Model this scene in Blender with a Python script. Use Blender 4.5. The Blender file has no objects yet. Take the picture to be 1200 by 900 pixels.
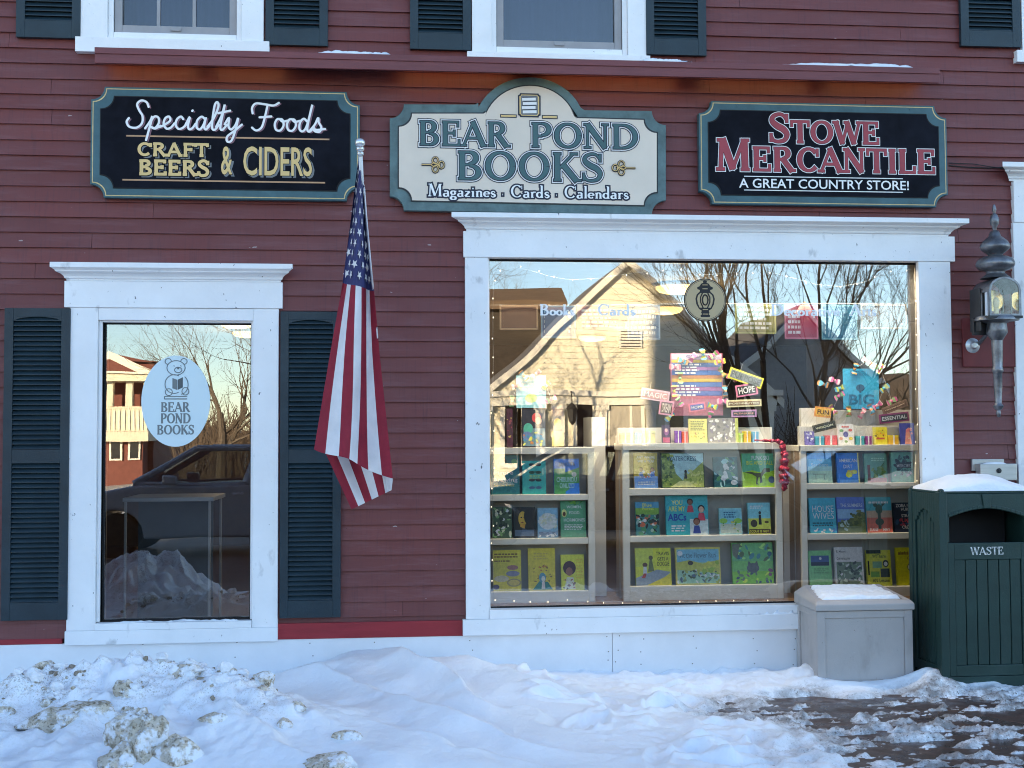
import bpy, bmesh, math, random
import numpy as np
from mathutils import Vector, Matrix, noise as mnoise
R = math.radians
scene = bpy.context.scene
col = scene.collection
random.seed(7)

# ------------------------------------------------------------------ camera
CAM = Vector((0.0, -8.2, 1.62))
FPX = 1400.0
ROT = ((0.995673549612684, -0.09280990870232493, -0.00452807335895909),
       (-0.0005848209758524264, 0.042470639729183614, -0.9990975441594379),
       (0.09291846203045016, 0.9947776463148235, 0.04223261543210166))   # rows: right, down, forward
cd = bpy.data.cameras.new('camera')
cam = bpy.data.objects.new('camera', cd)
col.objects.link(cam)
rt, dn, fw = [Vector(r) for r in ROT]
cam.matrix_world = Matrix(((rt.x, -dn.x, -fw.x, CAM.x), (rt.y, -dn.y, -fw.y, CAM.y),
                           (rt.z, -dn.z, -fw.z, CAM.z), (0, 0, 0, 1)))
cd.sensor_width = 36
cd.lens = 36 * FPX / 1200
cd.clip_start = 0.05
cd.clip_end = 3000
scene.camera = cam

# ------------------------------------------------------------------ world, sun, exposure
SUN_EL, SUN_AZ = 13.0, -40.8          # azimuth from +Y towards +X
w = bpy.data.worlds.new('World')
scene.world = w
w.use_nodes = True
nt = w.node_tree
sky = nt.nodes.new('ShaderNodeTexSky')
sky.sky_type = 'NISHITA'
sky.sun_disc = False
sky.sun_elevation = R(SUN_EL)
sky.sun_rotation = R(SUN_AZ)
sky.air_density = 0.8
sky.dust_density = 0.1
sky.ozone_density = 3.0
bg = nt.nodes['Background']
nt.links.new(sky.outputs[0], bg.inputs[0])
bg.inputs[1].default_value = 0.15
sl = bpy.data.lights.new('sun', 'SUN')
sl.energy = 5.0
sl.angle = R(0.5)
sl.color = (1.0, 0.87, 0.67)
sun = bpy.data.objects.new('sun', sl)
col.objects.link(sun)
sd = Vector((math.sin(R(SUN_AZ)) * math.cos(R(SUN_EL)), math.cos(R(SUN_AZ)) * math.cos(R(SUN_EL)), math.sin(R(SUN_EL))))
sun.rotation_euler = sd.to_track_quat('Z', 'Y').to_euler()
vs = scene.view_settings
vs.view_transform = 'Standard'
vs.look = 'None'
vs.exposure = 2.38
vs.gamma = 1
vs.use_white_balance = True        # camera white balance for open shade
vs.white_balance_temperature = 8100
vs.white_balance_tint = 10
scene.cycles.use_denoising = True
scene.cycles.filter_width = 1.05
scene.cycles.max_bounces = 10
scene.cycles.transparent_max_bounces = 24
scene.cycles.sample_clamp_indirect = 6.0
scene.cycles.caustics_reflective = False
scene.cycles.caustics_refractive = False


# ------------------------------------------------------------------ helpers
def at(px, py, Y):
    """The point of the plane y = Y that the photograph (1200 x 900) shows at a pixel."""
    d = rt * ((px - 600) / FPX) + dn * ((py - 450) / FPX) + fw
    t = (Y - CAM.y) / d.y
    return CAM + d * t


GLASS_Y = 0.05


def mir(px, py, s):
    """A point across the street, seen mirrored in the shop's glass, s metres in front of it."""
    p = at(px, py, GLASS_Y + s)
    return Vector((p.x, GLASS_Y - s, p.z))


def lin(c):
    return tuple((v / 12.92 if v <= 0.04045 else ((v + 0.055) / 1.055) ** 2.4) for v in c)


_mats = {}


def mat(name, c, rough=0.6, var=0.12, scale=6.0, bump=0.0, bscale=60.0, metal=0.0, spec=0.35, stretch=(1, 1, 1)):
    """A plain painted or printed surface with slight uneven colour and texture."""
    if name in _mats:
        return _mats[name]
    m = bpy.data.materials.new(name)
    m.use_nodes = True
    n = m.node_tree
    b = n.nodes['Principled BSDF']
    b.inputs['Roughness'].default_value = rough
    b.inputs['Metallic'].default_value = metal
    b.inputs['Specular IOR Level'].default_value = spec
    c = tuple(c)[:3]
    b.inputs['Base Color'].default_value = (*c, 1)
    if var > 0 or bump > 0:
        tc = n.nodes.new('ShaderNodeTexCoord')
        mp = n.nodes.new('ShaderNodeMapping')
        mp.inputs['Scale'].default_value = stretch
        n.links.new(tc.outputs['Object'], mp.inputs[0])
    if var > 0:
        nz = n.nodes.new('ShaderNodeTexNoise')
        nz.inputs['Scale'].default_value = scale
        nz.inputs['Detail'].default_value = 6
        nz.inputs['Roughness'].default_value = 0.65
        n.links.new(mp.outputs[0], nz.inputs['Vector'])
        rp = n.nodes.new('ShaderNodeValToRGB')
        rp.color_ramp.elements[0].position = 0.3
        rp.color_ramp.elements[1].position = 0.7
        rp.color_ramp.elements[0].color = (*[v * (1 - var) for v in c], 1)
        rp.color_ramp.elements[1].color = (*[min(1, v * (1 + var)) for v in c], 1)
        n.links.new(nz.outputs[0], rp.inputs[0])
        n.links.new(rp.outputs[0], b.inputs['Base Color'])
    if bump > 0:
        n2 = n.nodes.new('ShaderNodeTexNoise')
        n2.inputs['Scale'].default_value = bscale
        n2.inputs['Detail'].default_value = 5
        n.links.new(mp.outputs[0], n2.inputs['Vector'])
        bp = n.nodes.new('ShaderNodeBump')
        bp.inputs['Strength'].default_value = bump
        bp.inputs['Distance'].default_value = 0.01
        n.links.new(n2.outputs[0], bp.inputs['Height'])
        n.links.new(bp.outputs[0], b.inputs['Normal'])
    _mats[name] = m
    return m


def wear(m, spots):
    """adds scuffs, splashes and stains: (noise scale, stretch, low, high, colour)."""
    n = m.node_tree
    b = n.nodes['Principled BSDF']
    last = b.inputs['Base Color'].links[0].from_socket
    tc = n.nodes.new('ShaderNodeTexCoord')
    for sc, st, lo, hi, c in spots:
        mp = n.nodes.new('ShaderNodeMapping')
        mp.inputs['Scale'].default_value = st
        n.links.new(tc.outputs['Object'], mp.inputs[0])
        z = n.nodes.new('ShaderNodeTexNoise')
        z.inputs['Scale'].default_value = sc
        z.inputs['Detail'].default_value = 6
        z.inputs['Roughness'].default_value = .68
        n.links.new(mp.outputs[0], z.inputs['Vector'])
        r = n.nodes.new('ShaderNodeMapRange')
        r.inputs[1].default_value = lo
        r.inputs[2].default_value = hi
        n.links.new(z.outputs[0], r.inputs[0])
        x = n.nodes.new('ShaderNodeMix')
        x.data_type = 'RGBA'
        n.links.new(r.outputs[0], x.inputs[0])
        n.links.new(last, x.inputs[6])
        x.inputs[7].default_value = (*c, 1)
        last = x.outputs[2]
    n.links.new(last, b.inputs['Base Color'])
    return m


def ink(r, g, b, rough=0.45):
    """A printed colour given in screen values 0..255."""
    k = 'ink_%d_%d_%d_%d' % (r, g, b, int(rough * 100))
    if k in _mats:
        return _mats[k]
    c = tuple(min(.82, 1.6 * v) for v in lin((r / 255, g / 255, b / 255)))
    return mat(k, c, rough=rough, var=.20, scale=45, spec=.4)


def emit(name, c, s):
    if name in _mats:
        return _mats[name]
    m = bpy.data.materials.new(name)
    m.use_nodes = True
    n = m.node_tree
    b = n.nodes['Principled BSDF']
    b.inputs['Base Color'].default_value = (*c, 1)
    b.inputs['Emission Color'].default_value = (*c, 1)
    b.inputs['Emission Strength'].default_value = s
    _mats[name] = m
    return m


class MB:
    def __init__(self):
        self.v, self.f, self.mi, self.mats = [], [], [], []

    def m(self, material):
        if material not in self.mats:
            self.mats.append(material)
        return self.mats.index(material)

    def poly(self, pts, material):
        k = len(self.v)
        self.v += [tuple(p) for p in pts]
        self.f.append(tuple(range(k, k + len(pts))))
        self.mi.append(self.m(material))

    def box(self, x0, x1, y0, y1, z0, z1, material):
        k = len(self.v)
        self.v += [(x, y, z) for z in (z0, z1) for y in (y0, y1) for x in (x0, x1)]
        for q in ((0, 2, 3, 1), (4, 5, 7, 6), (0, 1, 5, 4), (2, 6, 7, 3), (0, 4, 6, 2), (1, 3, 7, 5)):
            self.f.append(tuple(k + i for i in q))
            self.mi.append(self.m(material))

    def prism(self, pts, y0, y1, material, back=True):
        """pts: outline in x,z; extruded from y0 (front) to y1."""
        n = len(pts)
        k = len(self.v)
        self.v += [(p[0], y0, p[1]) for p in pts] + [(p[0], y1, p[1]) for p in pts]
        i = self.m(material)
        self.f.append(tuple(range(k, k + n)))
        self.mi.append(i)
        if back:
            self.f.append(tuple(range(k + 2 * n - 1, k + n - 1, -1)))
            self.mi.append(i)
        for j in range(n):
            a, b = j, (j + 1) % n
            self.f.append((k + b, k + a, k + n + a, k + n + b))
            self.mi.append(i)

    def profile_x(self, prof, x0, x1, material, m0=0.0, m1=0.0):
        """prof: (y,z) outline extruded along x; ends mitred outward by m * (-y)."""
        n = len(prof)
        k = len(self.v)
        self.v += [(x0 + m0 * p[0], p[0], p[1]) for p in prof] + [(x1 - m1 * p[0], p[0], p[1]) for p in prof]
        i = self.m(material)
        self.f.append(tuple(range(k, k + n)))
        self.f.append(tuple(range(k + 2 * n - 1, k + n - 1, -1)))
        self.mi += [i, i]
        for j in range(n):
            a, b = j, (j + 1) % n
            self.f.append((k + b, k + a, k + n + a, k + n + b))
            self.mi.append(i)

    def lathe(self, prof, c, material, n=24, axis='z'):
        """prof: (radius, height) along the axis through c."""
        k = len(self.v)
        i = self.m(material)
        for r, h in prof:
            for j in range(n):
                a = 2 * math.pi * j / n
                if axis == 'z':
                    self.v.append((c[0] + r * math.cos(a), c[1] + r * math.sin(a), c[2] + h))
                elif axis == 'y':
                    self.v.append((c[0] + r * math.cos(a), c[1] + h, c[2] + r * math.sin(a)))
                else:
                    self.v.append((c[0] + h, c[1] + r * math.cos(a), c[2] + r * math.sin(a)))
        for q in range(len(prof) - 1):
            for j in range(n):
                j2 = (j + 1) % n
                self.f.append((k + q * n + j, k + q * n + j2, k + (q + 1) * n + j2, k + (q + 1) * n + j))
                self.mi.append(i)
        self.f.append(tuple(k + j for j in range(n))[::-1])
        self.f.append(tuple(k + (len(prof) - 1) * n + j for j in range(n)))
        self.mi += [i, i]

    def tube(self, pts, rad, material, n=8):
        pts = [Vector(p) for p in pts]
        if not isinstance(rad, (list, tuple)):
            rad = [rad] * len(pts)
        k = len(self.v)
        i = self.m(material)
        up = None
        for q, p in enumerate(pts):
            d = (pts[min(q + 1, len(pts) - 1)] - pts[max(q - 1, 0)]).normalized()
            if up is None:
                up = d.orthogonal().normalized()
            up = (up - d * up.dot(d))
            if up.length < 1e-5:
                up = d.orthogonal()
            up.normalize()
            s = d.cross(up)
            for j in range(n):
                a = 2 * math.pi * j / n
                self.v.append(tuple(p + (up * math.cos(a) + s * math.sin(a)) * rad[q]))
        for q in range(len(pts) - 1):
            for j in range(n):
                j2 = (j + 1) % n
                self.f.append((k + q * n + j, k + q * n + j2, k + (q + 1) * n + j2, k + (q + 1) * n + j))
                self.mi.append(i)
        self.f.append(tuple(k + j for j in range(n))[::-1])
        self.f.append(tuple(k + (len(pts) - 1) * n + j for j in range(n)))
        self.mi += [i, i]

    def grid(self, P, nu, nv, matf, close=False):
        k = len(self.v)
        for a in range(nu + 1):
            for b in range(nv + 1):
                self.v.append(tuple(P(a / nu, b / nv)))
        for a in range(nu):
            for b in range(nv):
                self.f.append((k + a * (nv + 1) + b, k + (a + 1) * (nv + 1) + b, k + (a + 1) * (nv + 1) + b + 1, k + a * (nv + 1) + b + 1))
                self.mi.append(self.m(matf((a + .5) / nu, (b + .5) / nv)))

    def ball(self, c, r, material, nu=10, nv=6, sq=(1, 1, 1)):
        k = len(self.v)
        i = self.m(material)
        for b in range(nv + 1):
            t = math.pi * b / nv
            for a in range(nu):
                p = 2 * math.pi * a / nu
                self.v.append((c[0] + r * sq[0] * math.sin(t) * math.cos(p), c[1] + r * sq[1] * math.sin(t) * math.sin(p), c[2] + r * sq[2] * math.cos(t)))
        for b in range(nv):
            for a in range(nu):
                a2 = (a + 1) % nu
                self.f.append((k + b * nu + a, k + (b + 1) * nu + a, k + (b + 1) * nu + a2, k + b * nu + a2))
                self.mi.append(i)

    def build(self, name, parent=None, smooth=False, bevel=0.0, loc=None, fix=False, angle=40):
        me = bpy.data.meshes.new(name)
        me.from_pydata(self.v, [], self.f)
        for mm in self.mats:
            me.materials.append(mm)
        me.polygons.foreach_set('material_index', self.mi)
        if smooth:
            me.polygons.foreach_set('use_smooth', [True] * len(me.polygons))
        if fix:
            bm = bmesh.new()
            bm.from_mesh(me)
            bmesh.ops.remove_doubles(bm, verts=bm.verts, dist=1e-6)
            bmesh.ops.recalc_face_normals(bm, faces=bm.faces)
            bm.to_mesh(me)
            bm.free()
        if smooth and angle:
            try:
                me.set_sharp_from_angle(angle=R(angle))
            except Exception:
                pass
        me.update()
        o = bpy.data.objects.new(name, me)
        col.objects.link(o)
        if loc is not None:
            o.location = loc
        if parent is not None:
            o.parent = parent
        if bevel > 0:
            bv = o.modifiers.new('bevel', 'BEVEL')
            bv.width = bevel
            bv.segments = 2
            bv.limit_method = 'ANGLE'
            bv.angle_limit = R(40)
        return o


def tag(o, label=None, cat=None, group=None, kind=None):
    if label:
        o['label'] = label
    if cat:
        o['category'] = cat
    if group:
        o['group'] = group
    if kind:
        o['kind'] = kind
    return o


def thing(name, label, cat, loc=(0, 0, 0), group=None, rot=(0, 0, 0)):
    o = bpy.data.objects.new(name, None)
    o.empty_display_size = 0.1
    col.objects.link(o)
    o.location = loc
    o.rotation_euler = rot
    return tag(o, label, cat, group)


# ------------------------------------------------------------------ lettering: Bfont sans, stroke serif, script
def _bfont(text, offset=0.0):
    cu = bpy.data.curves.new('t', 'FONT')
    cu.body = text
    cu.size = 1
    cu.offset = offset
    cu.resolution_u = 3
    cu.fill_mode = 'FRONT'
    ob = bpy.data.objects.new('t', cu)
    me = bpy.data.meshes.new_from_object(ob)
    vs_ = [v.co.copy() for v in me.vertices]
    fs_ = [tuple(p.vertices) for p in me.polygons]
    bpy.data.objects.remove(ob)
    bpy.data.curves.remove(cu)
    bpy.data.meshes.remove(me)
    return vs_, fs_


def sans(mb, text, box, y, material, bold=0.0, xf=None):
    """text fitted into box (x0,z0,x1,z1) on the plane y; xf maps (x,y,z)."""
    v0, f0 = _bfont(text, bold)
    if not v0:
        return
    xs = [p.x for p in v0]
    ys = [p.y for p in v0]
    a, b, c, d = min(xs), max(xs), min(ys), max(ys)
    x0, z0, x1, z1 = box
    k = len(mb.v)
    for p in v0:
        q = (x0 + (p.x - a) / max(b - a, 1e-6) * (x1 - x0), y, z0 + (p.y - c) / max(d - c, 1e-6) * (z1 - z0))
        mb.v.append(tuple(xf(q)) if xf else q)
    i = mb.m(material)
    for t in f0:
        mb.f.append(tuple(k + j for j in t))
        mb.mi.append(i)


def _arc(cx, cy, rx, ry, a0, a1, st, n=14, inv=False):
    T, t = st['T'], st['t']
    out = []
    for j in range(n + 1):
        a = R(a0 + (a1 - a0) * j / n)
        k = abs(math.cos(a)) ** 1.3
        out.append((cx + rx * math.cos(a), cy + ry * math.sin(a), t + (T - t) * k))
    return out


def _spl(pts, wf, n=8):
    """Catmull-Rom through pts, width from wf(s) with s in 0..1."""
    P = [Vector((p[0], p[1])) for p in pts]
    out = []
    m = len(P) - 1
    for i in range(m):
        p0, p1, p2, p3 = P[max(i - 1, 0)], P[i], P[i + 1], P[min(i + 2, m)]
        for j in range(n + (1 if i == m - 1 else 0)):
            t = j / n
            q = 0.5 * ((2 * p1) + (p2 - p0) * t + (2 * p0 - 5 * p1 + 4 * p2 - p3) * t * t + (3 * p1 - p0 - 3 * p2 + p3) * t ** 3)
            out.append((q.x, q.y, wf((i + t) / m)))
    return out


def serif_glyph(ch, st):
    T, t, s, h = st['T'], st['t'], st['s'], st['h']
    S = []
    L = lambda x0, y0, x1, y1, w_: S.append([(x0, y0, w_), (x1, y1, w_)])
    A = lambda *a, **k: S.append(_arc(*a, st, **k))
    F = lambda x, y, l=None, r=None: S.append([(x - (s if l is None else l), y + (h / 2 if y < .02 else -h / 2), h), (x + (s if r is None else r), y + (h / 2 if y < .02 else -h / 2), h)])
    V = lambda x, y0, y1: S.append([(x, y0, h), (x, y1, h)])
    q = t / 2
    H = T / 2
    X = 0.47
    if ch == ' ':
        return [], .30
    if ch == '\u00b7':
        S.append([(.13, .22, .13), (.17, .22, .13)])
        return S, .30
    if ch == 'A':
        L(.06, 0, .40, .98, t); L(.38, 1, .76, 0, T); L(.19, .33, .6, .33, t); F(.06, 0); F(.76, 0); return S, .86
    if ch == 'B':
        L(.18, 0, .18, 1, T); F(.18, 0, r=0); F(.18, 1, r=0)
        L(.18, 1 - q, .38, 1 - q, t); L(.18, .53, .40, .53, t); L(.18, q, .40, q, t)
        A(.38, .765, .19, .235 - q, 90, -90); A(.40, .265, .24, .265 - q, 90, -90); return S, .78
    if ch == 'C':
        A(.50, .5, .42 - H, .5 - q, 42, 318); V(.82, .66, .95); return S, .90
    if ch == 'D':
        L(.18, 0, .18, 1, T); F(.18, 0, r=0); F(.18, 1, r=0); L(.18, 1 - q, .36, 1 - q, t); L(.18, q, .36, q, t)
        A(.36, .5, .42, .5 - q, 90, -90); return S, .92
    if ch == 'E':
        L(.18, 0, .18, 1, T); F(.18, 0, r=0); F(.18, 1, r=0); L(.18, 1 - q, .62, 1 - q, t); L(.18, .52, .48, .52, t); L(.18, q, .66, q, t)
        V(.62, .77, 1); V(.49, .40, .64); V(.66, 0, .26); return S, .76
    if ch == 'F':
        L(.18, 0, .18, 1, T); F(.18, 0); F(.18, 1, r=0); L(.18, 1 - q, .62, 1 - q, t); L(.18, .52, .48, .52, t)
        V(.62, .77, 1); V(.49, .40, .64); return S, .70
    if ch == 'I':
        L(.20, 0, .20, 1, T); F(.20, 0); F(.20, 1); return S, .40
    if ch == 'K':
        L(.18, 0, .18, 1, T); F(.18, 0); F(.18, 1); L(.22, .42, .64, .97, t); L(.36, .56, .74, .0, T); F(.66, 1); F(.76, 0); return S, .86
    if ch == 'L':
        L(.18, 0, .18, 1, T); F(.18, 0, r=0); F(.18, 1); L(.18, q, .62, q, t); V(.63, 0, .28); return S, .70
    if ch == 'M':
        L(.14, 0, .18, .98, t * 1.3); L(.20, 1, .48, .05, T); L(.48, .05, .78, .98, t); L(.82, 0, .80, 1, T)
        F(.14, 0); F(.82, 0); F(.17, 1, r=0); F(.82, 1, l=0); return S, 1.0
    if ch == 'N':
        L(.14, 0, .14, .98, t * 1.2); L(.14, .98, .70, .02, T); L(.70, .02, .70, 1, t * 1.2); F(.14, 0); F(.14, 1, r=0); F(.70, 1); return S, .88
    if ch == 'O':
        A(.48, .5, .44 - H, .5 - q, 0, 360, n=28); return S, .96
    if ch == 'P':
        L(.18, 0, .18, 1, T); F(.18, 0); F(.18, 1, r=0); L(.18, 1 - q, .38, 1 - q, t); L(.18, .46, .38, .46, t)
        A(.38, .73, .22, .27 - q, 90, -90); return S, .72
    if ch == 'R':
        L(.18, 0, .18, 1, T); F(.18, 0); F(.18, 1, r=0); L(.18, 1 - q, .38, 1 - q, t); L(.18, .50, .38, .50, t)
        A(.38, .75, .20, .25 - q, 90, -90); L(.40, .50, .72, 0, T); F(.74, 0, l=.02); return S, .84
    if ch == 'S':
        wf = lambda z: t + (T - t) * math.exp(-((z - .5) / .22) ** 2)
        S.append(_spl([(.54, .80), (.44, .94), (.30, .97), (.14, .88), (.12, .72), (.26, .57), (.45, .45), (.55, .28), (.48, .09), (.30, .03), (.15, .07), (.08, .22)], wf, 5))
        V(.55, .70, .97); V(.075, .03, .30); return S, .66
    if ch == 'T':
        L(.38, 0, .38, 1, T); F(.38, 0); L(.06, 1 - q, .70, 1 - q, t); V(.05, .74, 1); V(.71, .74, 1); return S, .76
    if ch == 'U':
        L(.16, .3, .16, 1, T); F(.16, 1); F(.66, 1); L(.66, .3, .66, 1, t); S.append(_arc(.41, .32, .25, .30, 180, 360, st)); return S, .82
    if ch == 'V':
        L(.10, 1, .42, .0, T); L(.42, 0, .70, 1, t); F(.10, 1); F(.70, 1); return S, .80
    if ch == 'W':
        L(.08, 1, .34, 0, T); L(.34, 0, .56, .98, t); L(.52, 1, .80, 0, T); L(.80, 0, 1.02, 1, t); F(.08, 1); F(1.02, 1); F(.53, 1, r=.02); return S, 1.1
    if ch == '!':
        S.append([(.15, .3, T * .7), (.15, 1, T * 1.2)]); S.append([(.15, .0, T), (.15, .13, T)]); return S, .3
    # lower case
    if ch == 'a':
        A(.20, .13, .13, .12, 60, 300); L(.20, .245, .34, .27, t); L(.20, .02, .34, .07, t); L(.34, 0, .34, .34, T * .9); A(.22, .33, .12, .13, 0, 150); F(.36, 0, l=0, r=.07); return S, .47
    if ch == 'c':
        A(.24, X / 2, .18, X / 2 - q, 50, 320); return S, .44
    if ch == 'd':
        A(.22, X / 2, .16, X / 2 - q, 40, 320); L(.38, 0, .38, .98, T * .9); F(.38, 1, r=0); F(.40, 0, l=0, r=.07); return S, .53
    if ch == 'e':
        A(.23, X / 2, .17, X / 2 - q, 0, 318); L(.07, .25, .41, .25, t); return S, .46
    if ch == 'g':
        A(.21, .31, .13, .14, 0, 360, n=20); A(.22, -.11, .17, .11, 0, 360, n=20); L(.12, .17, .12, .03, t); L(.12, .03, .32, .0, t * 1.4); L(.32, .42, .43, .44, t); return S, .47
    if ch == 'i':
        L(.14, 0, .14, X, T * .9); F(.14, 0, .09, .09); F(.13, X, .09, 0); S.append([(.09, .66, .11), (.19, .66, .11)]); return S, .28
    if ch == 'k':
        L(.14, 0, .14, .98, T * .9); F(.14, 0, .09, .09); F(.13, 1, .09, 0); L(.16, .2, .38, .45, t); L(.24, .28, .44, 0, T * .9); F(.38, X, .09, .08); F(.45, 0, .04, .09); return S, .53
    if ch == 'l':
        L(.14, 0, .14, .98, T * .9); F(.14, 0, .09, .09); F(.13, 1, .09, 0); return S, .28
    if ch == 'n':
        L(.14, 0, .14, X, T * .9); F(.14, 0, .09, .09); F(.13, X, .09, 0); A(.27, .31, .13, .15, 165, 0); L(.40, 0, .40, .31, T * .9); F(.40, 0, .09, .09); return S, .54
    if ch == 'o':
        A(.25, X / 2, .18, X / 2 - q, 0, 360, n=22); return S, .50
    if ch == 'r':
        L(.14, 0, .14, X, T * .9); F(.14, 0, .09, .10); F(.13, X, .09, 0); A(.28, .30, .14, .15, 165, 50); return S, .40
    if ch == 's':
        wf = lambda z: t + (T - t) * .8 * math.exp(-((z - .5) / .25) ** 2)
        S.append(_spl([(.31, .36), (.24, .45), (.13, .43), (.08, .34), (.16, .25), (.28, .19), (.32, .10), (.22, .02), (.12, .03), (.05, .12)], wf, 4)); return S, .38
    if ch == 't':
        L(.14, .05, .14, .60, T * .9); L(.04, X - q, .28, X - q, t); A(.22, .10, .08, .09, 180, 320); return S, .32
    if ch == 'v':
        L(.07, X, .24, 0, T * .9); L(.24, 0, .40, X, t); F(.07, X, .08, .08); F(.40, X, .07, .07); return S, .46
    if ch == 'z':
        L(.05, X - q, .36, X - q, t); L(.36, X - q, .06, q, T * .9); L(.06, q, .38, q, t); return S, .44
    return [], .3


SERIF = dict(T=.175, t=.072, s=.11, h=.07)
SLAB = dict(T=.20, t=.165, s=.11, h=.18)

SCRIPT = {
    'S': ([[(.80, .78), (.72, .95), (.52, 1.0), (.38, .86), (.46, .64), (.58, .44), (.56, .18), (.36, .02), (.10, .05), (.0, .22), (.08, .36)]], .74),
    'p': ([[(-.06, .0), (.12, .26), (.20, .44), (.12, .1), (-.02, -.42)], [(.10, .16), (.26, .42), (.42, .40), (.44, .2), (.30, .02), (.16, .06), (.30, .0), (.5, .1)]], .52),
    'e': ([[(-.04, .06), (.16, .16), (.34, .30), (.30, .44), (.16, .38), (.10, .18), (.20, .01), (.36, .04), (.50, .2)]], .46),
    'c': ([[(.36, .36), (.28, .45), (.14, .36), (.08, .16), (.18, .01), (.34, .04), (.50, .2)]], .46),
    'i': ([[(-.04, .1), (.14, .44), (.08, .14), (.12, .0), (.24, .04), (.36, .2)], [(.23, .66), (.25, .68)]], .32),
    'a': ([[(.38, .38), (.26, .46), (.10, .32), (.08, .08), (.20, .0), (.34, .18), (.42, .44), (.36, .12), (.42, .0), (.56, .14)]], .52),
    'l': ([[(-.04, .1), (.18, .4), (.36, .82), (.32, 1.0), (.22, .86), (.14, .3), (.14, .04), (.24, .0), (.38, .18)]], .32),
    't': ([[(-.04, .1), (.16, .5), (.28, .92), (.16, .36), (.12, .06), (.20, .0), (.36, .18)], [(.04, .60), (.48, .70)]], .32),
    'y': ([[(-.04, .2), (.12, .44), (.10, .14), (.20, .02), (.36, .18), (.46, .44), (.36, .0), (.22, -.38), (.06, -.42), (.06, -.24), (.34, -.02), (.6, .2)]], .56),
    'F': ([[(.02, .62), (.0, .82), (.14, .98), (.46, .96), (.80, .92), (1.0, 1.02)], [(.58, .94), (.48, .5), (.36, .12), (.16, .0), (.0, .10)], [(.28, .48), (.72, .52)]], .78),
    'o': ([[(.30, .42), (.16, .42), (.07, .24), (.12, .04), (.28, .02), (.40, .2), (.36, .4), (.28, .42), (.36, .34), (.56, .38)]], .46),
    'd': ([[(.36, .36), (.24, .46), (.10, .32), (.08, .08), (.20, .0), (.36, .22), (.56, .98), (.40, .30), (.38, .04), (.48, .0), (.62, .16)]], .54),
    's': ([[(-.06, .04), (.12, .26), (.24, .50), (.26, .34), (.36, .16), (.30, .0), (.14, .0), (.06, .10), (.2, .06), (.5, .1)]], .44),
    ' ': ([], .42),
}


def strokes_of(text, style):
    out, x = [], 0.0
    for ch in text:
        if style == 'script':
            g, adv = SCRIPT[ch]
            ss = [_spl(p, lambda z: .070, 7) for p in g]
        else:
            small = False
            st = SLAB if style == 'slab' else SERIF
            c = ch
            k = 1.0
            if style == 'smallcaps' and ch.islower():
                c, k = ch.upper(), .76
            g, adv = serif_glyph(c, st)
            ss = [[(a * k, b * k, max(w_ * k, .05)) for a, b, w_ in p] for p in g]
            adv = adv * k
        for p in ss:
            out.append([(x + a, b, w_) for a, b, w_ in p])
        x += adv
    return out


def letter(mb, text, style, box, y, layers, shear=0.0, cap=None):
    """layers: (grow in m, material, y offset); stroke letters fitted into box (x0,z0,x1,z1)."""
    SS = strokes_of(text, style)
    xs = [p[0] + s * p[2] / 2 for q in SS for p in q for s in (-1, 1)]
    ys = [p[1] for q in SS for p in q]
    a, b = min(xs), max(xs)
    c, d = (min(ys), max(ys))
    if cap:
        c, d = cap
    x0, z0, x1, z1 = box
    kx, kz = (x1 - x0) / (b - a), (z1 - z0) / (d - c)
    for grow, mm, dy in layers:
        for si, q in enumerate(SS):
            P = [Vector((x0 + (p[0] - a) * kx, z0 + (p[1] - c) * kz)) for p in q]
            W = [p[2] * (0.35 * kx + 0.65 * kz) / 2 + grow for p in q]
            # stems follow the horizontal scale, bars the vertical one
            n = len(P)
            lf, rg = [], []
            for j in range(n):
                if j == 0:
                    dd = P[1] - P[0]
                elif j == n - 1:
                    dd = P[-1] - P[-2]
                else:
                    dd = P[j + 1] - P[j - 1]
                if dd.length < 1e-9:
                    dd = Vector((1, 0))
                dd.normalize()
                ext = Vector((0, 0))
                if style == 'script':
                    e = W[j] * .0
                else:
                    e = grow
                if j == 0:
                    ext = -dd * e
                if j == n - 1:
                    ext = dd * e
                nn = Vector((-dd.y, dd.x)) * W[j]
                lf.append(P[j] + ext + nn)
                rg.append(P[j] + ext - nn)
            yy = y + dy - (si % 24) * 0.00003
            i = mb.m(mm)
            k = len(mb.v)
            for j_, (u, v_) in enumerate(zip(lf, rg)):
                mb.v.append((u.x, yy - j_ * 1.2e-5, u.y))
                mb.v.append((v_.x, yy - j_ * 1.2e-5 - 4e-6, v_.y))
            for j in range(n - 1):
                mb.f.append((k + 2 * j + 1, k + 2 * j + 3, k + 2 * j + 2, k + 2 * j))
                mb.mi.append(i)
            if style == 'script':
                for e_ in (0, n - 1):
                    kk = len(mb.v)
                    for j in range(10):
                        an = 2 * math.pi * j / 10
                        mb.v.append((P[e_].x + W[e_] * math.cos(an), yy - e_ * 1.2e-5 - 0.00002, P[e_].y + W[e_] * math.sin(an)))
                    mb.f.append(tuple(range(kk, kk + 10)))
                    mb.mi.append(i)


def pbox(x0, y0, x1, y1, Y):
    """pixel box -> (x0,z0,x1,z1) on the plane y = Y."""
    a = at(x0, (y0 + y1) / 2, Y)
    b = at(x1, (y0 + y1) / 2, Y)
    xm = (x0 + x1) / 2
    return a.x, at(xm, y1, Y).z, b.x, at(xm, y0, Y).z


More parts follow.
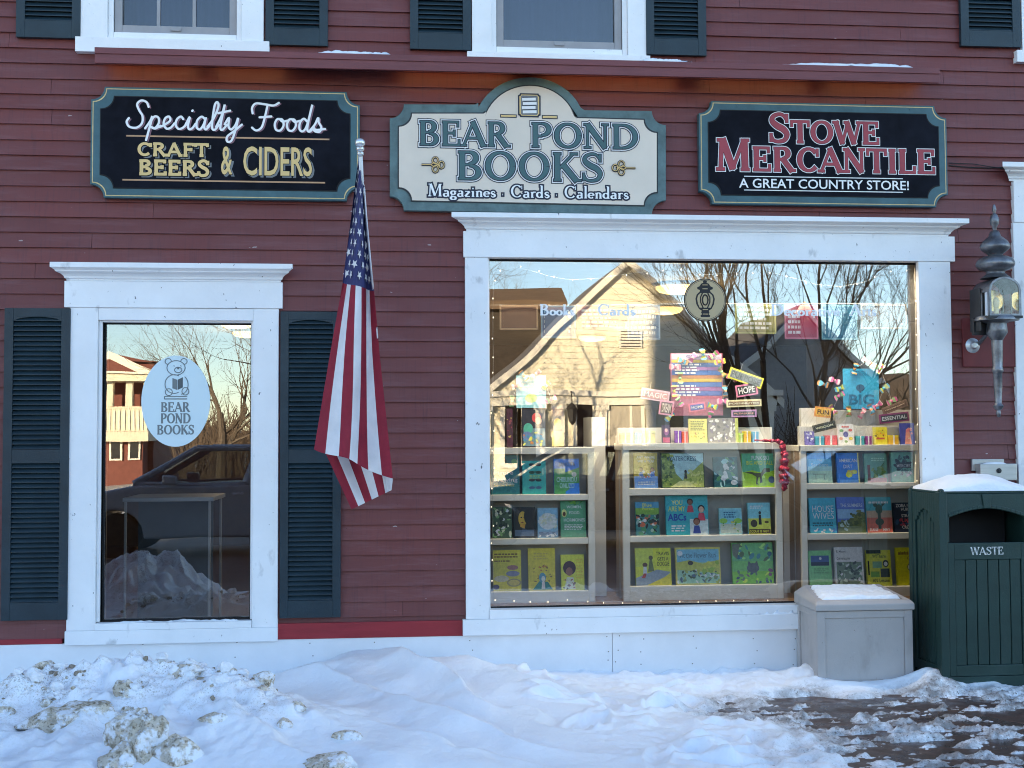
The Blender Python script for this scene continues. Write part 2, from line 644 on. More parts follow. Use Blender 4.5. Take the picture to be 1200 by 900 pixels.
# ------------------------------------------------------------------ materials of the setting
def siding_mat():
    m = bpy.data.materials.new('siding_paint')
    m.use_nodes = True
    n = m.node_tree
    b = n.nodes['Principled BSDF']
    tc = n.nodes.new('ShaderNodeTexCoord')

    def nz(scale, stretch, detail=5, rough=.6):
        mp = n.nodes.new('ShaderNodeMapping')
        mp.inputs['Scale'].default_value = stretch
        n.links.new(tc.outputs['Object'], mp.inputs[0])
        x = n.nodes.new('ShaderNodeTexNoise')
        x.inputs['Scale'].default_value = scale
        x.inputs['Detail'].default_value = detail
        x.inputs['Roughness'].default_value = rough
        n.links.new(mp.outputs[0], x.inputs['Vector'])
        return x

    def ramp(src, p0, p1, c0, c1):
        r = n.nodes.new('ShaderNodeValToRGB')
        r.color_ramp.elements[0].position = p0
        r.color_ramp.elements[1].position = p1
        r.color_ramp.elements[0].color = c0
        r.color_ramp.elements[1].color = c1
        n.links.new(src, r.inputs[0])
        return r

    def mix(f, a, c, blend='MIX'):
        x = n.nodes.new('ShaderNodeMix')
        x.data_type = 'RGBA'
        x.blend_type = blend
        if isinstance(f, float):
            x.inputs[0].default_value = f
        else:
            n.links.new(f, x.inputs[0])
        for s, v in ((x.inputs[6], a), (x.inputs[7], c)):
            if isinstance(v, tuple):
                s.default_value = v
            else:
                n.links.new(v, s)
        return x.outputs[2]
    at_ = n.nodes.new('ShaderNodeAttribute')
    at_.attribute_name = 'board'
    base = ramp(at_.outputs['Fac'], 0, 1, (.138, .030, .028, 1), (.182, .040, .037, 1)).outputs[0]
    blot = ramp(nz(1.1, (1, 1, 1.6)).outputs[0], .38, .62, (0, 0, 0, 1), (1, 1, 1, 1)).outputs[0]
    c = mix(blot, base, (.158, .044, .043, 1))
    streak = ramp(nz(6, (9, 1, .5), 7, .7).outputs[0], .52, .74, (0, 0, 0, 1), (.75, .75, .75, 1)).outputs[0]
    c = mix(streak, c, (.085, .027, .032, 1))
    chalk = ramp(nz(3.2, (.5, 1, 5), 8, .75).outputs[0], .50, .75, (0, 0, 0, 1), (.5, .5, .5, 1)).outputs[0]
    c = mix(chalk, c, (.22, .10, .11, 1))
    dots = ramp(nz(70, (1, 1, 1), 2).outputs[0], .745, .765, (0, 0, 0, 1), (1, 1, 1, 1)).outputs[0]
    c = mix(dots, c, (.075, .02, .022, 1))
    chips = ramp(nz(26, (.5, 1, 1.4), 3, .5).outputs[0], .765, .775, (0, 0, 0, 1), (1, 1, 1, 1)).outputs[0]
    c = mix(chips, c, (.40, .33, .32, 1))
    n.links.new(c, b.inputs['Base Color'])
    b.inputs['Roughness'].default_value = .5
    b.inputs['Specular IOR Level'].default_value = .35
    bp = n.nodes.new('ShaderNodeBump')
    bp.inputs['Strength'].default_value = .25
    bp.inputs['Distance'].default_value = .004
    n.links.new(nz(30, (.25, 1, 3), 6, .7).outputs[0], bp.inputs['Height'])
    n.links.new(bp.outputs[0], b.inputs['Normal'])
    return m


def worn_white():
    """White trim paint: hairline cracks, small dark chips, dirt streaks."""
    m = mat('white_trim', (.78, .78, .79), rough=.5, var=.05, scale=3, bump=.12, bscale=40)
    n = m.node_tree
    b = n.nodes['Principled BSDF']
    src = b.inputs['Base Color'].links[0].from_socket
    tc = n.nodes.new('ShaderNodeTexCoord')
    mp = n.nodes.new('ShaderNodeMapping')
    mp.inputs['Scale'].default_value = (1, 1, .55)
    n.links.new(tc.outputs['Object'], mp.inputs[0])
    last = src
    for scale, lo, hi, colr in ((34, .715, .735, (.16, .16, .17, 1)), (9, .66, .74, (.55, .55, .56, 1)), (150, .72, .76, (.3, .3, .3, 1))):
        z = n.nodes.new('ShaderNodeTexNoise')
        z.inputs['Scale'].default_value = scale
        z.inputs['Detail'].default_value = 4
        n.links.new(mp.outputs[0], z.inputs['Vector'])
        r = n.nodes.new('ShaderNodeValToRGB')
        r.color_ramp.elements[0].position = lo
        r.color_ramp.elements[1].position = hi
        n.links.new(z.outputs[0], r.inputs[0])
        x = n.nodes.new('ShaderNodeMix')
        x.data_type = 'RGBA'
        n.links.new(r.outputs[0], x.inputs[0])
        n.links.new(last, x.inputs[6])
        x.inputs[7].default_value = colr
        last = x.outputs[2]
    n.links.new(last, b.inputs['Base Color'])
    return m


def glass_mat(name, refl, tint=(1, 1, 1)):
    m = bpy.data.materials.new(name)
    m.use_nodes = True
    n = m.node_tree
    n.nodes.remove(n.nodes['Principled BSDF'])
    out = n.nodes['Material Output']
    tr = n.nodes.new('ShaderNodeBsdfTransparent')
    tr.inputs[0].default_value = (*tint, 1)
    gl = n.nodes.new('ShaderNodeBsdfGlossy')
    gl.inputs['Roughness'].default_value = 0.0
    gl.inputs[0].default_value = (1, 1, 1, 1)
    fr = n.nodes.new('ShaderNodeFresnel')
    fr.inputs[0].default_value = 1.45
    ad = n.nodes.new('ShaderNodeMath')
    ad.operation = 'ADD'
    ad.use_clamp = True
    ad.inputs[1].default_value = refl
    n.links.new(fr.outputs[0], ad.inputs[0])
    tc = n.nodes.new('ShaderNodeTexCoord')
    z = n.nodes.new('ShaderNodeTexNoise')
    z.inputs['Scale'].default_value = 1.3
    z.inputs['Detail'].default_value = 1
    n.links.new(tc.outputs['Object'], z.inputs['Vector'])
    bp = n.nodes.new('ShaderNodeBump')
    bp.inputs['Strength'].default_value = 0.08
    bp.inputs['Distance'].default_value = 0.02
    n.links.new(z.outputs[0], bp.inputs['Height'])
    n.links.new(bp.outputs[0], gl.inputs['Normal'])
    mx = n.nodes.new('ShaderNodeMixShader')
    n.links.new(ad.outputs[0], mx.inputs[0])
    n.links.new(tr.outputs[0], mx.inputs[1])
    n.links.new(gl.outputs[0], mx.inputs[2])
    n.links.new(mx.outputs[0], out.inputs[0])
    return m


def film_mat(name, c, alpha):
    """A printed film or thin paper that lets some light through."""
    if name in _mats:
        return _mats[name]
    m = bpy.data.materials.new(name)
    m.use_nodes = True
    b = m.node_tree.nodes['Principled BSDF']
    b.inputs['Base Color'].default_value = (*c, 1)
    b.inputs['Roughness'].default_value = .6
    b.inputs['Alpha'].default_value = alpha
    _mats[name] = m
    return m


SIDING = siding_mat()
WHITE = worn_white()
WHITE2 = mat('white_base_board', (.74, .74, .755), rough=.55, var=.06, scale=2.5, bump=.1, bscale=25)
GREEN = mat('shutter_green', (.011, .028, .039), rough=.45, var=.25, scale=5, bump=.15, bscale=80)
RED_BAND = mat('red_skirt', (.30, .022, .03), rough=.5, var=.2, scale=4, bump=.15, stretch=(.4, 1, 3))
LEDGE = mat('ledge_red', (.17, .045, .05), rough=.5, var=.18, scale=5, bump=.1, stretch=(.4, 1, 3))
SASH = mat('grey_sash', (.30, .29, .30), rough=.45, var=.1)
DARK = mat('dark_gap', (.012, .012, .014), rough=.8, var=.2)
GLASS = glass_mat('window_glass', 0.185, (.98, .99, .985))
GLASS_UP = glass_mat('upper_glass', 0.05, (.8, .85, .9))
SNOW_LIGHT = mat('settled_snow', (.84, .85, .88), rough=.6, var=.03, scale=12, bump=.5, bscale=45, spec=.3)
LAMPGLOW = emit('lamp_glow', (1.0, .74, .33), .30)

# ------------------------------------------------------------------ the building
B = thing('clapboard_building', 'dark red clapboard shop building with white trim and green shutters', 'building')


def rect(x0, y0, x1, y1, Y=0.0):
    return pbox(x0, y0, x1, y1, Y)


def z_at(py, px=600, Y=0.0):
    return at(px, py, Y).z


LW = dict(x0=at(119, 550, 0).x, x1=at(294, 550, 0).x, z0=at(205, 727, 0).z, z1=at(205, 376, 0).z)          # small ground window, clear opening
BW = dict(x0=at(573.5, 500, 0).x, x1=at(1084.5, 430, 0).x, z0=at(820, 710, 0).z, z1=at(820, 304, 0).z)     # show window
U1 = dict(x0=at(141, 20, 0).x, x1=at(271, 20, 0).x, z0=at(205, 45, 0).z, z1=5.75)
U2 = dict(x0=at(588, 20, 0).x, x1=at(722, 20, 0).x, z0=at(655, 62, 0).z, z1=5.75)
U3 = dict(x0=at(1245, 20, 0).x, x1=at(1385, 20, 0).x, z0=at(1300, 61, 0).z, z1=5.75)
RD = dict(x0=at(1232, 400, 0).x, x1=at(1232, 400, 0).x + 1.0, z0=.12, z1=at(1190, 262, 0).z)
HOLES = [LW, BW, U1, U2, U3, RD]
XL, XR, ZTOP, YB = -13.8, 12.0, 13.0, 10.5
Z_SID0 = at(300, 749, 0).z + .0


def solid_rects(x0, x1, z0, z1):
    xs = sorted({x0, x1, *[h[k] for h in HOLES for k in ('x0', 'x1') if x0 < h[k] < x1]})
    zs = sorted({z0, z1, *[h[k] for h in HOLES for k in ('z0', 'z1') if z0 < h[k] < z1]})
    for i in range(len(xs) - 1):
        for j in range(len(zs) - 1):
            cx, cz = (xs[i] + xs[i + 1]) / 2, (zs[j] + zs[j + 1]) / 2
            if not any(h['x0'] < cx < h['x1'] and h['z0'] < cz < h['z1'] for h in HOLES):
                yield xs[i], xs[i + 1], zs[j], zs[j + 1]


# clapboards: one overlapping course every four inches
mb = MB()
attr = []
EXPO = 0.1037
zr = at(50, 75, 0).z
zb = zr - EXPO * math.floor((zr - .20) / EXPO)
rng = random.Random(3)
row = 0
z = zb
while z < 6.6:
    za, zc = z, z + EXPO
    cuts = [XL, XR]
    x = XL + rng.uniform(1, 4)
    while x < XR:
        cuts.append(x)
        x += rng.uniform(3.2, 6.0)
    blocked = []
    for h in HOLES:
        if za < h['z1'] and zc > h['z0']:
            blocked.append((h['x0'] - .05, h['x1'] + .05))
            cuts += [h['x0'] - .05, h['x1'] + .05]
    cuts = sorted(c for c in cuts if XL <= c <= XR)
    for a, b in zip(cuts[:-1], cuts[1:]):
        if b - a < .01 or any(l - 1e-6 < (a + b) / 2 < r + 1e-6 for l, r in blocked):
            continue
        g = 0.0012
        dz = rng.uniform(-.0012, .0012)
        tk = rng.uniform(.0185, .0225)
        val = rng.random()
        n = max(1, int((b - a) / .45))
        k = len(mb.v)
        for j in range(n + 1):
            xx = a + g + (b - a - 2 * g) * j / n
            wv = .0013 * math.sin(xx * 2.1 + row * 1.7) + dz
            mb.v += [(xx, -tk, za + wv), (xx, -.004, zc + .006), (xx, 0, za + wv)]
        i = mb.m(SIDING)
        for j in range(n):
            p = k + 3 * j
            mb.f += [(p, p + 3, p + 4, p + 1), (p + 2, p + 5, p + 3, p)]
            mb.mi += [i, i]
            attr += [val, val]
        mb.f += [(k, k + 1, k + 2), (k + 3 * n, k + 3 * n + 2, k + 3 * n + 1)]
        mb.mi += [i, i]
        attr += [val, val]
    z += EXPO
    row += 1
sid = mb.build('siding', B)
a_ = sid.data.attributes.new('board', 'FLOAT', 'FACE')
a_.data.foreach_set('value', attr)

# sheathing behind the boards, side walls, roof (they keep the low sun off the street side)
SHEATH = mat('dark_sheathing', (.03, .02, .02), rough=.9, var=.1)
mb = MB()
for a, b, c, d in solid_rects(XL, XR, -.3, ZTOP):
    mb.box(a, b, .002, .14, c, d, SHEATH)
mb.build('sheathing', B)
mb = MB()
mb.box(XL, XL + .2, .14, YB, -.3, ZTOP, LEDGE)
mb.box(XR - .2, XR, .14, YB, -.3, ZTOP, LEDGE)
mb.box(XL, XR, YB, YB + .2, -.3, ZTOP, LEDGE)
mb.build('outer_wall', B)
mb = MB()
mb.box(XL - .4, XR + .4, -.5, YB + .6, ZTOP, ZTOP + .25, mat('slate_roof', (.06, .06, .065), rough=.8))
mb.build('roof', B)
mb = MB()
mb.box(XL, XR, -.011, 0, 6.6, ZTOP, LEDGE)
mb.build('upper_wall', B)

# white base board (foundation), with seams and nail heads
mb = MB()
zt = lambda px: at(px, 757.7 + (742.4 - 757.7) * px / 542.8 if px < 543 else 742.4 + (737.5 - 742.4) * (px - 543) / 389, -.02).z
ztop = at(300, 750, -.022).z
xs = [XL, at(-260, 760, 0).x, at(717, 760, 0).x, XR]
for a, b in zip(xs[:-1], xs[1:]):
    mb.box(a + .0015, b - .0015, -.022, .001, -.3, ztop, WHITE2)
nails = mat('nail_rust', (.12, .09, .08), rough=.7, var=.3)
for px in (166, 275, 366, 440, 552, 711, 724, 752, 813, 885, 930):
    for py in (752, 768) if px < 550 else (748, 762, 776):
        p = at(px + rng.uniform(-3, 3), py + rng.uniform(-3, 3), -.022)
        mb.lathe([(.0045, -.001), (.0035, -.0025)], (p.x, -.022, p.z), nails, 8, 'y')
mb.build('foundation_board', B, bevel=.002)
mb = MB()
p0, p1 = at(300, 748, -.03), at(300, 730, -.03)
mb.box(at(324, 740, 0).x + .002, at(543, 740, 0).x - .002, -.030, 0, ztop + .001, at(430, 729, -.03).z, RED_BAND)
mb.box(XL, at(74, 740, 0).x, -.026, 0, ztop + .001, at(40, 749, -.03).z, RED_BAND)
mb.build('skirt_board', B, bevel=.003)


# ---- windows: casing mesh + cornice, sill, sash, pane as sub-parts
def cornice_profile(z0, z1, out):
    """(y,z) crown: stepped cove rising outward to a flat cap."""
    h = z1 - z0
    pts = [(-.03, z0), (-.045, z0), (-.045, z0 + .10 * h), (-.055, z0 + .14 * h), (-.06, z0 + .26 * h), (-.075, z0 + .38 * h), (-.10, z0 + .48 * h),
           (-.105, z0 + .52 * h), (-.105, z0 + .56 * h), (-out * .93, z0 + .66 * h), (-out, z0 + .70 * h), (-out, z1), (-.03, z1)]
    return pts[::-1]


def cornice(x0, x1, z0, z1, out, parent, name='cornice'):
    m = MB()
    m.profile_x(cornice_profile(z0, z1, out), x0 + out, x1 - out, WHITE, m0=1, m1=1)
    return m.build(name, parent, bevel=.002)


# ground floor small window
mb = MB()
zb_ = at(205, 737, -.04).z
cx0, cx1, cx2, cx3 = at(79.5, 550, -.04).x, at(113, 550, -.04).x, at(296, 550, -.04).x, at(326, 550, -.04).x
zf0, zf1 = at(205, 361, -.045).z, at(205, 330, -.045).z
mb.box(cx0, cx1, -.040, .0, zb_, zf0, WHITE)
mb.box(cx2, cx3, -.040, .0, zb_, zf0, WHITE)
mb.box(cx1 + .001, cx2 - .001, -.037, .0, LW['z1'], zf0 - .001, WHITE)
fx0, fx1 = at(75, 345, -.05).x, at(331, 345, -.05).x
mb.box(fx0, fx1, -.046, .0, zf0 + .001, zf1, WHITE)
# jamb reveals
mb.box(cx1 + .001, LW['x0'], -.012, GLASS_Y + .02, LW['z0'], LW['z1'], WHITE)
mb.box(LW['x1'], cx2 - .001, -.012, GLASS_Y + .02, LW['z0'], LW['z1'], WHITE)
mb.box(LW['x0'], LW['x1'], -.012, GLASS_Y + .02, LW['z1'] - .012, LW['z1'] + .03, WHITE)
win = mb.build('window', B, bevel=.0025)
cornice(at(58, 310, -.13).x, at(343, 310, -.13).x, zf1 + .001, at(205, 308, -.13).z, .13, win)
mb = MB()
sx0, sx1 = at(75, 747, -.07).x, at(325, 747, -.07).x
mb.box(sx0, sx1, -.060, .0, at(205, 754, -.06).z, zb_, WHITE)
mb.box(cx1 + .002, cx2 - .002, -.058, GLASS_Y + .02, zb_ + .0005, LW['z0'] - .004, WHITE)
mb.build('sill', win, bevel=.003)
mb = MB()
gx0, gx1, gz0, gz1 = LW['x0'] - .002, LW['x1'] + .002, LW['z0'] - .01, LW['z1'] - .01
mb.box(gx0 + .001, gx0 + .013, GLASS_Y - .008, GLASS_Y + .01, gz0, gz1, DARK)
mb.box(gx1 - .013, gx1 - .001, GLASS_Y - .008, GLASS_Y + .01, gz0, gz1, DARK)
mb.box(gx0 + .013, gx1 - .013, GLASS_Y - .008, GLASS_Y + .01, gz1 - .012, gz1, DARK)
mb.box(gx0 + .013, gx1 - .013, GLASS_Y - .008, GLASS_Y + .01, gz0, gz0 + .014, DARK)
mb.build('glazing_bead', win)


def pane(x0, x1, z0, z1, y, parent, material=None):
    m = MB()
    m.poly([(x0, y, z0), (x1, y, z0), (x1, y, z1), (x0, y, z1)], material or GLASS)
    return m.build('pane', parent)


pane(gx0 + .002, gx1 - .002, gz0, gz1, GLASS_Y, win)

# show window
mb = MB()
zb2 = at(760, 722, -.05).z
bx0, bx1, bx2, bx3 = at(545.5, 500, -.045).x, at(572.5, 500, -.045).x, at(1078.5, 430, -.045).x, at(1116, 430, -.045).x
zf2, zf3 = at(825, 304, -.045).z, at(825, 274, -.045).z
mb.box(bx0, bx1, -.045, 0, zb2, zf2, WHITE)
mb.box(bx2, bx3, -.045, 0, zb2, zf2, WHITE)
hx0, hx1 = at(543, 290, -.05).x, at(1119, 290, -.05).x
mb.box(hx0, hx1, -.051, 0, zf2 + .001, zf3, WHITE)
mb.box(bx1 - .0005, BW['x0'] + .002, -.014, GLASS_Y + .02, BW['z0'], BW['z1'], WHITE)
mb.box(BW['x1'] - .014, BW['x1'] + .03, .001, GLASS_Y + .02, BW['z0'], BW['z1'], WHITE)
mb.box(BW['x0'], BW['x1'], -.014, GLASS_Y + .02, BW['z1'] - .004, BW['z1'] + .03, WHITE)
win2 = mb.build('window', B, bevel=.0025)
cornice(at(529, 255, -.15).x, at(1136, 255, -.15).x, zf3 + .001, at(825, 252, -.15).z, .15, win2)
mb = MB()
mb.box(at(542.5, 732, -.07).x, at(1118, 720, -.07).x, -.066, 0, at(760, 741, -.066).z, zb2 - .001, WHITE)
mb.box(bx1 + .001, bx2 - .001, -.055, GLASS_Y + .03, zb2 - .0005, BW['z0'] + .004, WHITE)
mb.build('sill', win2, bevel=.003)
mb = MB()
g2 = (BW['x0'], BW['x1'] - .016, BW['z0'] + .004, BW['z1'] - .004)
for a, b, c, d in ((g2[0], g2[0] + .008, g2[2], g2[3]), (g2[1] - .012, g2[1], g2[2], g2[3]), (g2[0] + .008, g2[1] - .012, g2[3] - .014, g2[3]), (g2[0] + .008, g2[1] - .012, g2[2], g2[2] + .01)):
    mb.box(a + .001, b - .001, GLASS_Y - .008, GLASS_Y + .012, c, d, DARK)
mb.build('glazing_bead', win2)
pane(g2[0] + .001, g2[1] - .001, g2[2], g2[3], GLASS_Y, win2)


# upper windows
def upper_window(U, cas0, cas3, sill_x0, sill_x1, sill_y0, sill_y1, cols):
    m = MB()
    pxm = (cas0 + cas3) / 2
    zs1 = at(pxm, sill_y0, -.05).z
    zs0 = at(pxm, sill_y1, -.05).z
    a, b = at(cas0, 20, -.04).x, at(cas3, 20, -.04).x
    i0, i1 = U['x0'] - .075, U['x1'] + .075
    m.box(a, i0, -.045, 0, zs1, U['z1'] + .15, WHITE)
    m.box(i1, b, -.045, 0, zs1, U['z1'] + .15, WHITE)
    m.box(i0 + .001, i1 - .001, -.045, 0, U['z1'] + .03, U['z1'] + .15, WHITE)
    # inner stops
    m.box(i0 + .001, i0 + .035, -.022, 0, zs1, U['z1'] + .03, WHITE)
    m.box(i1 - .035, i1 - .001, -.022, 0, zs1, U['z1'] + .03, WHITE)
    m.box(i0 + .036, i1 - .036, -.020, 0, zs1, zs1 + .05, WHITE)
    o = m.build('window', B, bevel=.002)
    m = MB()
    m.box(at(sill_x0, sill_y1, -.06).x, at(sill_x1, sill_y1, -.06).x, -.065, 0, zs0, zs1 - .001, WHITE)
    m.build('sill', o, bevel=.002)
    m = MB()
    f0, f1, g0 = i0 + .037, i1 - .037, zs1 + .052
    m.box(f0, f0 + .05, .0, .035, g0, U['z1'], SASH)
    m.box(f1 - .05, f1, .0, .035, g0, U['z1'], SASH)
    m.box(f0 + .05, f1 - .05, .002, .035, g0, g0 + .055, SASH)
    m.box((f0 + f1) / 2 - .035, (f0 + f1) / 2 + .035, -.008, .002, g0 + .02, g0 + .045, SASH)
    m.build('sash', o, bevel=.003)
    m = MB()
    for k in range(1, cols):
        x = f0 + .05 + (f1 - f0 - .1) * k / cols
        m.box(x - .011, x + .011, .012, .028, g0 + .055, U['z1'], SASH)
    if cols > 1:
        m.build('muntin', o)
    pane(f0 + .05, f1 - .05, g0 + .055, U['z1'], .03, o, GLASS_UP)
    # net curtain a little way inside
    m = MB()
    cur = mat('grey_curtain', (.028, .038, .075), rough=.9, var=.1)
    m.grid(lambda u, v: (f0 - .05 + (f1 - f0 + .1) * u, .2 + .012 * math.sin(u * 60) + .01 * math.sin(u * 23 + v * 3), g0 - .05 + 1.4 * v), 90, 4, lambda u, v: cur)
    m.build('curtain', o, smooth=True)
    m = MB()
    m.box(f0 - .2, f1 + .2, .5, .55, g0 - .3, U['z1'] + .3, SHEATH)
    m.build('back_wall', o)
    return o


upper_window(U1, 94.5, 309, 88, 315.5, 46, 63.5, 3)
upper_window(U2, 553, 757, 547.5, 762, 63, 76, 1)
upper_window(U3, 1197, 1420, 1192, 1425, 62, 76, 1)


# ---- shutters
def shutter(x0, x1, z0, z1, parent, mid=None, arch=False):
    y0, y1 = -.052, -.019
    st = (x1 - x0) * .135
    m = MB()
    m.box(x0, x0 + st, y0, y1, z0, z1, GREEN)
    m.box(x1 - st, x1, y0, y1, z0, z1, GREEN)
    rails = [(z0, z0 + .115)] + ([(mid - .045, mid + .045)] if mid else []) + [(z1 - .055, z1)]
    for a, b in rails:
        m.box(x0 + st + .0003, x1 - st - .0003, y0 + .001, y1, a, b, GREEN)
    # screw heads
    for a in (z0 + .05, z1 - .03):
        for xx in (x0 + st / 2, x1 - st / 2):
            m.lathe([(.005, 0), (.003, -.002)], (xx, y0, a), GREEN, 8, 'y')
    o = m.build('shutter', parent, bevel=.0025)
    for (a, b), (c, d) in zip(rails[:-1], rails[1:]):
        m = MB()
        lo, hi = b, c
        n = int(round((hi - lo) / .0325))
        p = (hi - lo) / n
        xa, xb = x0 + st + .001, x1 - st - .001
        for k in range(n):
            zz = lo + k * p
            m.profile_x([(y0 + .004, zz + .002), (y0 + .004, zz + .007), (y1 - .005, zz + p + .004), (y1 - .001, zz + p + .004), (y1 - .001, zz + p - .004)][::-1], xa, xb, GREEN)
        m.box(xa, xb, y1 - .001, y1 + .002, lo, hi, DARK)
        if arch and d >= z1 - .001:
            pts = [(xa, hi)] + [(xa + (xb - xa) * t / 12, hi - .028 * (1 - math.sin(math.pi * t / 12) ** .6) - .002) for t in range(13)] + [(xb, hi)]
            m.prism(pts[::-1], y0 + .002, y0 + .014, GREEN)
        m.build('louvre_panel', o)
    return o


def shutter_px(x0, x1, y1, ztop_, mid=None, arch=False, y0=None):
    Y = -.05
    pxm = (x0 + x1) / 2
    shutter(at(x0, y1, Y).x, at(x1, y1, Y).x, at(pxm, y1, Y).z, ztop_ if y0 is None else at(pxm, y0, Y).z, B, at(pxm, mid, Y).z if mid else None, arch)


for a, b, c in ((18.5, 94, 44), (311, 384, 53), (480.5, 552, 58), (757.5, 828, 64.5), (1126.5, 1196.5, 54.5)):
    shutter_px(a, b, c, 5.85)
shutter_px(0.5, 78.5, 727, 0, 535, True, 361)
shutter_px(327.5, 399, 724, 0, 535, True, 365)

# casing at the right edge of the picture
mb = MB()
mb.box(at(1192.5, 500, -.045).x, RD['x0'], -.045, 0, .1, RD['z1'], WHITE)
rz0, rz1 = RD['z1'] + .001, at(1190, 212, -.05).z
mb.box(at(1188, 230, -.05).x, RD['x1'] + .3, -.051, 0, rz0, rz1, WHITE)
mb.box(RD['x1'], RD['x1'] + .26, -.045, 0, .1, RD['z1'], WHITE)
win3 = mb.build('window', B, bevel=.0025)
cornice(at(1174, 195, -.13).x, RD['x1'] + .42, rz1 + .001, at(1190, 190, -.13).z, .14, win3)
pane(RD['x0'], RD['x1'], RD['z0'], RD['z1'], GLASS_Y, win3)

# ---- ledge over the signs
lx0, lx1 = at(111, 68, -.26).x, at(1101, 90, -.26).x
lz1 = at(606, 72, -.26).z
lz0 = at(606, 85.5, -.26).z
mb = MB()
mb.profile_x([(-.022, lz1 + .075), (-.24, lz1 + .03), (-.262, lz1 + .02), (-.262, lz0), (-.24, lz0), (-.235, lz0 + .068), (-.022, lz0 + .075)], lx0, lx1, LEDGE)
mb.box(lx0, lx1, -.270, -.262, lz1 - .018, lz1 + .024, LEDGE)
ledge = mb.build('ledge', B, bevel=.003)
TUBE = emit('warm_tube', (1.0, .78, .38), .9)
for a, b in ((118, 225), (245, 330), (470, 600), (640, 800), (830, 960), (980, 1092)):
    m = MB()
    p, q = at(a, 80, -.20), at(b, 80, -.20)
    m.tube([(p.x, -.10, lz0 + .060), (q.x, -.10, lz0 + .060)], .009, TUBE, 8)
    m.build('tube_lamp', ledge)

# ---- inside of the shop
ROOM = dict(x0=-4.6, x1=6.2, y0=.145, y1=9.6, z0=.03, z1=2.96)
INW = mat('cream_inside_wall', (.34, .30, .25), rough=.8, var=.1)
mb = MB()
for a, b, c, d in solid_rects(ROOM['x0'], ROOM['x1'], ROOM['z0'], ROOM['z1']):
    mb.box(a, b, .142, .155, c, d, INW)
mb.box(ROOM['x0'] - .1, ROOM['x0'], .156, ROOM['y1'], ROOM['z0'], ROOM['z1'], INW)
mb.box(ROOM['x1'], ROOM['x1'] + .1, .156, ROOM['y1'], ROOM['z0'], ROOM['z1'], INW)
mb.box(ROOM['x0'], ROOM['x1'], ROOM['y1'], ROOM['y1'] + .1, ROOM['z0'], ROOM['z1'], mat('brown_back_wall', (.07, .045, .03), rough=.8, var=.25))
mb.build('inside_wall', B)
mb = MB()
mb.box(ROOM['x0'], ROOM['x1'], .156, ROOM['y1'], ROOM['z1'] + .001, ROOM['z1'] + .1, mat('ceiling_paint', (.42, .38, .32), rough=.85, var=.08))
mb.build('ceiling', B)
mb = MB()
mb.box(ROOM['x0'], ROOM['x1'], .156, ROOM['y1'], ROOM['z0'] - .1, ROOM['z0'] - .001, mat('wood_floor', (.09, .05, .03), rough=.4, var=.3, stretch=(1, 8, 1)))
mb.build('floor', B)
mb = MB()
mb.box(BW['x0'] - .05, BW['x1'] + .05, .156, .95, BW['z0'] - .06, BW['z0'] - .018, mat('display_deck', (.20, .12, .075), rough=.5, var=.3, stretch=(1, 6, 1)))
mb.build('display_deck', B, bevel=.003)


m = MB()  # added housing and strip lamp, unseen, to brighten the display shelves
m.box(BW['x0'] + .05, BW['x1'] - .05, .165, .215, BW['z1'] - .004, BW['z1'] + .03, mat('lamp_rim', (.5, .45, .35), rough=.4, metal=.6))
hd = m.build('added_strip_housing', B, bevel=.004)
ld = bpy.data.lights.new('added_strip_lamp', 'AREA')
ld.shape = 'RECTANGLE'
ld.size = BW['x1'] - BW['x0'] - .2
ld.size_y = .04
ld.energy = 15
ld.color = (1.0, .93, .80)
lo = bpy.data.objects.new('added_strip_lamp', ld)
col.objects.link(lo)
lo.parent = hd
lo.location = ((BW['x0'] + BW['x1']) / 2, .19, BW['z1'] - .008)
lo.rotation_euler = (R(14), 0, 0)


def ceiling_lamp(px, py, label, rx=.2):
    zc = ROOM['z1'] - .045
    p0 = at(px, py, 0)
    d = p0 - CAM
    t = (zc - CAM.z) / d.z
    q = CAM + d * t
    o = thing('ceiling_lamp', label, 'ceiling lamp', (q.x, min(q.y, 9.2), ROOM['z1']), 'round ceiling lamps inside the shop')
    m = MB()
    m.lathe([(rx * .9, .0), (rx * .98, -.012), (rx, -.03)], (0, 0, 0), mat('lamp_rim', (.5, .45, .35), rough=.4, metal=.6), 28)
    m.build('rim', o, smooth=True)
    m = MB()
    m.lathe([(rx * .93, -.031), (rx * .93, -.05), (rx * .8, -.075), (rx * .45, -.092), (.01, -.098)], (0, 0, 0), LAMPGLOW, 28)
    m.build('diffuser', o, smooth=True)
    ld = bpy.data.lights.new('lamp_light', 'POINT')
    ld.energy = 1.8
    ld.color = (1.0, .78, .48)
    ld.shadow_soft_size = .12
    lo = bpy.data.objects.new('lamp_light', ld)
    col.objects.link(lo)
    lo.parent = o
    lo.location = (0, 0, -.24)


for a in ((793, 338, 'round glowing ceiling lamp beside the round vase sticker'), (779, 363, 'glowing ceiling lamp hidden partly by the blue quote sheet'),
          (694, 396, 'glowing ceiling lamp showing under the word Cards'), (727, 380, 'pale ceiling lamp peeking out below the pink quote sheet'),
          (277, 380, 'ceiling lamp cut by the top corner of the narrow window'), (290, 391, 'small far ceiling lamp at the narrow window edge')):
    ceiling_lamp(*a)
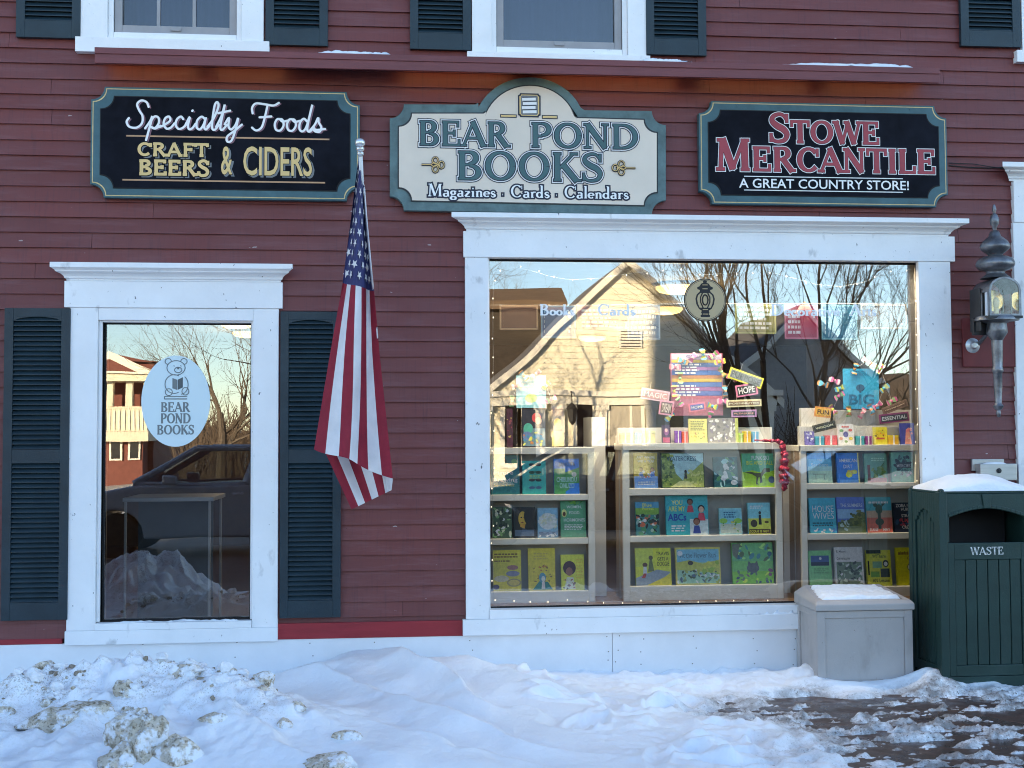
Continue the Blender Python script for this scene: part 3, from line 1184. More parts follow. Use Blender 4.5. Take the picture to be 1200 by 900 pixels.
# ------------------------------------------------------------------ the three hanging signs
TEAL = mat('sign_teal', (.035, .105, .125), rough=.45, var=.2, scale=7, bump=.08)
SAGE = mat('sign_sage', (.085, .15, .155), rough=.5, var=.3, scale=9, bump=.1)
BLACK = mat('sign_black', (.007, .008, .013), rough=.6, var=.5, scale=5, spec=.06)
CREAM = mat('sign_cream', (.70, .59, .49), rough=.5, var=.06, scale=2)
GOLD = mat('gold_leaf', (.60, .44, .20), rough=.4, var=.2, scale=20)
GOLD2 = mat('gold_paint', (.70, .47, .20), rough=.45, var=.08)
COPPER = mat('copper_line', (.50, .27, .15), rough=.45, var=.1)
PALEPAINT = mat('pale_paint', (.78, .77, .76), rough=.5, var=.05)
NAVY = mat('navy_paint', (.012, .016, .035), rough=.5, var=.1)
LETTERGREEN = mat('letter_green', (.045, .115, .12), rough=.5, var=.12)
LETTERRED = mat('letter_red', (.36, .045, .06), rough=.5, var=.12)
SHADOWGREY = mat('letter_grey_edge', (.16, .17, .18), rough=.5, var=.1)
SY = -.075          # face of the signs


def scoop(x0, z0, x1, z1, r, n=8):
    pts = []
    for cx, cz, a0, a1 in ((x0, z0, 90, 0), (x1, z0, 180, 90), (x1, z1, 270, 180), (x0, z1, 360, 270)):
        for j in range(n + 1):
            a = R(a0 + (a1 - a0) * j / n)
            pts.append((cx + r * math.cos(a), cz + r * math.sin(a)))
    return pts


def attach(m, name, o, inv):
    k = m.build(name, o)
    k.matrix_parent_inverse = inv
    return k


def sign_board(label, px, border, face, rim):
    x0, z0, x1, z1 = pbox(*px, SY)
    o = thing('shop_sign', label, 'sign', ((x0 + x1) / 2, 0, z0), 'painted signs hung on the clapboards')
    inv = Matrix.Translation(-Vector(o.location))
    m = MB()
    r = .088
    m.prism(scoop(x0, z0, x1, z1, r), SY, -.022, border)
    a = m.build('border', o, bevel=.004)
    m = MB()
    m.prism(scoop(x0 + .012, z0 + .012, x1 - .012, z1 - .012, r), SY - .0012, SY + .002, rim)
    m.prism(scoop(x0 + .018, z0 + .018, x1 - .018, z1 - .018, r), SY - .0022, SY + .002, border)
    b = m.build('gold_line', o)
    m = MB()
    q = .062
    m.prism(scoop(x0 + q, z0 + q, x1 - q, z1 - q, r), SY - .007, SY + .002, DARK)
    c = m.build('panel_edge', o, bevel=.002)
    q = .069
    m = MB()
    m.prism(scoop(x0 + q, z0 + q, x1 - q, z1 - q, r), SY - .0085, SY + .001, face)
    d = m.build('panel', o)
    m = MB()
    for t in (.15, .85):
        for zz in (z0 + .03, z1 - .03):
            m = MB()
            m.lathe([(.008, 0), (.006, -.004)], (x0 + (x1 - x0) * t, SY - .001, zz), border, 10, 'y')
            attach(m, 'bolt', o, inv)
    for k in (a, b, c, d):
        k.matrix_parent_inverse = inv
    return o, inv, SY - .0085


s1, inv, fy = sign_board('black sign with teal border, white script over gold block letters about beer and cider', (106, 104.5, 421.5, 233.5), TEAL, BLACK, GOLD)
m = MB()
bx = pbox(147.5, 119.5, 382, 166.5, fy)
letter(m, 'Specialty Foods', 'script', (bx[0] + .012, bx[1] - .006, bx[2] + .012, bx[3] - .006), fy, [(-.002, mat('script_shadow', (.22, .10, .13), rough=.5, var=0), -.0012)], cap=None)
letter(m, 'Specialty Foods', 'script', bx, fy, [(0.001, PALEPAINT, -.0045)])
attach(m, 'script_lettering', s1, inv)
m = MB()
for px in ((148, 160.5, 386, 162), (143.5, 211.5, 381, 213.3)):
    a, c = at(px[0], px[1], fy), at(px[2], px[3], fy)
    zc = at((px[0] + px[2]) / 2, (px[1] + px[3]) / 2, fy).z
    m.box(a.x, c.x, fy - .0015, fy + .001, zc - .005, zc + .005, COPPER)
attach(m, 'rule_line', s1, inv)
m = MB()
for t, px in (('CRAFT', (161, 167.5, 245, 183.5)), ('BEERS', (161.5, 187.5, 245.5, 206))):
    b_ = pbox(*px, fy)
    letter(m, t, 'slab', (b_[0] + .014, b_[1] - .012, b_[2] + .014, b_[3] - .012), fy, [(.001, SHADOWGREY, -.0012)])
    letter(m, t, 'slab', b_, fy, [(.007, BLACK, -.0025), (0.0005, GOLD2, -.004)])
for t, px in (('&', (258.5, 171, 273, 205.5)), ('CIDERS', (284.5, 171.5, 366.5, 207))):
    b_ = pbox(*px, fy)
    sans(m, t, (b_[0] + .012, b_[1] - .01, b_[2] + .012, b_[3] - .01), fy - .0012, SHADOWGREY, .02)
    sans(m, t, b_, fy - .003, BLACK, .03)
    sans(m, t, (b_[0] + .004, b_[1] + .004, b_[2] - .004, b_[3] - .004), fy - .0042, GOLD2, .012)
attach(m, 'block_lettering', s1, inv)

s3, inv, fy = sign_board('black sign with teal border and large red white-edged serif lettering for a country store', (819.5, 121, 1110, 241), TEAL, BLACK, GOLD)
m = MB()
lay = [(.0105, PALEPAINT, -.0012), (.0055, mat('letter_dark_red', (.05, .01, .015), rough=.5, var=0), -.0026), (.0035, LETTERRED, -.004)]
bx = pbox(902, 135, 1029.5, 168, fy)
letter(m, 'Stowe', 'smallcaps', bx, fy, lay)
bx = pbox(838, 165, 1095, 201.5, fy)
letter(m, 'Mercantile', 'smallcaps', bx, fy, lay)
attach(m, 'name_lettering', s3, inv)
m = MB()
sans(m, 'A GREAT COUNTRY STORE!', pbox(866, 210.5, 1065, 221.5, fy), fy - .0015, PALEPAINT, .012)
attach(m, 'tagline_lettering', s3, inv)
m = MB()
for yy in (208, 224):
    a, c = at(872, yy, fy), at(1058, yy, fy)
    zc = at(965, yy, fy).z
    m.box(a.x, c.x, fy - .0015, fy + .001, zc - .003, zc + .003, PALEPAINT)
attach(m, 'rule_line', s3, inv)

# the arched sign in the middle
PX = lambda x, y: (400 + x / 2.857, 60 + y / 2.857)


def outline(spec, Y):
    pts = []
    for it in spec:
        if len(it) == 2:
            q = at(*PX(*it), Y)
            pts.append((q.x, q.z))
        else:
            (cx, cy, r, a0, a1) = it
            for j in range(9):
                a = R(a0 + (a1 - a0) * j / 8)
                q = at(*PX(cx + r * math.cos(a), cy - r * math.sin(a)), Y)
                pts.append((q.x, q.z))
    return pts


def arch_spec(l, r, tl, tr, bl, br, c, xl, yl, xr, yr, cx, cy, rx, ry, th0, th1):
    S = [(l, bl, c, 90, 0), (r, br, c, 180, 90), (r, tr, c, 270, 180), (xr + 14, yr + 1), (xr + 4, yr - 6)]
    for j in range(25):
        a = R(th0 + (th1 - th0) * j / 24)
        S.append((cx + rx * math.cos(a), cy - ry * math.sin(a)))
    S += [(xl - 4, yl - 6), (xl - 14, yl), (l, tl, c, 0, -90)]
    return S


o_sp = arch_spec(162, 1087, 177, 200, 533, 547, 47, 462, 178, 800, 196, 630, 250, 185, 163, 22, 157)
i_sp = arch_spec(189, 1060, 205, 226, 503, 519, 44, 487, 205, 778, 219, 631, 260, 160, 148, 17, 163)
gz = at(618, 249, SY)
s2 = thing('shop_sign', 'cream arched sign with sage border and green outlined lettering above the show window', 'sign', (gz.x, 0, gz.z), 'painted signs hung on the clapboards')
inv = Matrix.Translation(-Vector(s2.location))
m = MB()
m.prism(outline(o_sp, SY), SY, -.022, SAGE)
attach(m, 'border', s2, inv).modifiers.new('bevel', 'BEVEL').width = .003
m = MB()
m.prism(outline(i_sp, SY - .006), SY - .006, SY + .002, mat('sign_dark_line', (.02, .025, .03), rough=.5, var=0))
attach(m, 'panel_edge', s2, inv)
fy = SY - .0085
i2 = arch_spec(193, 1056, 209, 230, 499, 515, 44, 490, 209, 775, 223, 631, 260, 156, 144, 17, 163)
m = MB()
m.prism(outline(i2, fy), fy, SY + .001, CREAM)
attach(m, 'panel', s2, inv)
m = MB()
lay = [(.0170, NAVY, -.0012), (.0110, PALEPAINT, -.0028), (.0050, NAVY, -.0044), (-.0010, LETTERGREEN, -.006)]
b1 = pbox(491, 142.5, 599, 171.5, fy)
letter(m, 'BEAR', 'serif', b1, fy, lay)
b1 = pbox(622, 145, 747.5, 174, fy)
letter(m, 'POND', 'serif', b1, fy, lay)
b1 = pbox(535.5, 178.5, 706, 212, fy)
letter(m, 'BOOKS', 'serif', b1, fy, lay)
attach(m, 'name_lettering', s2, inv)
m = MB()
b1 = pbox(501, 217, 737, 235, fy)
letter(m, 'Magazines \u00b7 Cards \u00b7 Calendars', 'serif', b1, fy, [(.0105, NAVY, -.0012), (-.0005, PALEPAINT, -.0028)])
attach(m, 'tagline_lettering', s2, inv)
m = MB()
# emblem: a stack of books on a notched plate, between two bars
ex0, ez0, ex1, ez1 = pbox(607, 109.5, 633.5, 137.5, fy)
m.prism(scoop(ex0, ez0, ex1, ez1, .014), fy - .003, fy + .001, NAVY)
m.prism(scoop(ex0 + .010, ez0 + .010, ex1 - .010, ez1 - .010, .012), fy - .0045, fy, GOLD2)
m.prism(scoop(ex0 + .020, ez0 + .016, ex1 - .020, ez1 - .016, .006), fy - .0055, fy, SHADOWGREY)
hz = (ez1 - ez0 - .05) / 4
for k in range(4):
    z0 = ez0 + .025 + k * hz
    sx = (.003, -.004, .004, -.002)[k]
    m.poly([(ex0 + .030 + sx, fy - .007, z0), (ex1 - .032 + sx, fy - .007, z0 + .004), (ex1 - .032 + sx, fy - .007, z0 + hz * .7 + .004), (ex0 + .030 + sx, fy - .007, z0 + hz * .7)], PALEPAINT)
    m.poly([(ex0 + .030 + sx, fy - .0071, z0 + hz * .7), (ex1 - .032 + sx, fy - .0071, z0 + hz * .7 + .004), (ex1 - .028 + sx, fy - .0071, z0 + hz * .9 + .004), (ex0 + .034 + sx, fy - .0071, z0 + hz * .9)], NAVY)
for a in ((586, 134, 605.5, 138), (635, 135, 653.5, 139.5)):
    q = pbox(*a, fy)
    m.box(q[0], q[2], fy - .002, fy + .001, q[1], q[3], NAVY)
    m.box(q[0] + .006, q[2] - .006, fy - .003, fy + .001, q[1] + .006, q[3] - .006, GOLD2)
attach(m, 'emblem', s2, inv)
for x0, x1, y0, y1, d in ((494, 521, 183.5, 203, 1), (717, 744.5, 188, 206, -1)):
    m = MB()
    q = pbox(x0, y0, x1, y1, fy)
    cx, cz, hw, hh = (q[0] + q[2]) / 2, (q[1] + q[3]) / 2, (q[2] - q[0]) / 2, (q[3] - q[1]) / 2
    for rad, mm, dy in ((.0085, NAVY, -.002), (.0032, GOLD2, -.009)):
        P = lambda u, v: (cx + d * u * hw, fy + dy, cz + v * hh)
        m.tube([P(-1, 0), P(-.2, 0)], rad, mm, 6)
        for k in range(3):
            c0 = (.2, .5), (.2, -.5), (.72, 0)
            c = c0[k]
            m.tube([P(c[0] + .24 * math.cos(t * .5236), c[1] + .42 * math.sin(t * .5236)) for t in range(13)], rad, mm, 6)
        m.tube([P(-.2, 0), P(.1, .3), P(.45, -.1), P(.62, .2)], rad, mm, 6)
        m.tube([P(-.2, 0), P(.1, -.3), P(.45, .1), P(.62, -.2)], rad, mm, 6)
    attach(m, 'scroll_ornament', s2, inv)

# ------------------------------------------------------------------ flag on its slanting pole
RED = mat('flag_red', (.27, .014, .032), rough=.75, var=.12, scale=14, bump=.15, bscale=160)
WHT = mat('flag_white', (.66, .64, .66), rough=.75, var=.06, scale=14, bump=.15, bscale=160)
BLU = mat('flag_blue', (.035, .04, .13), rough=.75, var=.15, scale=14, bump=.15, bscale=160)
tip = at(422.5, 182, -1.2)
root = at(433, 425, -.02)
pd = (root - tip).normalized()
FL = thing('flag', 'striped and starred flag hanging limp from a slanting white pole on the wall', 'flag', root)
inv = Matrix.Translation(-root)
m = MB()
m.tube([tip, tip + pd * .4, root - pd * .02], [.0125, .0125, .0135], mat('white_pole', (.68, .70, .72), rough=.3, var=.06), 12)
attach(m, 'pole', FL, inv).data.polygons.foreach_set('use_smooth', [True] * 26)
m = MB()
up = -pd
SILVER = mat('silver_finial', (.72, .74, .76), rough=.25, var=.05, metal=.7)
for d, r in ((.012, .020), (.045, .024), (.085, .030)):
    m.ball(tip + up * d, r, SILVER, 14, 10, (1, 1, .9))
fin = attach(m, 'finial', FL, inv)
fin.data.polygons.foreach_set('use_smooth', [True] * len(fin.data.polygons))
m = MB()
m.lathe([(.05, 0), (.05, -.008), (.022, -.02), (.02, -.09)], (root.x, -.018, root.z - .01), SILVER, 16, 'y')
attach(m, 'wall_bracket', FL, inv)

LK = [(0, 419.5, 188), (.2, 411, 258), (.4, 401.5, 331), (.6, 390, 395), (.8, 378.5, 462), (1, 368, 525)]
RK = [(0, 425.5, 189), (.2, 431, 262), (.4, 438.5, 341), (.6, 445, 415), (.8, 453, 490), (1, 460.5, 560)]
L2 = [(0, 421, 192), (.2, 414, 262), (.4, 405, 336), (.6, 394, 400), (.78, 384, 470), (.9, 381, 530), (1, 412, 597)]
R2 = [(0, 425, 190), (.2, 430.6, 263), (.4, 438, 342.5), (.6, 444.6, 417), (.8, 452.4, 494), (1, 459.5, 574)]


def kn(K, v):
    for a, b in zip(K[:-1], K[1:]):
        if v <= b[0] + 1e-9:
            t = (v - a[0]) / (b[0] - a[0])
            return a[1] + (b[1] - a[1]) * t, a[2] + (b[2] - a[2]) * t
    return K[-1][1], K[-1][2]


UF = 7.0 / 13 + 1e-6


def flag_pt(u, v):
    """u down the hoist, v along the fly."""
    hoist = tip + pd * (.05 + 1.05 * u)
    if u <= UF:
        a = u / UF
        l, r = kn(LK, v), kn(RK, v)
        y0 = tip.y + .02
        wob = 0
        # uneven pleats
        aa = a + .035 * math.sin(a * 9 + v * 5) * (1 - a) * a * 4
        px = l[0] + (r[0] - l[0]) * aa
        py = l[1] + (r[1] - l[1]) * a + 2.0 * math.sin(a * 8 + 1) * v
        dep = .05 * (1 - v) + .035
        y = y0 + dep * math.sin(a * math.pi * 2.6 + v * 2.2 + .5) + .05 * a * v + .012 * math.sin(v * 15 + a * 5) * v + .022 * math.sin(v * 7 - a * 9 + 1) * math.sin(a * 3.14) * v + .006 * math.sin(v * 31 + a * 17)
    else:
        b = (u - UF) / (1 - UF)
        l, r = kn(L2, v), kn(R2, v)
        px = r[0] + (l[0] - r[0]) * b
        py = r[1] + (l[1] - r[1]) * b
        ya = tip.y + .02 + .035 * math.sin(math.pi * 2.6 + v * 2.2 + .5) + .05 * v
        q = min(b * 9, 1.0)
        q = q * q * (3 - 2 * q)
        y = ya + (tip.y + .24 - ya) * q + .08 * b + .025 * math.sin(b * 9 + v * 3) * q
        px -= 2.5 * math.sin(min(b * 9, 1.0) * 3.1416) * (1 - v)
    p = at(px, py, y)
    k = max(0.0, 1 - v / .10)
    k = k * k
    hp = Vector((hoist.x, hoist.y, hoist.z))
    return p.lerp(hp, k * min(1, .15 + u)) if u > 0 else p


m = MB()
NU, NV = 156, 110


def fmat(u, v):
    s = int(u * 13)
    if v < .4 and s < 7:
        return BLU
    return RED if s % 2 == 0 else WHT


m.grid(flag_pt, NU, NV, fmat)
# stars: nine rows of six and five, embroidered a hair above the cloth
for r_ in range(9):
    for c_ in range(6 if r_ % 2 == 0 else 5):
        u = (7 / 13) * (r_ + 1) / 10
        v = .4 * ((c_ * 2 + (1 if r_ % 2 == 0 else 2)) / 12)
        p = flag_pt(u, v)
        du = (flag_pt(u + .004, v) - flag_pt(u - .004, v))
        dv = (flag_pt(u, v + .004) - flag_pt(u, v - .004))
        if du.length < 1e-6 or dv.length < 1e-6:
            continue
        nrm = du.cross(dv).normalized()
        if nrm.y > 0:
            nrm = -nrm
        du.normalize()
        dv = nrm.cross(du).normalized()
        rad = .028
        sc = min(1.0, .45 + v * 1.6)
        ring = []
        for j in range(10):
            rr = rad if j % 2 == 0 else rad * .42
            a = 2 * math.pi * j / 10
            ring.append(p + nrm * .006 + (du * math.sin(a) * sc - dv * math.cos(a)) * rr)
        for j in range(10):
            m.poly([p + nrm * .007, ring[j], ring[(j + 1) % 10]], WHT)
cl = attach(m, 'flag_cloth', FL, inv)
cl.data.polygons.foreach_set('use_smooth', [True] * len(cl.data.polygons))
cl.data.update()

# ------------------------------------------------------------------ carriage lantern on the wall
IRON = mat('weathered_iron', (.17, .175, .19), rough=.40, var=.45, scale=14, bump=.3, bscale=45, metal=.75)
IRONDK = mat('dark_iron', (.03, .032, .036), rough=.5, var=.3, metal=.4)
LYc = -.27
lc = at(1169, 430, LYc)
PXM = 1 / ((lc - CAM).dot(fw) and FPX / (lc - CAM).dot(fw))
LT = thing('carriage_lantern', 'weathered iron carriage lantern with onion top bracketed to the red wall', 'wall lantern', lc)


def lz(py):
    return at(1169, py, LYc).z - lc.z


def prof(pts):
    return [(max(w_ / 2 * PXM, .0005), lz(y)) for w_, y in pts][::-1]


m = MB()
m.lathe(prof([(2, 240), (4, 243), (5, 246), (2.5, 250), (7, 252), (10.5, 257), (10, 262), (5, 267), (4, 270), (9, 271), (12, 274), (14, 277), (20, 279.5), (27, 282.5), (32, 286), (34, 289), (33, 291.5), (28, 294), (20, 297), (16, 299), (15, 301)]), (0, 0, 0), IRON, 28)
m.lathe(prof([(18, 300), (27, 301), (36, 303), (41, 305.5), (43.5, 308.5), (43.5, 311), (41, 313.5), (35, 316), (24, 317.5), (21, 319), (21, 321), (27, 323.5), (35, 326.5)]), (0, 0, 0), IRON, 28)
m.build('onion_cap', LT, smooth=True, angle=60)
m = MB()
m.lathe(prof([(46, 371), (50, 374), (50, 376), (32, 377), (22, 379), (23, 384), (24, 390), (16, 396), (13, 399)]), (0, 0, 0), IRON, 24)
m.lathe(prof([(13, 398), (12, 418), (11, 430), (12.5, 432), (13, 435), (10, 437), (9.5, 455), (7.5, 472), (9, 474), (12, 476), (9, 479), (4, 481), (5.5, 484), (4, 488), (1, 489)]), (0, 0, 0), IRON, 20)
m.build('tail_stem', LT, smooth=True, angle=50)
# body: rounded glazed front with side panels
W = 38 * PXM / 2
zt_, zb2_ = lz(327), lz(372)


def arch_frame(m, W, zb_, zt_, y, th, bar, mm, n=14):
    pts_o, pts_i = [], []
    rr = W
    zs = zt_ - rr * .8
    for j in range(n + 1):
        a = math.pi * j / n
        pts_o.append((W * math.cos(a), zs + rr * .8 * math.sin(a)))
        pts_i.append(((W - bar) * math.cos(a), zs + (rr * .8 - bar) * math.sin(a)))
    o_ = [(W, zb_)] + pts_o + [(-W, zb_)]
    i_ = [(W - bar, zb_ + bar)] + pts_i + [(-W + bar, zb_ + bar)]
    for k in range(len(o_)):
        k2 = (k + 1) % len(o_)
        for (yy, flip) in ((y, 0), (y + th, 1)):
            q = [(o_[k][0], yy, o_[k][1]), (o_[k2][0], yy, o_[k2][1]), (i_[k2][0], yy, i_[k2][1]), (i_[k][0], yy, i_[k][1])]
            m.poly(q[::-1] if flip else q, mm)
        m.poly([(i_[k][0], y, i_[k][1]), (i_[k2][0], y, i_[k2][1]), (i_[k2][0], y + th, i_[k2][1]), (i_[k][0], y + th, i_[k][1])], mm)
        m.poly([(o_[k][0], y, o_[k][1]), (o_[k2][0], y, o_[k2][1]), (o_[k2][0], y + th, o_[k2][1]), (o_[k][0], y + th, o_[k][1])], mm)
    return i_


m = MB()
dep = W * 1.12
inn = arch_frame(m, W, zb2_, zt_, -dep, .008, .014, IRON)
arch_frame(m, W, zb2_, zt_, dep - .008, .008, .014, IRONDK)
for sx in (-1, 1):
    for yy in (-dep + .006, -.006, dep - .018):
        m.box(sx * W - .006, sx * W + .006, yy, yy + .012, zb2_, zt_ - W * .8, IRON)
    m.box(sx * W - .005, sx * W + .005, -dep + .008, dep - .008, zt_ - W * .8 - .01, zt_ - W * .8 + .006, IRON)
m.box(-W - .008, W + .008, -dep - .006, dep + .006, zb2_ - .016, zb2_ + .001, IRONDK)
m.build('lamp_body', LT)
m = MB()
ns = 12
rr = W
for k in range(ns):
    a, b = math.pi * k / ns, math.pi * (k + 1) / ns
    zs = zt_ - rr * .8
    m.poly([(W * math.cos(a), -dep + .008, zs + rr * .8 * math.sin(a)), (W * math.cos(b), -dep + .008, zs + rr * .8 * math.sin(b)), (W * math.cos(b), dep - .008, zs + rr * .8 * math.sin(b)), (W * math.cos(a), dep - .008, zs + rr * .8 * math.sin(a))], IRON)
m.build('lamp_roof', LT)
m = MB()
LG = glass_mat('lantern_glass', .02, (.95, .93, .85))
m.poly([(p[0] * .98, -dep + .004, p[1]) for p in inn], LG)
for sx in (-1, 1):
    m.poly([(sx * W * .97, -dep + .01, zb2_), (sx * W * .97, dep - .01, zb2_), (sx * W * .97, dep - .01, zt_ - W * .8), (sx * W * .97, -dep + .01, zt_ - W * .8)], LG)
m.build('glass', LT)
m = MB()
BRASS = mat('brass_reflector', (.75, .55, .25), rough=.25, var=.1, metal=.9)
m.lathe([(.075, -.01), (.068, .01), (.045, .028), (.012, .034)], (.008, dep - .06, (zt_ + zb2_) / 2 - .01), BRASS, 24, 'y')
m.build('reflector', LT, smooth=True)
m = MB()
m.lathe([(.016, 0), (.016, .05), (.012, .055), (.02, .075), (.024, .1), (.014, .125), (.002, .135)], (.0, 0, zb2_ + .01), mat('bulb_glass', (.75, .62, .38), rough=.15, var=.05, spec=.8), 16)
m.build('bulb', LT, smooth=True)
m = MB()
m.box(-W - .016, -W - .007, -.02, .13, lz(388), lz(338), IRONDK)

m.box(-W - .03, W * .2, .05, .08, lz(392), lz(372), IRONDK)
m.tube([(0, .0, lz(385)), (0, .12, lz(388)), (-.02, -LYc - .02, lz(402))], .014, IRON, 10)
m.lathe([(.055, .0), (.055, -.012), (.03, -.03), (.02, -.05)], (-.06, -LYc - .024, lz(402)), mat('galvanised', (.5, .52, .54), rough=.35, metal=.6), 20, 'y')
m.build('bracket', LT, bevel=.003)
m = MB()
q = pbox(1128, 373, 1190, 430, -.03)
m.box(q[0] - lc.x, q[2] - lc.x, -.036 - LYc, -.018 - LYc, q[1] - lc.z, q[3] - lc.z, mat('mount_board_red', (.15, .022, .024), rough=.55, var=.15))
m.build('mounting_board', LT, bevel=.003)

# cable between sign height and the right casing
m = MB()
m.tube([at(1112, 194, -.02), at(1135, 196, -.03), at(1158, 197, -.024), at(1178, 196, -.03)], .004, mat('black_cable', (.02, .02, .02), rough=.6), 6)
m.tube([at(1112, 191, -.024), at(1140, 192, -.03), at(1178, 198, -.03)], .003, mat('black_cable', (.02, .02, .02)), 6)
tag(m.build('cable'), 'thin black cable running along the clapboards beside the country store sign', 'cable')

# steel wall box
STEEL = mat('brushed_steel', (.42, .41, .40), rough=.38, var=.12, scale=3, metal=.6, stretch=(1, 1, 20))
q = pbox(1140, 538, 1182, 560, -.05)
WBX = thing('wall_box', 'steel utility box on the clapboards above the green waste bin', 'utility box', (q[0], 0, q[1]))
m = MB()
m.box(0, q[2] - q[0] - .03, -.045, -.019, .05, q[3] - q[1], STEEL)
m.build('back_plate', WBX, bevel=.003)
m = MB()
a = pbox(1149, 543.5, 1192, 563, -.12)
m.box(a[0] - q[0], a[2] - q[0], -.12, -.0455, a[1] - q[1], a[3] - q[1], STEEL)
m.build('cover', WBX, bevel=.005)
m = MB()
m.lathe([(.018, 0), (.018, -.006), (.010, -.008), (.008, -.014)], ((a[0] + a[2]) / 2 - q[0], -.12, (a[1] + a[3]) / 2 - q[1] + .01), IRONDK, 16, 'y')
m.build('lock', WBX)
m = MB()
m.ball(((a[0] + a[2]) / 2 - q[0] - .01, -.08, a[3] - q[1] + .0), .085, SNOW_LIGHT, 16, 8, (1, .35, .14))
tag(m.build('snow', WBX, smooth=True), kind='stuff')

# ------------------------------------------------------------------ beige storage box
GZ = -.05
BEIGE = mat('beige_plastic', (.42, .38, .365), rough=.5, var=.06, scale=4, bump=.12, bscale=120)
fl, fr_ = at(958.5, 790, -.45), at(1070.5, 790, -.45)
bz0, bz1 = GZ, at(1010, 716, -.45).z
BXW, BXD = fr_.x - fl.x, .42
DB = thing('storage_box', 'small beige plastic storage box with snow on its sloping lid', 'storage box', (fl.x, -.45, bz0))
H = bz1 - bz0
wear(BEIGE, ((5, (1, 1, .4), .56, .85, (.30, .26, .235)), (45, (1, 1, 1), .66, .72, (.20, .17, .15)), (60, (.3, 1, 2), .68, .74, (.58, .54, .51))))
m = MB()
m.box(.012, BXW - .012, .012, BXD, 0, H, BEIGE)
for x0, x1 in ((0, .055), (BXW - .055, BXW)):
    m.box(x0, x1, 0, .0115, 0, H, BEIGE)
m.box(.0555, BXW - .0555, .002, .0115, 0, .03, BEIGE)
m.box(.0555, BXW - .0555, .002, .0115, H - .045, H, BEIGE)
m.box(.057, BXW - .057, .0095, .0118, .032, H - .047, BEIGE)
for y0, y1 in ((.014, .07), (BXD - .06, BXD)):
    m.box(0, .0115, y0, y1, 0, H, BEIGE)
m.box(.002, .0115, .0705, BXD - .0605, H - .045, H, BEIGE)
m.build('body', DB, bevel=.0025)
m = MB()
# sloping lid: high at the back, with a raised rim
lt0 = H + .004
lf, lb = H + .055, H + .125
x0, x1 = -.012, BXW + .012
y0, y1 = -.015, BXD + .01


def lid_z(y):
    return lf + (lb - lf) * max(0, min(1, (y - .06) / (BXD - .06)))


k0 = [(x0, y0, lt0), (x1, y0, lt0), (x1, y1, lt0), (x0, y1, lt0)]
k1 = [(x0, y0, lf - .01), (x1, y0, lf - .01), (x1, y1, lf + .02), (x0, y1, lf + .02)]
ins = .05
k2 = [(x0 + .015, y0 + .03, lf + .012), (x1 - .015, y0 + .03, lf + .012), (x1 - .07, y1 - .015, lb), (x0 + .07, y1 - .015, lb)]
k3 = [(x0 + .055, y0 + .075, lf + .014), (x1 - .055, y0 + .075, lf + .014), (x1 - .10, y1 - .05, lb - .012), (x0 + .10, y1 - .05, lb - .012)]
m.poly(k0[::-1], BEIGE)
for a, b in ((k0, k1), (k1, k2), (k2, k3)):
    for j in range(4):
        j2 = (j + 1) % 4
        m.poly([a[j], a[j2], b[j2], b[j]], BEIGE)
m.poly([(p[0], p[1], p[2] - .006) for p in k3], BEIGE)
m.build('lid', DB, bevel=.006, fix=True)
m = MB()
rs = random.Random(5)
sn = MB()


def snowpatch(P, nu, nv, thick, seed, edge=.12, mtl=None):
    """bumpy sheet of settled snow over the surface P(u,v); thins out at a ragged edge."""
    def Q(u, v):
        p = Vector(P(u, v))
        e = min(u, 1 - u, v, 1 - v) / edge
        e = e + .7 * (mnoise.noise((u * 9 + seed, v * 9, seed)) + .0)
        t = max(0, min(1, e))
        t = t * t * (3 - 2 * t)
        h = thick * t * (1 + .35 * mnoise.noise((u * 5, v * 5, seed * 2)) + .25 * mnoise.noise((u * 22, v * 14, seed * 3)))
        return p + Vector((0, 0, h - .006 * (1 - t)))
    mm = MB()
    mm.grid(Q, nu, nv, lambda u, v: mtl or SNOW_LIGHT)
    return mm


def lidpt(u, v):
    a = Vector(k3[0]).lerp(Vector(k3[1]), u)
    b = Vector(k3[3]).lerp(Vector(k3[2]), u)
    return a.lerp(b, v) - Vector((0, 0, .004))


tag(snowpatch(lidpt, 70, 40, .022, 3.1, .06).build('snow', DB, smooth=True, angle=0), kind='stuff')

# ------------------------------------------------------------------ green waste bin
BGREEN = mat('bin_green', (.013, .042, .038), rough=.42, var=.18, scale=5, bump=.15, bscale=100)
fy_ = -.62
bl = at(1104.5, 803, fy_)
btop = at(1106, 577, fy_).z
BW_, BD_ = .66, .485
WB = thing('waste_bin', 'dark green slatted waste bin with an arched mouth and snow on its roof', 'waste bin', (bl.x, fy_, GZ))
H = btop - GZ
wear(BGREEN, ((4, (1, 1, .5), .58, .95, (.035, .065, .062)), (50, (1, 1, .5), .68, .76, (.07, .10, .10)), (90, (1, 1, 1), .70, .75, (.16, .18, .18))))
post = .055
m = MB()
for xx in (0, BW_ - post):
    for yy in (0, BD_ - post):
        m.box(xx, xx + post, yy, yy + post, 0, H, BGREEN)
        m.lathe([(.022, 0), (.024, .008), (.016, .018), (.004, .022)], (xx + post / 2, yy + post / 2, H), BGREEN, 12)
m.build('corner_post', WB, bevel=.008)
mouth0, mouth1 = H - (.345 - .175) / 3 * .0 - .29, H - .05
mz0 = at(1155, 635, fy_ + .02).z - GZ
mzs = at(1155, 606, fy_ + .02).z - GZ
mzt = at(1155, 596, fy_ + .02).z - GZ


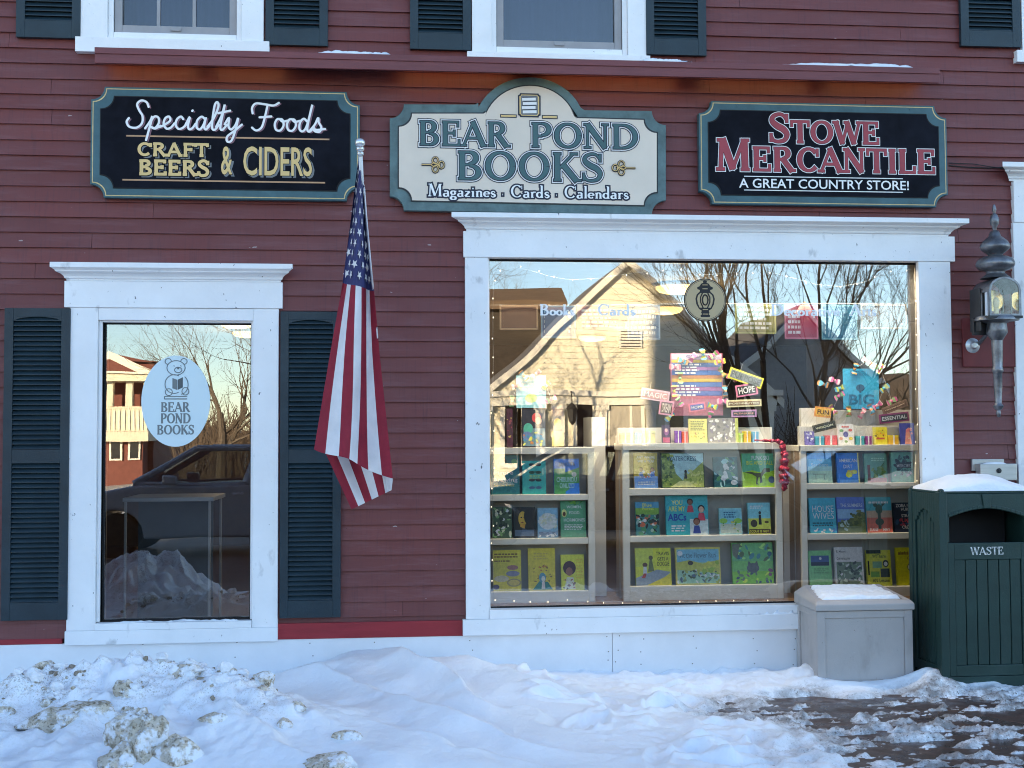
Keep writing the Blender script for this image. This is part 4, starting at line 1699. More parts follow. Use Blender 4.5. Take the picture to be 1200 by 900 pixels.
def arch_top_panel(m, x0, x1, z0, z1, ax0, ax1, zs, zt, y0, y1, mm, n=14):
    """rectangle x0..x1, z0..z1 with an arched opening cut from its lower edge."""
    pts = [(ax0, z0), (ax0, zs)] + [(ax0 + (ax1 - ax0) * j / n, zs + (zt - zs) * math.sin(math.pi * j / n)) for j in range(1, n)] + [(ax1, zs), (ax1, z0), (x1, z0), (x1, z1), (x0, z1), (x0, z0)]
    m.prism(pts, y0, y1, mm)


m = MB()
xa, xb = post + .0005, BW_ - post - .0005
arch_top_panel(m, xa, xb, mz0, H - .012, xa + .016, xb - .016, mzs, mzt, .010, .035, BGREEN)
# raised arched moulding and keystone
for r0, r1, yy in ((.000, .022, .004),):
    n = 16
    for j in range(n):
        a, b = math.pi * j / n, math.pi * (j + 1) / n
        A0 = xa + .012 + (xb - xa - .024) * j / n
        A1 = xa + .012 + (xb - xa - .024) * (j + 1) / n
        za, zb__ = mzs + (mzt - mzs) * math.sin(a), mzs + (mzt - mzs) * math.sin(b)
        m.prism([(A0, za + .002), (A1, zb__ + .002), (A1, zb__ + .024), (A0, za + .024)], yy, .0105, BGREEN)
xc = (xa + xb) / 2
m.prism([(xc - .022, mzt + .004), (xc + .022, mzt + .004), (xc + .034, H - .014), (xc - .034, H - .014)], .0, .0102, BGREEN)
m.build('mouth_panel', WB, bevel=.003)
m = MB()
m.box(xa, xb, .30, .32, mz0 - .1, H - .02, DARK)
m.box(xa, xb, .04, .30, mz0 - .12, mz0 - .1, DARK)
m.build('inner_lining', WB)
# door with vertical planks
m = MB()
dz0, dz1 = .075, mz0 - .004
fr = .045
m.box(xa + .001, xa + fr, .004, .03, dz0, dz1, BGREEN)
m.box(xb - fr, xb - .001, .004, .03, dz0, dz1, BGREEN)
m.box(xa + fr + .0004, xb - fr - .0004, .005, .03, dz0, dz0 + .07, BGREEN)
m.box(xa + fr + .0004, xb - fr - .0004, .005, .03, dz1 - .11, dz1, BGREEN)
npl = 6
pw = (xb - xa - 2 * fr) / npl
for k in range(npl):
    m.box(xa + fr + k * pw + .003, xa + fr + (k + 1) * pw - .003, .012, .03, dz0 + .071, dz1 - .111, BGREEN)
m.box(xa + fr, xb - fr, .022, .032, dz0 + .07, dz1 - .11, BGREEN)
door = m.build('door', WB, bevel=.003)
m = MB()
q = pbox(1137, 641, 1176, 650, fy_)
letter(m, 'WASTE', 'serif', (q[0] - bl.x, q[1] - GZ, q[2] - bl.x, q[3] - GZ), .0045, [(.0005, mat('worn_silver_letter', (.55, .56, .55), rough=.4, var=.7, scale=40), -.001)])
m.build('lettering', door)
# side faces with an arched recess and planks
m = MB()
for xo, s in ((0, 1), (BW_, -1)):
    def bx_(xa_, xb_, y0, y1, z0, z1):
        a, b = xo + s * xa_, xo + s * xb_
        m.box(min(a, b), max(a, b), y0, y1, z0, z1, BGREEN)
    ya, yb = post + .0005, BD_ - post - .0005
    bx_(.02, .03, ya, yb, .02, H - .01)
    bx_(.006, .0195, ya, ya + .04, .06, H - .012)
    bx_(.006, .0195, yb - .04, yb, .06, H - .012)
    bx_(.006, .0195, ya + .0404, yb - .0404, .06, .13)
    n = 10
    y0, y1 = ya + .0404, yb - .0404
    zs, zt = H - .22, H - .12
    for j in range(n):
        A0, A1 = y0 + (y1 - y0) * j / n, y0 + (y1 - y0) * (j + 1) / n
        z0_ = zs + (zt - zs) * math.sin(math.pi * (j + .5) / n)
        bx_(.006, .0195, A0, A1, z0_, H - .012)
    for k in range(5):
        A0, A1 = y0 + .02 + (y1 - y0 - .04) * k / 5, y0 + .02 + (y1 - y0 - .04) * (k + 1) / 5
        bx_(.013, .0199, A0 + .003, A1 - .003, .14, zs - .01 + (zt - zs) * math.sin(math.pi * (k + .5) / 5))
m.build('side_panel', WB, bevel=.002)
m = MB()
m.box(post, BW_ - post, .008, BD_ - .008, .0, .072, BGREEN)
m.box(post, BW_ - post, BD_ - .03, BD_ - .01, .0722, H - .012, BGREEN)
m.build('plinth', WB, bevel=.004)
m = MB()
m.box(.012, BW_ - .012, .012, BD_ - .012, H - .0115, H + .008, BGREEN)
m.build('roof', WB, bevel=.005)


def domept(u, v):
    x, y = -.0 + u * (BW_ - .0), .0 + v * (BD_ - .0)
    e = (min(u, 1 - u, .5) * min(v, 1 - v, .5) * 4) ** .38
    rag = .012 * mnoise.noise((u * 7, v * 7, 1.5))
    cx, cy = BW_ / 2, BD_ / 2
    ang = .025 * mnoise.noise((u * 4, v * 4, 8))
    return (cx + (x - cx) * (.96 + ang), cy + (y - cy) * (.97 + ang), H + .006 + .098 * min(1, e * 1.25) * (1 + .12 * mnoise.noise((u * 3, v * 3, 4))) * (.9 + .1 * math.sin(u * 3)) + rag * e)


m = MB()
m.grid(domept, 60, 50, lambda u, v: SNOW_LIGHT)
tag(m.build('snow', WB, smooth=True, angle=0), kind='stuff')

# snow lying on the sills and on the ledge
def strip(name, label, px0, px1, pyf, Y0, Y1, thick, seed, zoff=0.0):
    a, b = at(px0, pyf, Y0), at(px1, pyf, Y0)
    zz = at((px0 + px1) / 2, pyf, Y0).z + zoff
    o = snowpatch(lambda u, v: (a.x + (b.x - a.x) * u, Y0 + (Y1 - Y0) * v, zz), int(40 + (px1 - px0) / 5), 14, thick, seed, .10).build(name, smooth=True, angle=0)
    return tag(o, label, 'snow', kind='stuff')


zs_l = at(205, 737, -.04).z
o = snowpatch(lambda u, v: (cx1 + .004 + (cx2 - cx1 - .008) * u, -.052 + .085 * v, zb_ + .001), 120, 18, .045, 1.7, .16)
tag(o.build('sill_snow', smooth=True, angle=0), 'thin snow lying along the sill of the narrow window', 'snow', kind='stuff')
o = snowpatch(lambda u, v: (bx1 + .004 + (bx2 - bx1 - .008) * u, -.05 + .085 * v, zb2 + .0), 260, 18, .032, 6.3, .2)
tag(o.build('sill_snow', smooth=True, angle=0), 'long ragged strip of snow on the show window sill', 'snow', kind='stuff')
o = snowpatch(lambda u, v: (at(888 + 45 * u, 715, -.06).x, -.062 + .1 * v, zb2 + .002), 24, 12, .05, 9.4, .35)
tag(o.build('sill_snow', smooth=True, angle=0), 'small mound of snow on the sill beside the beige box', 'snow', kind='stuff')
for a, b, lab, sd_ in ((370, 462, 'sliver of snow on the ledge over the flag pole', 2.2), (745, 815, 'sliver of snow on the ledge by the sill of the middle upper window', 5.5), (905, 1092, 'long sliver of snow on the ledge over the country store sign', 8.1)):
    xa_, xb_ = at(a, 70, -.24).x, at(b, 70, -.24).x
    o = snowpatch(lambda u, v: (xa_ + (xb_ - xa_) * u, -.255 + .12 * v, lz1 + .027 + .025 * v), 60, 8, .022, sd_, .3)
    tag(o.build('ledge_snow', smooth=True, angle=0), lab, 'snow', kind='stuff')
# ------------------------------------------------------------------ display cases behind the glass
CASE = mat('case_cream', (.80, .78, .70), rough=.55, var=.05, scale=3, bump=.05)
CASEB = mat('case_back', (.42, .40, .36), rough=.7, var=.08, scale=3)
CASES = mat('case_side_brown', (.42, .33, .25), rough=.6, var=.15, stretch=(6, 6, 1))  # side faces browner than the cream fronts
DY = .42        # front of the cases
DECK = BW['z0'] - .018


def zc(px, py, Y=DY):
    return at(px, py, Y).z


def case(label, x_l, x_r, tops, uprights, depth=.34):
    """tops: list of (px_ref, y_top, y_bottom) for top board, shelves and base."""
    o = thing('display_case', label, 'display case', (x_l, DY, DECK), 'open display cases behind the show window')
    inv = Matrix.Translation(-Vector(o.location))
    ztop = zc(*tops[0][:2])
    for a, b in uprights:
        m = MB()
        m.box(a, b, DY, DY + .03, DECK, ztop - .0005, CASE)
        m.box(a + .008, b - .008 if b - a > .02 else b, DY + .0305, DY + depth, DECK, ztop - .002, CASES)
        attach(m, 'side_panel', o, inv).modifiers.new('bevel', 'BEVEL').width = .002
    xa, xb = uprights[0], uprights[-1]
    for k, (px, ya, yb) in enumerate(tops):
        m = MB()
        za, zb__ = zc(px, ya), zc(px, yb)
        if k == 0:
            m.box(x_l, x_r, DY - .004, DY + depth, zb__, za, CASE)
            nm = 'top_board'
        elif k == len(tops) - 1:
            m.box(xa[1] + .0005, xb[0] - .0005, DY + .002, DY + depth - .02, DECK, za, CASE)
            nm = 'base'
        else:
            m.box(xa[1] + .0005, xb[0] - .0005, DY + .002, DY + depth - .02, zb__, za, CASE)
            nm = 'shelf'
        attach(m, nm, o, inv).modifiers.new('bevel', 'BEVEL').width = .002
    m = MB()
    m.box(x_l + .002, x_r - .002, DY + .16, DY + .172, DECK, ztop - .003, CASEB)
    attach(m, 'back_panel', o, inv)
    return o


X = lambda px, py=600: at(px, py, DY).x
case('cream open case of teal, black and yellow books nearest the flag', X(556), X(697), [(640, 524.5, 532), (640, 579.5, 586.5), (635, 631, 638), (640, 693, 705)],
     [(X(556), X(563)), (X(689.5), X(697))])
case('cream open case with a red tinsel ribbon over its corner', X(730), X(917), [(822, 519, 527), (822, 572, 580), (822, 627.5, 634.5), (824, 686, 698)],
     [(X(730), X(738)), (X(909.5), X(917))])
case('cream open case of blue and coral books behind the beige box and green bin', X(939), X(1081), [(1008, 521.5, 528.5), (1008, 566, 573), (1008, 625, 632), (1008, 688, 700)],
     [(X(939), X(946)), (X(1074), X(1081))])
# beige end panels between the cases
for lab, a, b, t, bt in (('plain beige panel standing behind the case of teal books', 694, 709, 470, 615), ('plain beige panel standing beside the tinsel ribbon', 918, 929, 540, 612)):
    Yp = DY + .30
    p, q = at(a, bt, Yp), at(b, t, Yp)
    m = MB()
    m.box(p.x, q.x, Yp, Yp + .4, DECK, q.z - .12, CASE)
    tag(m.build('end_panel'), lab, 'panel')

# ------------------------------------------------------------------ printed covers
def cover(mb, W, H, y, art, seed):
    """art: list of shapes in 0..1 of the cover: r(ect) e(llipse) p(oly) t(ext) n(oise blobs) s(troke)."""
    rn = random.Random(seed)
    d = 0
    for it in art:
        d += 1
        yy = y - .00025 * d
        k = it[0]
        if k == 'r':
            x0, y0, x1, y1, c = it[1:]
            mb.poly([(x0 * W, yy, y0 * H), (x1 * W, yy, y0 * H), (x1 * W, yy, y1 * H), (x0 * W, yy, y1 * H)], ink(*c))
        elif k == 'e':
            cx, cy, rx, ry, c = it[1:]
            mb.poly([((cx + rx * math.cos(t * math.pi / 10)) * W, yy, (cy + ry * math.sin(t * math.pi / 10)) * H) for t in range(20)], ink(*c))
        elif k == 'p':
            mb.poly([(a * W, yy, b * H) for a, b in it[1]], ink(*it[2]))
        elif k == 't':
            txt, x0, y0, x1, y1, c = it[1:7]
            sans(mb, txt, (x0 * W, y0 * H, x1 * W, y1 * H), yy, ink(*c), it[7] if len(it) > 7 else .01)
        elif k == 'l':      # lines of small print
            x0, y0, x1, y1, n, c = it[1:]
            for j in range(n):
                zz = y1 - (y1 - y0) * (j + .5) / n
                hh = (y1 - y0) / n * .28
                x = x0
                lim = x1 - rn.uniform(0, .25) * (x1 - x0)
                while x < lim:
                    wd = rn.uniform(.05, .13)
                    mb.poly([(x * W, yy, (zz - hh) * H), (min(x + wd, lim) * W, yy, (zz - hh) * H), (min(x + wd, lim) * W, yy, (zz + hh) * H), (x * W, yy, (zz + hh) * H)], ink(*c))
                    x += wd + .025
        elif k == 'n':      # scattered leafy blobs
            x0, y0, x1, y1, n, size, cols = it[1:]
            for j in range(n):
                cx, cy = rn.uniform(x0, x1), rn.uniform(y0, y1)
                sx, sy, a = size * rn.uniform(.5, 1.2), size * rn.uniform(.3, .8) * W / H, rn.uniform(0, 3.14)
                pts = []
                for t in range(7):
                    th = t * 2 * math.pi / 7
                    u, v = sx * math.cos(th), sy * math.sin(th) * H / W
                    px_, py_ = u * math.cos(a) - v * math.sin(a), (u * math.sin(a) + v * math.cos(a)) * W / H
                    pts.append((min(max(cx + px_, .01), .99) * W, yy - .000004 * j, min(max(cy + py_, .01), .99) * H))
                mb.poly(pts, ink(*rn.choice(cols)))
            d += 1


def figure(cx, cy, s, skin, hair, cloth, asp=1.0):
    """a small drawn person: trunk, head, hair."""
    return [('p', [(cx - .55 * s, cy - 1.5 * s * asp), (cx + .55 * s, cy - 1.5 * s * asp), (cx + .35 * s, cy - .45 * s * asp), (cx - .35 * s, cy - .45 * s * asp)], cloth),
            ('e', cx, cy + .12 * s * asp, .48 * s, .5 * s * asp, hair), ('e', cx, cy, .36 * s, .42 * s * asp, skin)]


PAGES = ink(215, 208, 190)


def book(label, px, back, art, seed=1, Y=None, thick=.022, group='books shown face out behind the glass', kind='book', z=None, lean=7):
    Y = DY + .045 if Y is None else Y
    x0, z0, x1, z1 = pbox(*px, Y)
    W, H = x1 - x0, (z1 - z0) / math.cos(R(lean))
    m = MB()
    c = ink(*back)
    m.box(0, W, 0, .002, 0, H, c)
    m.box(.002, W - .001, .0021, thick, .003, H - .003, PAGES)
    m.box(0, W, thick + .0001, thick + .002, 0, H, c)
    m.box(-.001, .0015, .0, thick + .002, 0, H, c)
    cover(m, W, H, -.0002, art, seed)
    o = m.build('book' if kind == 'book' else kind.replace(' ', '_'))
    o.location = (x0, Y, z0 if z is None else z)
    o.rotation_euler = (-R(lean), 0, 0)
    return tag(o, label, kind, group)


TW = (235, 240, 235)
# top row, case by the flag
za = zc(635, 579.5) + .001
book('teal drawing guide with white serif title, first on the upper shelf by the flag', (576, 534, 609, 580), (12, 104, 108),
     [('e', .42, .85, .13, .08, (20, 60, 66)), ('p', [(.28, .62), (.62, .62), (.55, .8), (.32, .8)], (24, 80, 84)), ('e', .82, .83, .1, .07, (70, 140, 90)), ('t', 'Figure', .1, .47, .78, .60, TW), ('t', 'Drawing', .03, .29, .93, .42, TW), ('t', 'for the artist', .08, .2, .8, .26, (190, 180, 70))], z=za)
book('bright turquoise book printed with four pairs of sunglasses', (612.5, 541, 640, 580), (30, 158, 150),
     sum([[('e', .40, .88 - .23 * k, .13, .045, c), ('e', .68, .88 - .23 * k, .13, .045, c), ('r', .3, .89 - .23 * k, .78, .91 - .23 * k, c)] for k, c in enumerate(((25, 40, 40), (40, 70, 50), (30, 40, 45), (60, 90, 120)))], []) + [('l', .3, .46, .8, .58, 3, (150, 210, 120))], z=za)
book('blue and green novel with tall white capital lettering under a pale dot', (649.5, 538, 679, 579), (20, 110, 190),
     [('r', 0, 0, .45, .72, (50, 130, 90)), ('p', [(.0, .5), (1, .75), (1, .3), (.3, 0), (0, 0)], (60, 135, 80)), ('r', .6, 0, 1, .3, (24, 110, 200)), ('t', 'SANKOFA', .2, .78, .85, .9, (20, 50, 60)), ('t', 'CHIBUNDU', .1, .34, .9, .47, (150, 210, 190)), ('t', 'ONUZO', .22, .16, .8, .31, (150, 210, 190)), ('e', .8, .55, .1, .07, (210, 215, 180))], z=za)
zb1 = zc(630, 631) + .001
book('green and cream patterned cover at the end of the middle shelf by the flag', (577, 595.5, 600, 632), (60, 84, 62),
     [('n', .05, .05, .95, .95, 46, .13, [(190, 205, 160), (40, 60, 44), (110, 150, 96), (220, 225, 205), (24, 36, 30)])], 11, z=zb1)
book('black book with a painted golden face and dark hair', (602, 596, 627.5, 632), (18, 24, 26),
     [('r', .06, .03, .94, .97, (22, 24, 24)), ('n', .1, .5, .9, .9, 14, .18, [(30, 28, 26), (50, 40, 30)]), ('e', .42, .62, .2, .24, (206, 150, 60)), ('p', [(.3, .45), (.55, .45), (.5, .3), (.3, .36)], (190, 136, 54)), ('e', .68, .7, .2, .26, (20, 18, 20)), ('e', .36, .66, .04, .02, (20, 20, 20)), ('e', .5, .66, .04, .02, (20, 20, 20)), ('e', .40, .5, .06, .018, (120, 40, 36)), ('r', .06, .06, .94, .26, (70, 90, 110))], z=zb1)
book('pale seascape book with white surf, beside the golden face book', (630.5, 597, 654, 631.5), (120, 160, 178),
     [('r', .04, .5, .96, .98, (112, 158, 182)), ('e', .5, .55, .45, .28, (196, 204, 200)), ('n', .05, .35, .95, .75, 30, .12, [(205, 210, 205), (170, 180, 176), (186, 184, 160)]), ('r', .04, .03, .96, .2, (90, 110, 130)), ('n', .05, .03, .95, .2, 14, .1, [(200, 210, 216), (120, 140, 160)])], 5, z=zb1)
book('sage green food book with a halved avocado and white capitals', (657.5, 589, 687, 631.5), (70, 140, 104),
     [('t', 'WOMEN,', .24, .78, .84, .87, TW), ('t', 'FOOD,', .34, .62, .78, .71, TW), ('t', 'HORMONES', .12, .43, .96, .52, TW), ('e', .14, .66, .1, .11, (214, 210, 120)), ('e', .14, .64, .06, .06, (80, 50, 30)), ('l', .14, .2, .9, .36, 4, (190, 220, 200)), ('n', .3, .92, .9, 1, 10, .08, [(90, 160, 60), (50, 110, 50)])], z=zb1)
zb0 = zc(640, 693) + .001
book('golden yellow cookbook with dishes on a table', (578, 645, 611, 692.5), (210, 170, 50),
     [('r', 0, 0, 1, 1, (214, 178, 62)), ('l', .05, .8, .9, .93, 2, (110, 80, 20)), ('l', .05, .7, .8, .76, 1, (120, 90, 30)), ('e', .3, .3, .26, .08, (190, 180, 150)), ('e', .7, .42, .24, .07, (120, 120, 140)), ('e', .74, .2, .26, .1, (140, 130, 90)), ('e', .74, .2, .2, .07, (190, 170, 90)), ('e', .7, .57, .2, .06, (150, 100, 90)), ('e', .1, .1, .12, .06, (80, 70, 100))], z=zb0)
book('mustard book with a veiled figure in teal, centre of the lowest shelf by the flag', (619.5, 643.5, 651, 692.5), (206, 172, 60),
     [('l', .2, .72, .8, .9, 3, (170, 150, 70)), ('n', .15, .2, .85, .6, 24, .05, [(170, 110, 50), (120, 90, 50)]), ('p', [(.15, .02), (.9, .02), (.72, .2), (.4, .22)], (30, 110, 106)), ('e', .52, .3, .13, .12, (70, 130, 150)), ('e', .55, .27, .07, .07, (200, 190, 180)), ('p', [(.48, .04), (.62, .04), (.6, .2), (.5, .2)], (190, 180, 180))], 3, z=zb0)
book('yellow book with a drawn child in a round dark hairdo', (658, 651, 685, 692), (216, 190, 70),
     [('l', .65, .3, .95, .9, 7, (196, 168, 60))] + [('p', [(.12, .02), (.62, .02), (.52, .36), (.24, .36)], (200, 190, 170)), ('e', .36, .62, .28, .2, (60, 34, 40)), ('e', .35, .52, .15, .12, (130, 84, 70)), ('n', .1, .03, .6, .3, 14, .06, [(150, 90, 80), (90, 60, 50), (220, 210, 190)])], 8, z=zb0)
# middle case
zm2, zm1, zm0 = zc(822, 572) + .001, zc(822, 627.5) + .001, zc(822, 686) + .001
book('tan and blue picture book with a seated family', (743.5, 531, 771, 572), (176, 150, 60),
     [('r', 0, 0, 1, .34, (100, 140, 190)), ('t', 'ANY WHERE', .12, .84, .9, .92, TW), ('t', 'WITH YOU', .16, .73, .86, .81, TW), ('n', .1, .28, .9, .5, 14, .09, [(60, 90, 150), (200, 180, 130), (140, 60, 50), (230, 230, 220)])]
     + figure(.3, .52, .17, (140, 96, 70), (50, 36, 30), (60, 110, 170), .7) + figure(.78, .52, .17, (180, 130, 96), (90, 60, 40), (70, 120, 190), .7) + [('l', .15, .08, .9, .2, 2, (220, 226, 240))], 2, z=zm2)
book('wide pale blue picture book with a small child standing in tall green reeds', (775.5, 531, 826, 572), (40, 60, 50),
     [('r', .02, .02, .98, .98, (150, 186, 196)), ('p', [(.02, .98), (.2, .98), (.34, .4), (.5, .2), (.4, .02), (.02, .02)], (110, 130, 60)), ('p', [(.98, .75), (.75, .5), (.52, .3), (.45, .02), (.98, .02)], (150, 160, 84)), ('n', .02, .1, .28, .95, 60, .045, [(70, 100, 40), (120, 140, 60), (150, 160, 80), (50, 76, 36)]), ('n', .55, .05, .97, .5, 50, .045, [(170, 176, 90), (120, 140, 60), (190, 190, 120)]), ('t', 'WATERCRESS', .14, .77, .82, .9, (60, 90, 110)), ('p', [(.52, .26), (.6, .26), (.58, .42), (.54, .42)], (30, 40, 40)), ('e', .56, .46, .03, .05, (24, 24, 24)), ('p', [(.2, .02), (.8, .02), (.6, .2), (.42, .2)], (200, 196, 130))], 4, z=zm2)
book('deep green book covered in white fern leaves', (837, 536.5, 865, 572), (20, 84, 88),
     [('n', .05, .05, .95, .95, 40, .16, [(150, 200, 190), (40, 110, 110), (210, 228, 220), (14, 70, 76), (80, 140, 90)]), ('e', .84, .16, .14, .08, (225, 228, 225))], 6, z=zm2)
book('lime green picture book with a running dinosaur', (870.5, 532.5, 909, 572), (130, 180, 50),
     [('r', 0, .45, 1, 1, (70, 160, 120)), ('p', [(0, .0), (1, 0), (1, .5), (.6, .42), (.3, .5), (0, .44)], (150, 190, 40)), ('t', 'PUNK SKI', .3, .8, .82, .93, TW), ('t', 'BIG AND TALL', .14, .66, .94, .78, (220, 190, 50)), ('p', [(.06, .44), (.3, .38), (.45, .28), (.58, .3), (.7, .44), (.84, .44), (.84, .56), (.66, .56), (.56, .42), (.4, .42), (.24, .46)], (70, 70, 40)), ('p', [(.42, .3), (.48, .3), (.44, .12), (.5, .08), (.4, .08)], (64, 64, 36)), ('p', [(.52, .3), (.58, .3), (.6, .14), (.52, .12)], (64, 64, 36)), ('e', .88, .22, .1, .1, (60, 84, 110))], z=zm2)
book('dark leafy picture book with a green and blue band under the family book', (745.5, 588.5, 773, 627.5), (40, 110, 110),
     [('r', 0, .7, 1, 1, (60, 130, 160)), ('r', 0, .62, 1, .82, (110, 150, 60)), ('t', 'Blue', .3, .86, .7, .96, (210, 220, 80)), ('t', 'Forest', .3, .76, .78, .85, (210, 220, 80)), ('n', .05, .05, .95, .6, 44, .11, [(20, 50, 40), (210, 214, 190), (60, 120, 80), (24, 30, 36), (130, 160, 150), (180, 90, 60)])], 14, z=zm1)
book('large turquoise alphabet book with three cartoon children', (781, 581.5, 830.5, 627.5), (20, 150, 160),
     [('t', 'YOU', .14, .76, .4, .88, (214, 220, 80)), ('t', 'ARE MY', .06, .6, .46, .73, (214, 220, 80)), ('t', 'ABCs', .04, .36, .48, .54, (20, 60, 140), .03), ('l', .12, .08, .46, .26, 3, (200, 230, 230)), ('r', .56, 0, .99, .4, (180, 190, 190))]
     + figure(.58, .82, .15, (110, 70, 56), (40, 24, 20), (180, 60, 70), 1.1) + figure(.84, .64, .17, (196, 150, 130), (20, 18, 22), (190, 60, 80), 1.1) + figure(.72, .32, .17, (140, 90, 70), (90, 40, 30), (40, 60, 130), 1.1), z=zm1)
book('small pale blue and green board book standing by itself', (843.5, 597, 870, 627.5), (130, 184, 190),
     [('r', .04, .42, .96, .96, (110, 176, 190)), ('e', .18, .52, .18, .1, (130, 180, 80)), ('e', .82, .52, .18, .1, (130, 180, 80)), ('l', .2, .62, .8, .88, 3, (40, 100, 130)), ('r', .04, .04, .96, .4, (170, 176, 160)), ('n', .1, .1, .9, .5, 12, .07, [(190, 180, 90), (90, 140, 70)])], 3, z=zm1)
book('blue and yellow novel with a dark standing silhouette', (877.5, 591, 903.5, 627.5), (110, 180, 196),
     [('r', 0, 0, 1, .5, (206, 190, 80)), ('l', .1, .8, .7, .92, 2, (220, 230, 220)), ('p', [(.46, .3), (.6, .3), (.58, .62), (.48, .62)], (24, 24, 30)), ('e', .53, .68, .06, .05, (24, 24, 30)), ('e', .25, .34, .15, .12, (60, 50, 40)), ('e', .82, .38, .1, .04, (90, 70, 30)), ('r', .02, .02, .98, .16, (70, 50, 30)), ('t', 'SCOUT IS NOT', .06, .05, .9, .13, (210, 190, 80))], z=zm1)
book('yellow and grey picture book with a child facing a tall dog', (745.5, 643, 787, 686), (206, 190, 60),
     [('p', [(0, 0), (.5, 0), (1, .35), (.6, .42), (0, .2)], (130, 140, 150)), ('r', 0, .5, .5, 1, (180, 186, 80)), ('t', 'TRAVIS', .58, .8, .95, .9, (50, 44, 20)), ('t', 'GETS A', .62, .66, .93, .76, (50, 44, 20)), ('t', 'DOGGIE', .61, .52, .95, .63, (50, 44, 20)), ('p', [(.34, .36), (.52, .38), (.46, .7), (.4, .7)], (96, 104, 60)), ('e', .43, .74, .06, .06, (80, 70, 50)), ('e', .26, .55, .07, .06, (90, 56, 40)), ('p', [(.2, .3), (.32, .3), (.3, .5), (.22, .5)], (220, 216, 210)), ('p', [(.16, .2), (.26, .2), (.3, .32), (.22, .32)], (170, 60, 50)), ('p', [(.3, 0), (1, 0), (1, .3)], (214, 176, 50))], z=zm0)
book('wide meadow picture book with a pale orange border', (792.5, 643, 845, 686), (206, 176, 90),
     [('r', .03, .03, .97, .95, (130, 170, 150)), ('r', .03, .6, .97, .95, (100, 160, 180)), ('p', [(.03, .6), (.3, .66), (.6, .56), (.97, .66), (.97, .3), (.03, .4)], (170, 170, 80)), ('t', 'At the Flower Run', .1, .72, .9, .86, (70, 100, 120)), ('n', .04, .05, .96, .36, 50, .045, [(70, 90, 110), (110, 130, 90), (190, 190, 200), (60, 80, 60), (150, 160, 80)]), ('e', .33, .58, .06, .06, (60, 50, 40)), ('n', .6, .3, .95, .6, 20, .05, [(130, 160, 60), (180, 180, 80)]), ('e', .1, .84, .06, .07, (220, 230, 230))], 21, z=zm0)
book('leaf green square picture book with a grey cat in the middle', (859, 638.5, 907, 686), (110, 170, 60),
     [('r', 0, .3, 1, 1, (100, 164, 90)), ('r', 0, .55, 1, 1, (90, 156, 104)), ('n', .05, .55, .95, .98, 26, .08, [(60, 120, 130), (80, 100, 70), (40, 90, 110), (140, 190, 110)]), ('n', .05, .02, .95, .4, 22, .06, [(90, 110, 90), (170, 190, 70), (120, 80, 100), (60, 80, 90)]), ('e', .5, .38, .15, .12, (80, 84, 86)), ('p', [(.37, .45), (.40, .56), (.46, .48)], (80, 84, 86)), ('p', [(.63, .45), (.60, .56), (.54, .48)], (80, 84, 86)), ('p', [(.0, .96), (.2, .98), (.12, .6), (.02, .7)], (96, 100, 90))], 9, z=zm0)
# case behind the bin
zr2, zr1, zr0 = zc(1008, 566) + .001, zc(1008, 625) + .001, zc(1008, 688) + .001
book('sky blue and sand beach novel at the start of the top shelf', (947.5, 531, 975.5, 566), (80, 160, 200),
     [('r', 0, 0, 1, .4, (160, 190, 170)), ('r', 0, .4, 1, .55, (150, 200, 200)), ('r', 0, .8, 1, 1, (40, 130, 200)), ('t', 'The', .4, .72, .6, .8, TW), ('t', 'Seashore', .14, .55, .86, .66, (170, 220, 230)), ('r', .3, .12, .32, .3, (110, 120, 110)), ('r', .65, .12, .67, .3, (110, 120, 110)), ('r', .2, .28, .75, .3, (120, 130, 120))], z=zr2)
book('bright blue novel with large white capitals and yellow flowers', (981.5, 531, 1007.5, 566), (10, 110, 200),
     [('r', .94, 0, 1, 1, (210, 200, 120)), ('t', 'AMERICAN', .1, .68, .9, .8, TW), ('t', 'DIRT', .3, .48, .7, .6, TW), ('n', .4, .2, .75, .4, 9, .1, [(214, 190, 50), (190, 170, 60)]), ('e', .8, .36, .1, .07, (220, 200, 60)), ('e', .52, .26, .14, .09, (214, 190, 50)), ('r', .1, .0, .94, .1, (70, 130, 190))], 2, z=zr2)
book('muted green novel with tall garden leaves, third on the top shelf', (1014, 532, 1040.5, 566), (96, 150, 130),
     [('p', [(.1, 0), (.3, .1), (.5, .4), (.9, .7), (.6, .3), (.5, 0)], (70, 104, 50)), ('n', .3, .2, .9, .5, 14, .12, [(80, 120, 50), (120, 140, 70)]), ('r', .1, 0, .95, .16, (170, 120, 120)), ('r', .12, .05, .24, .6, (110, 60, 50)), ('l', .3, .72, .9, .86, 2, (150, 190, 170))], 3, z=zr2)
book('mint book with a round black emblem, last on the top shelf', (1045.5, 531, 1072, 566), (96, 168, 150),
     [('n', .2, .3, .85, .85, 26, .12, [(24, 50, 50), (20, 36, 40), (60, 100, 96)]), ('r', .2, .48, .86, .64, (24, 44, 46)), ('t', 'MERCIES', .24, .5, .84, .6, (200, 220, 210)), ('n', .1, .2, .9, .42, 12, .08, [(210, 220, 214), (60, 110, 104)])], 5, z=zr2)
book('turquoise novel with thin tall white capitals', (949.5, 584, 980.5, 625), (30, 150, 170),
     [('t', 'HOUSE', .12, .6, .92, .78, TW, -.005), ('t', 'WIVES', .12, .4, .92, .58, TW, -.005), ('l', .1, .18, .9, .32, 2, (20, 80, 90)), ('n', .1, .0, .95, .1, 10, .08, [(40, 110, 160), (190, 220, 220)])], z=zr1)
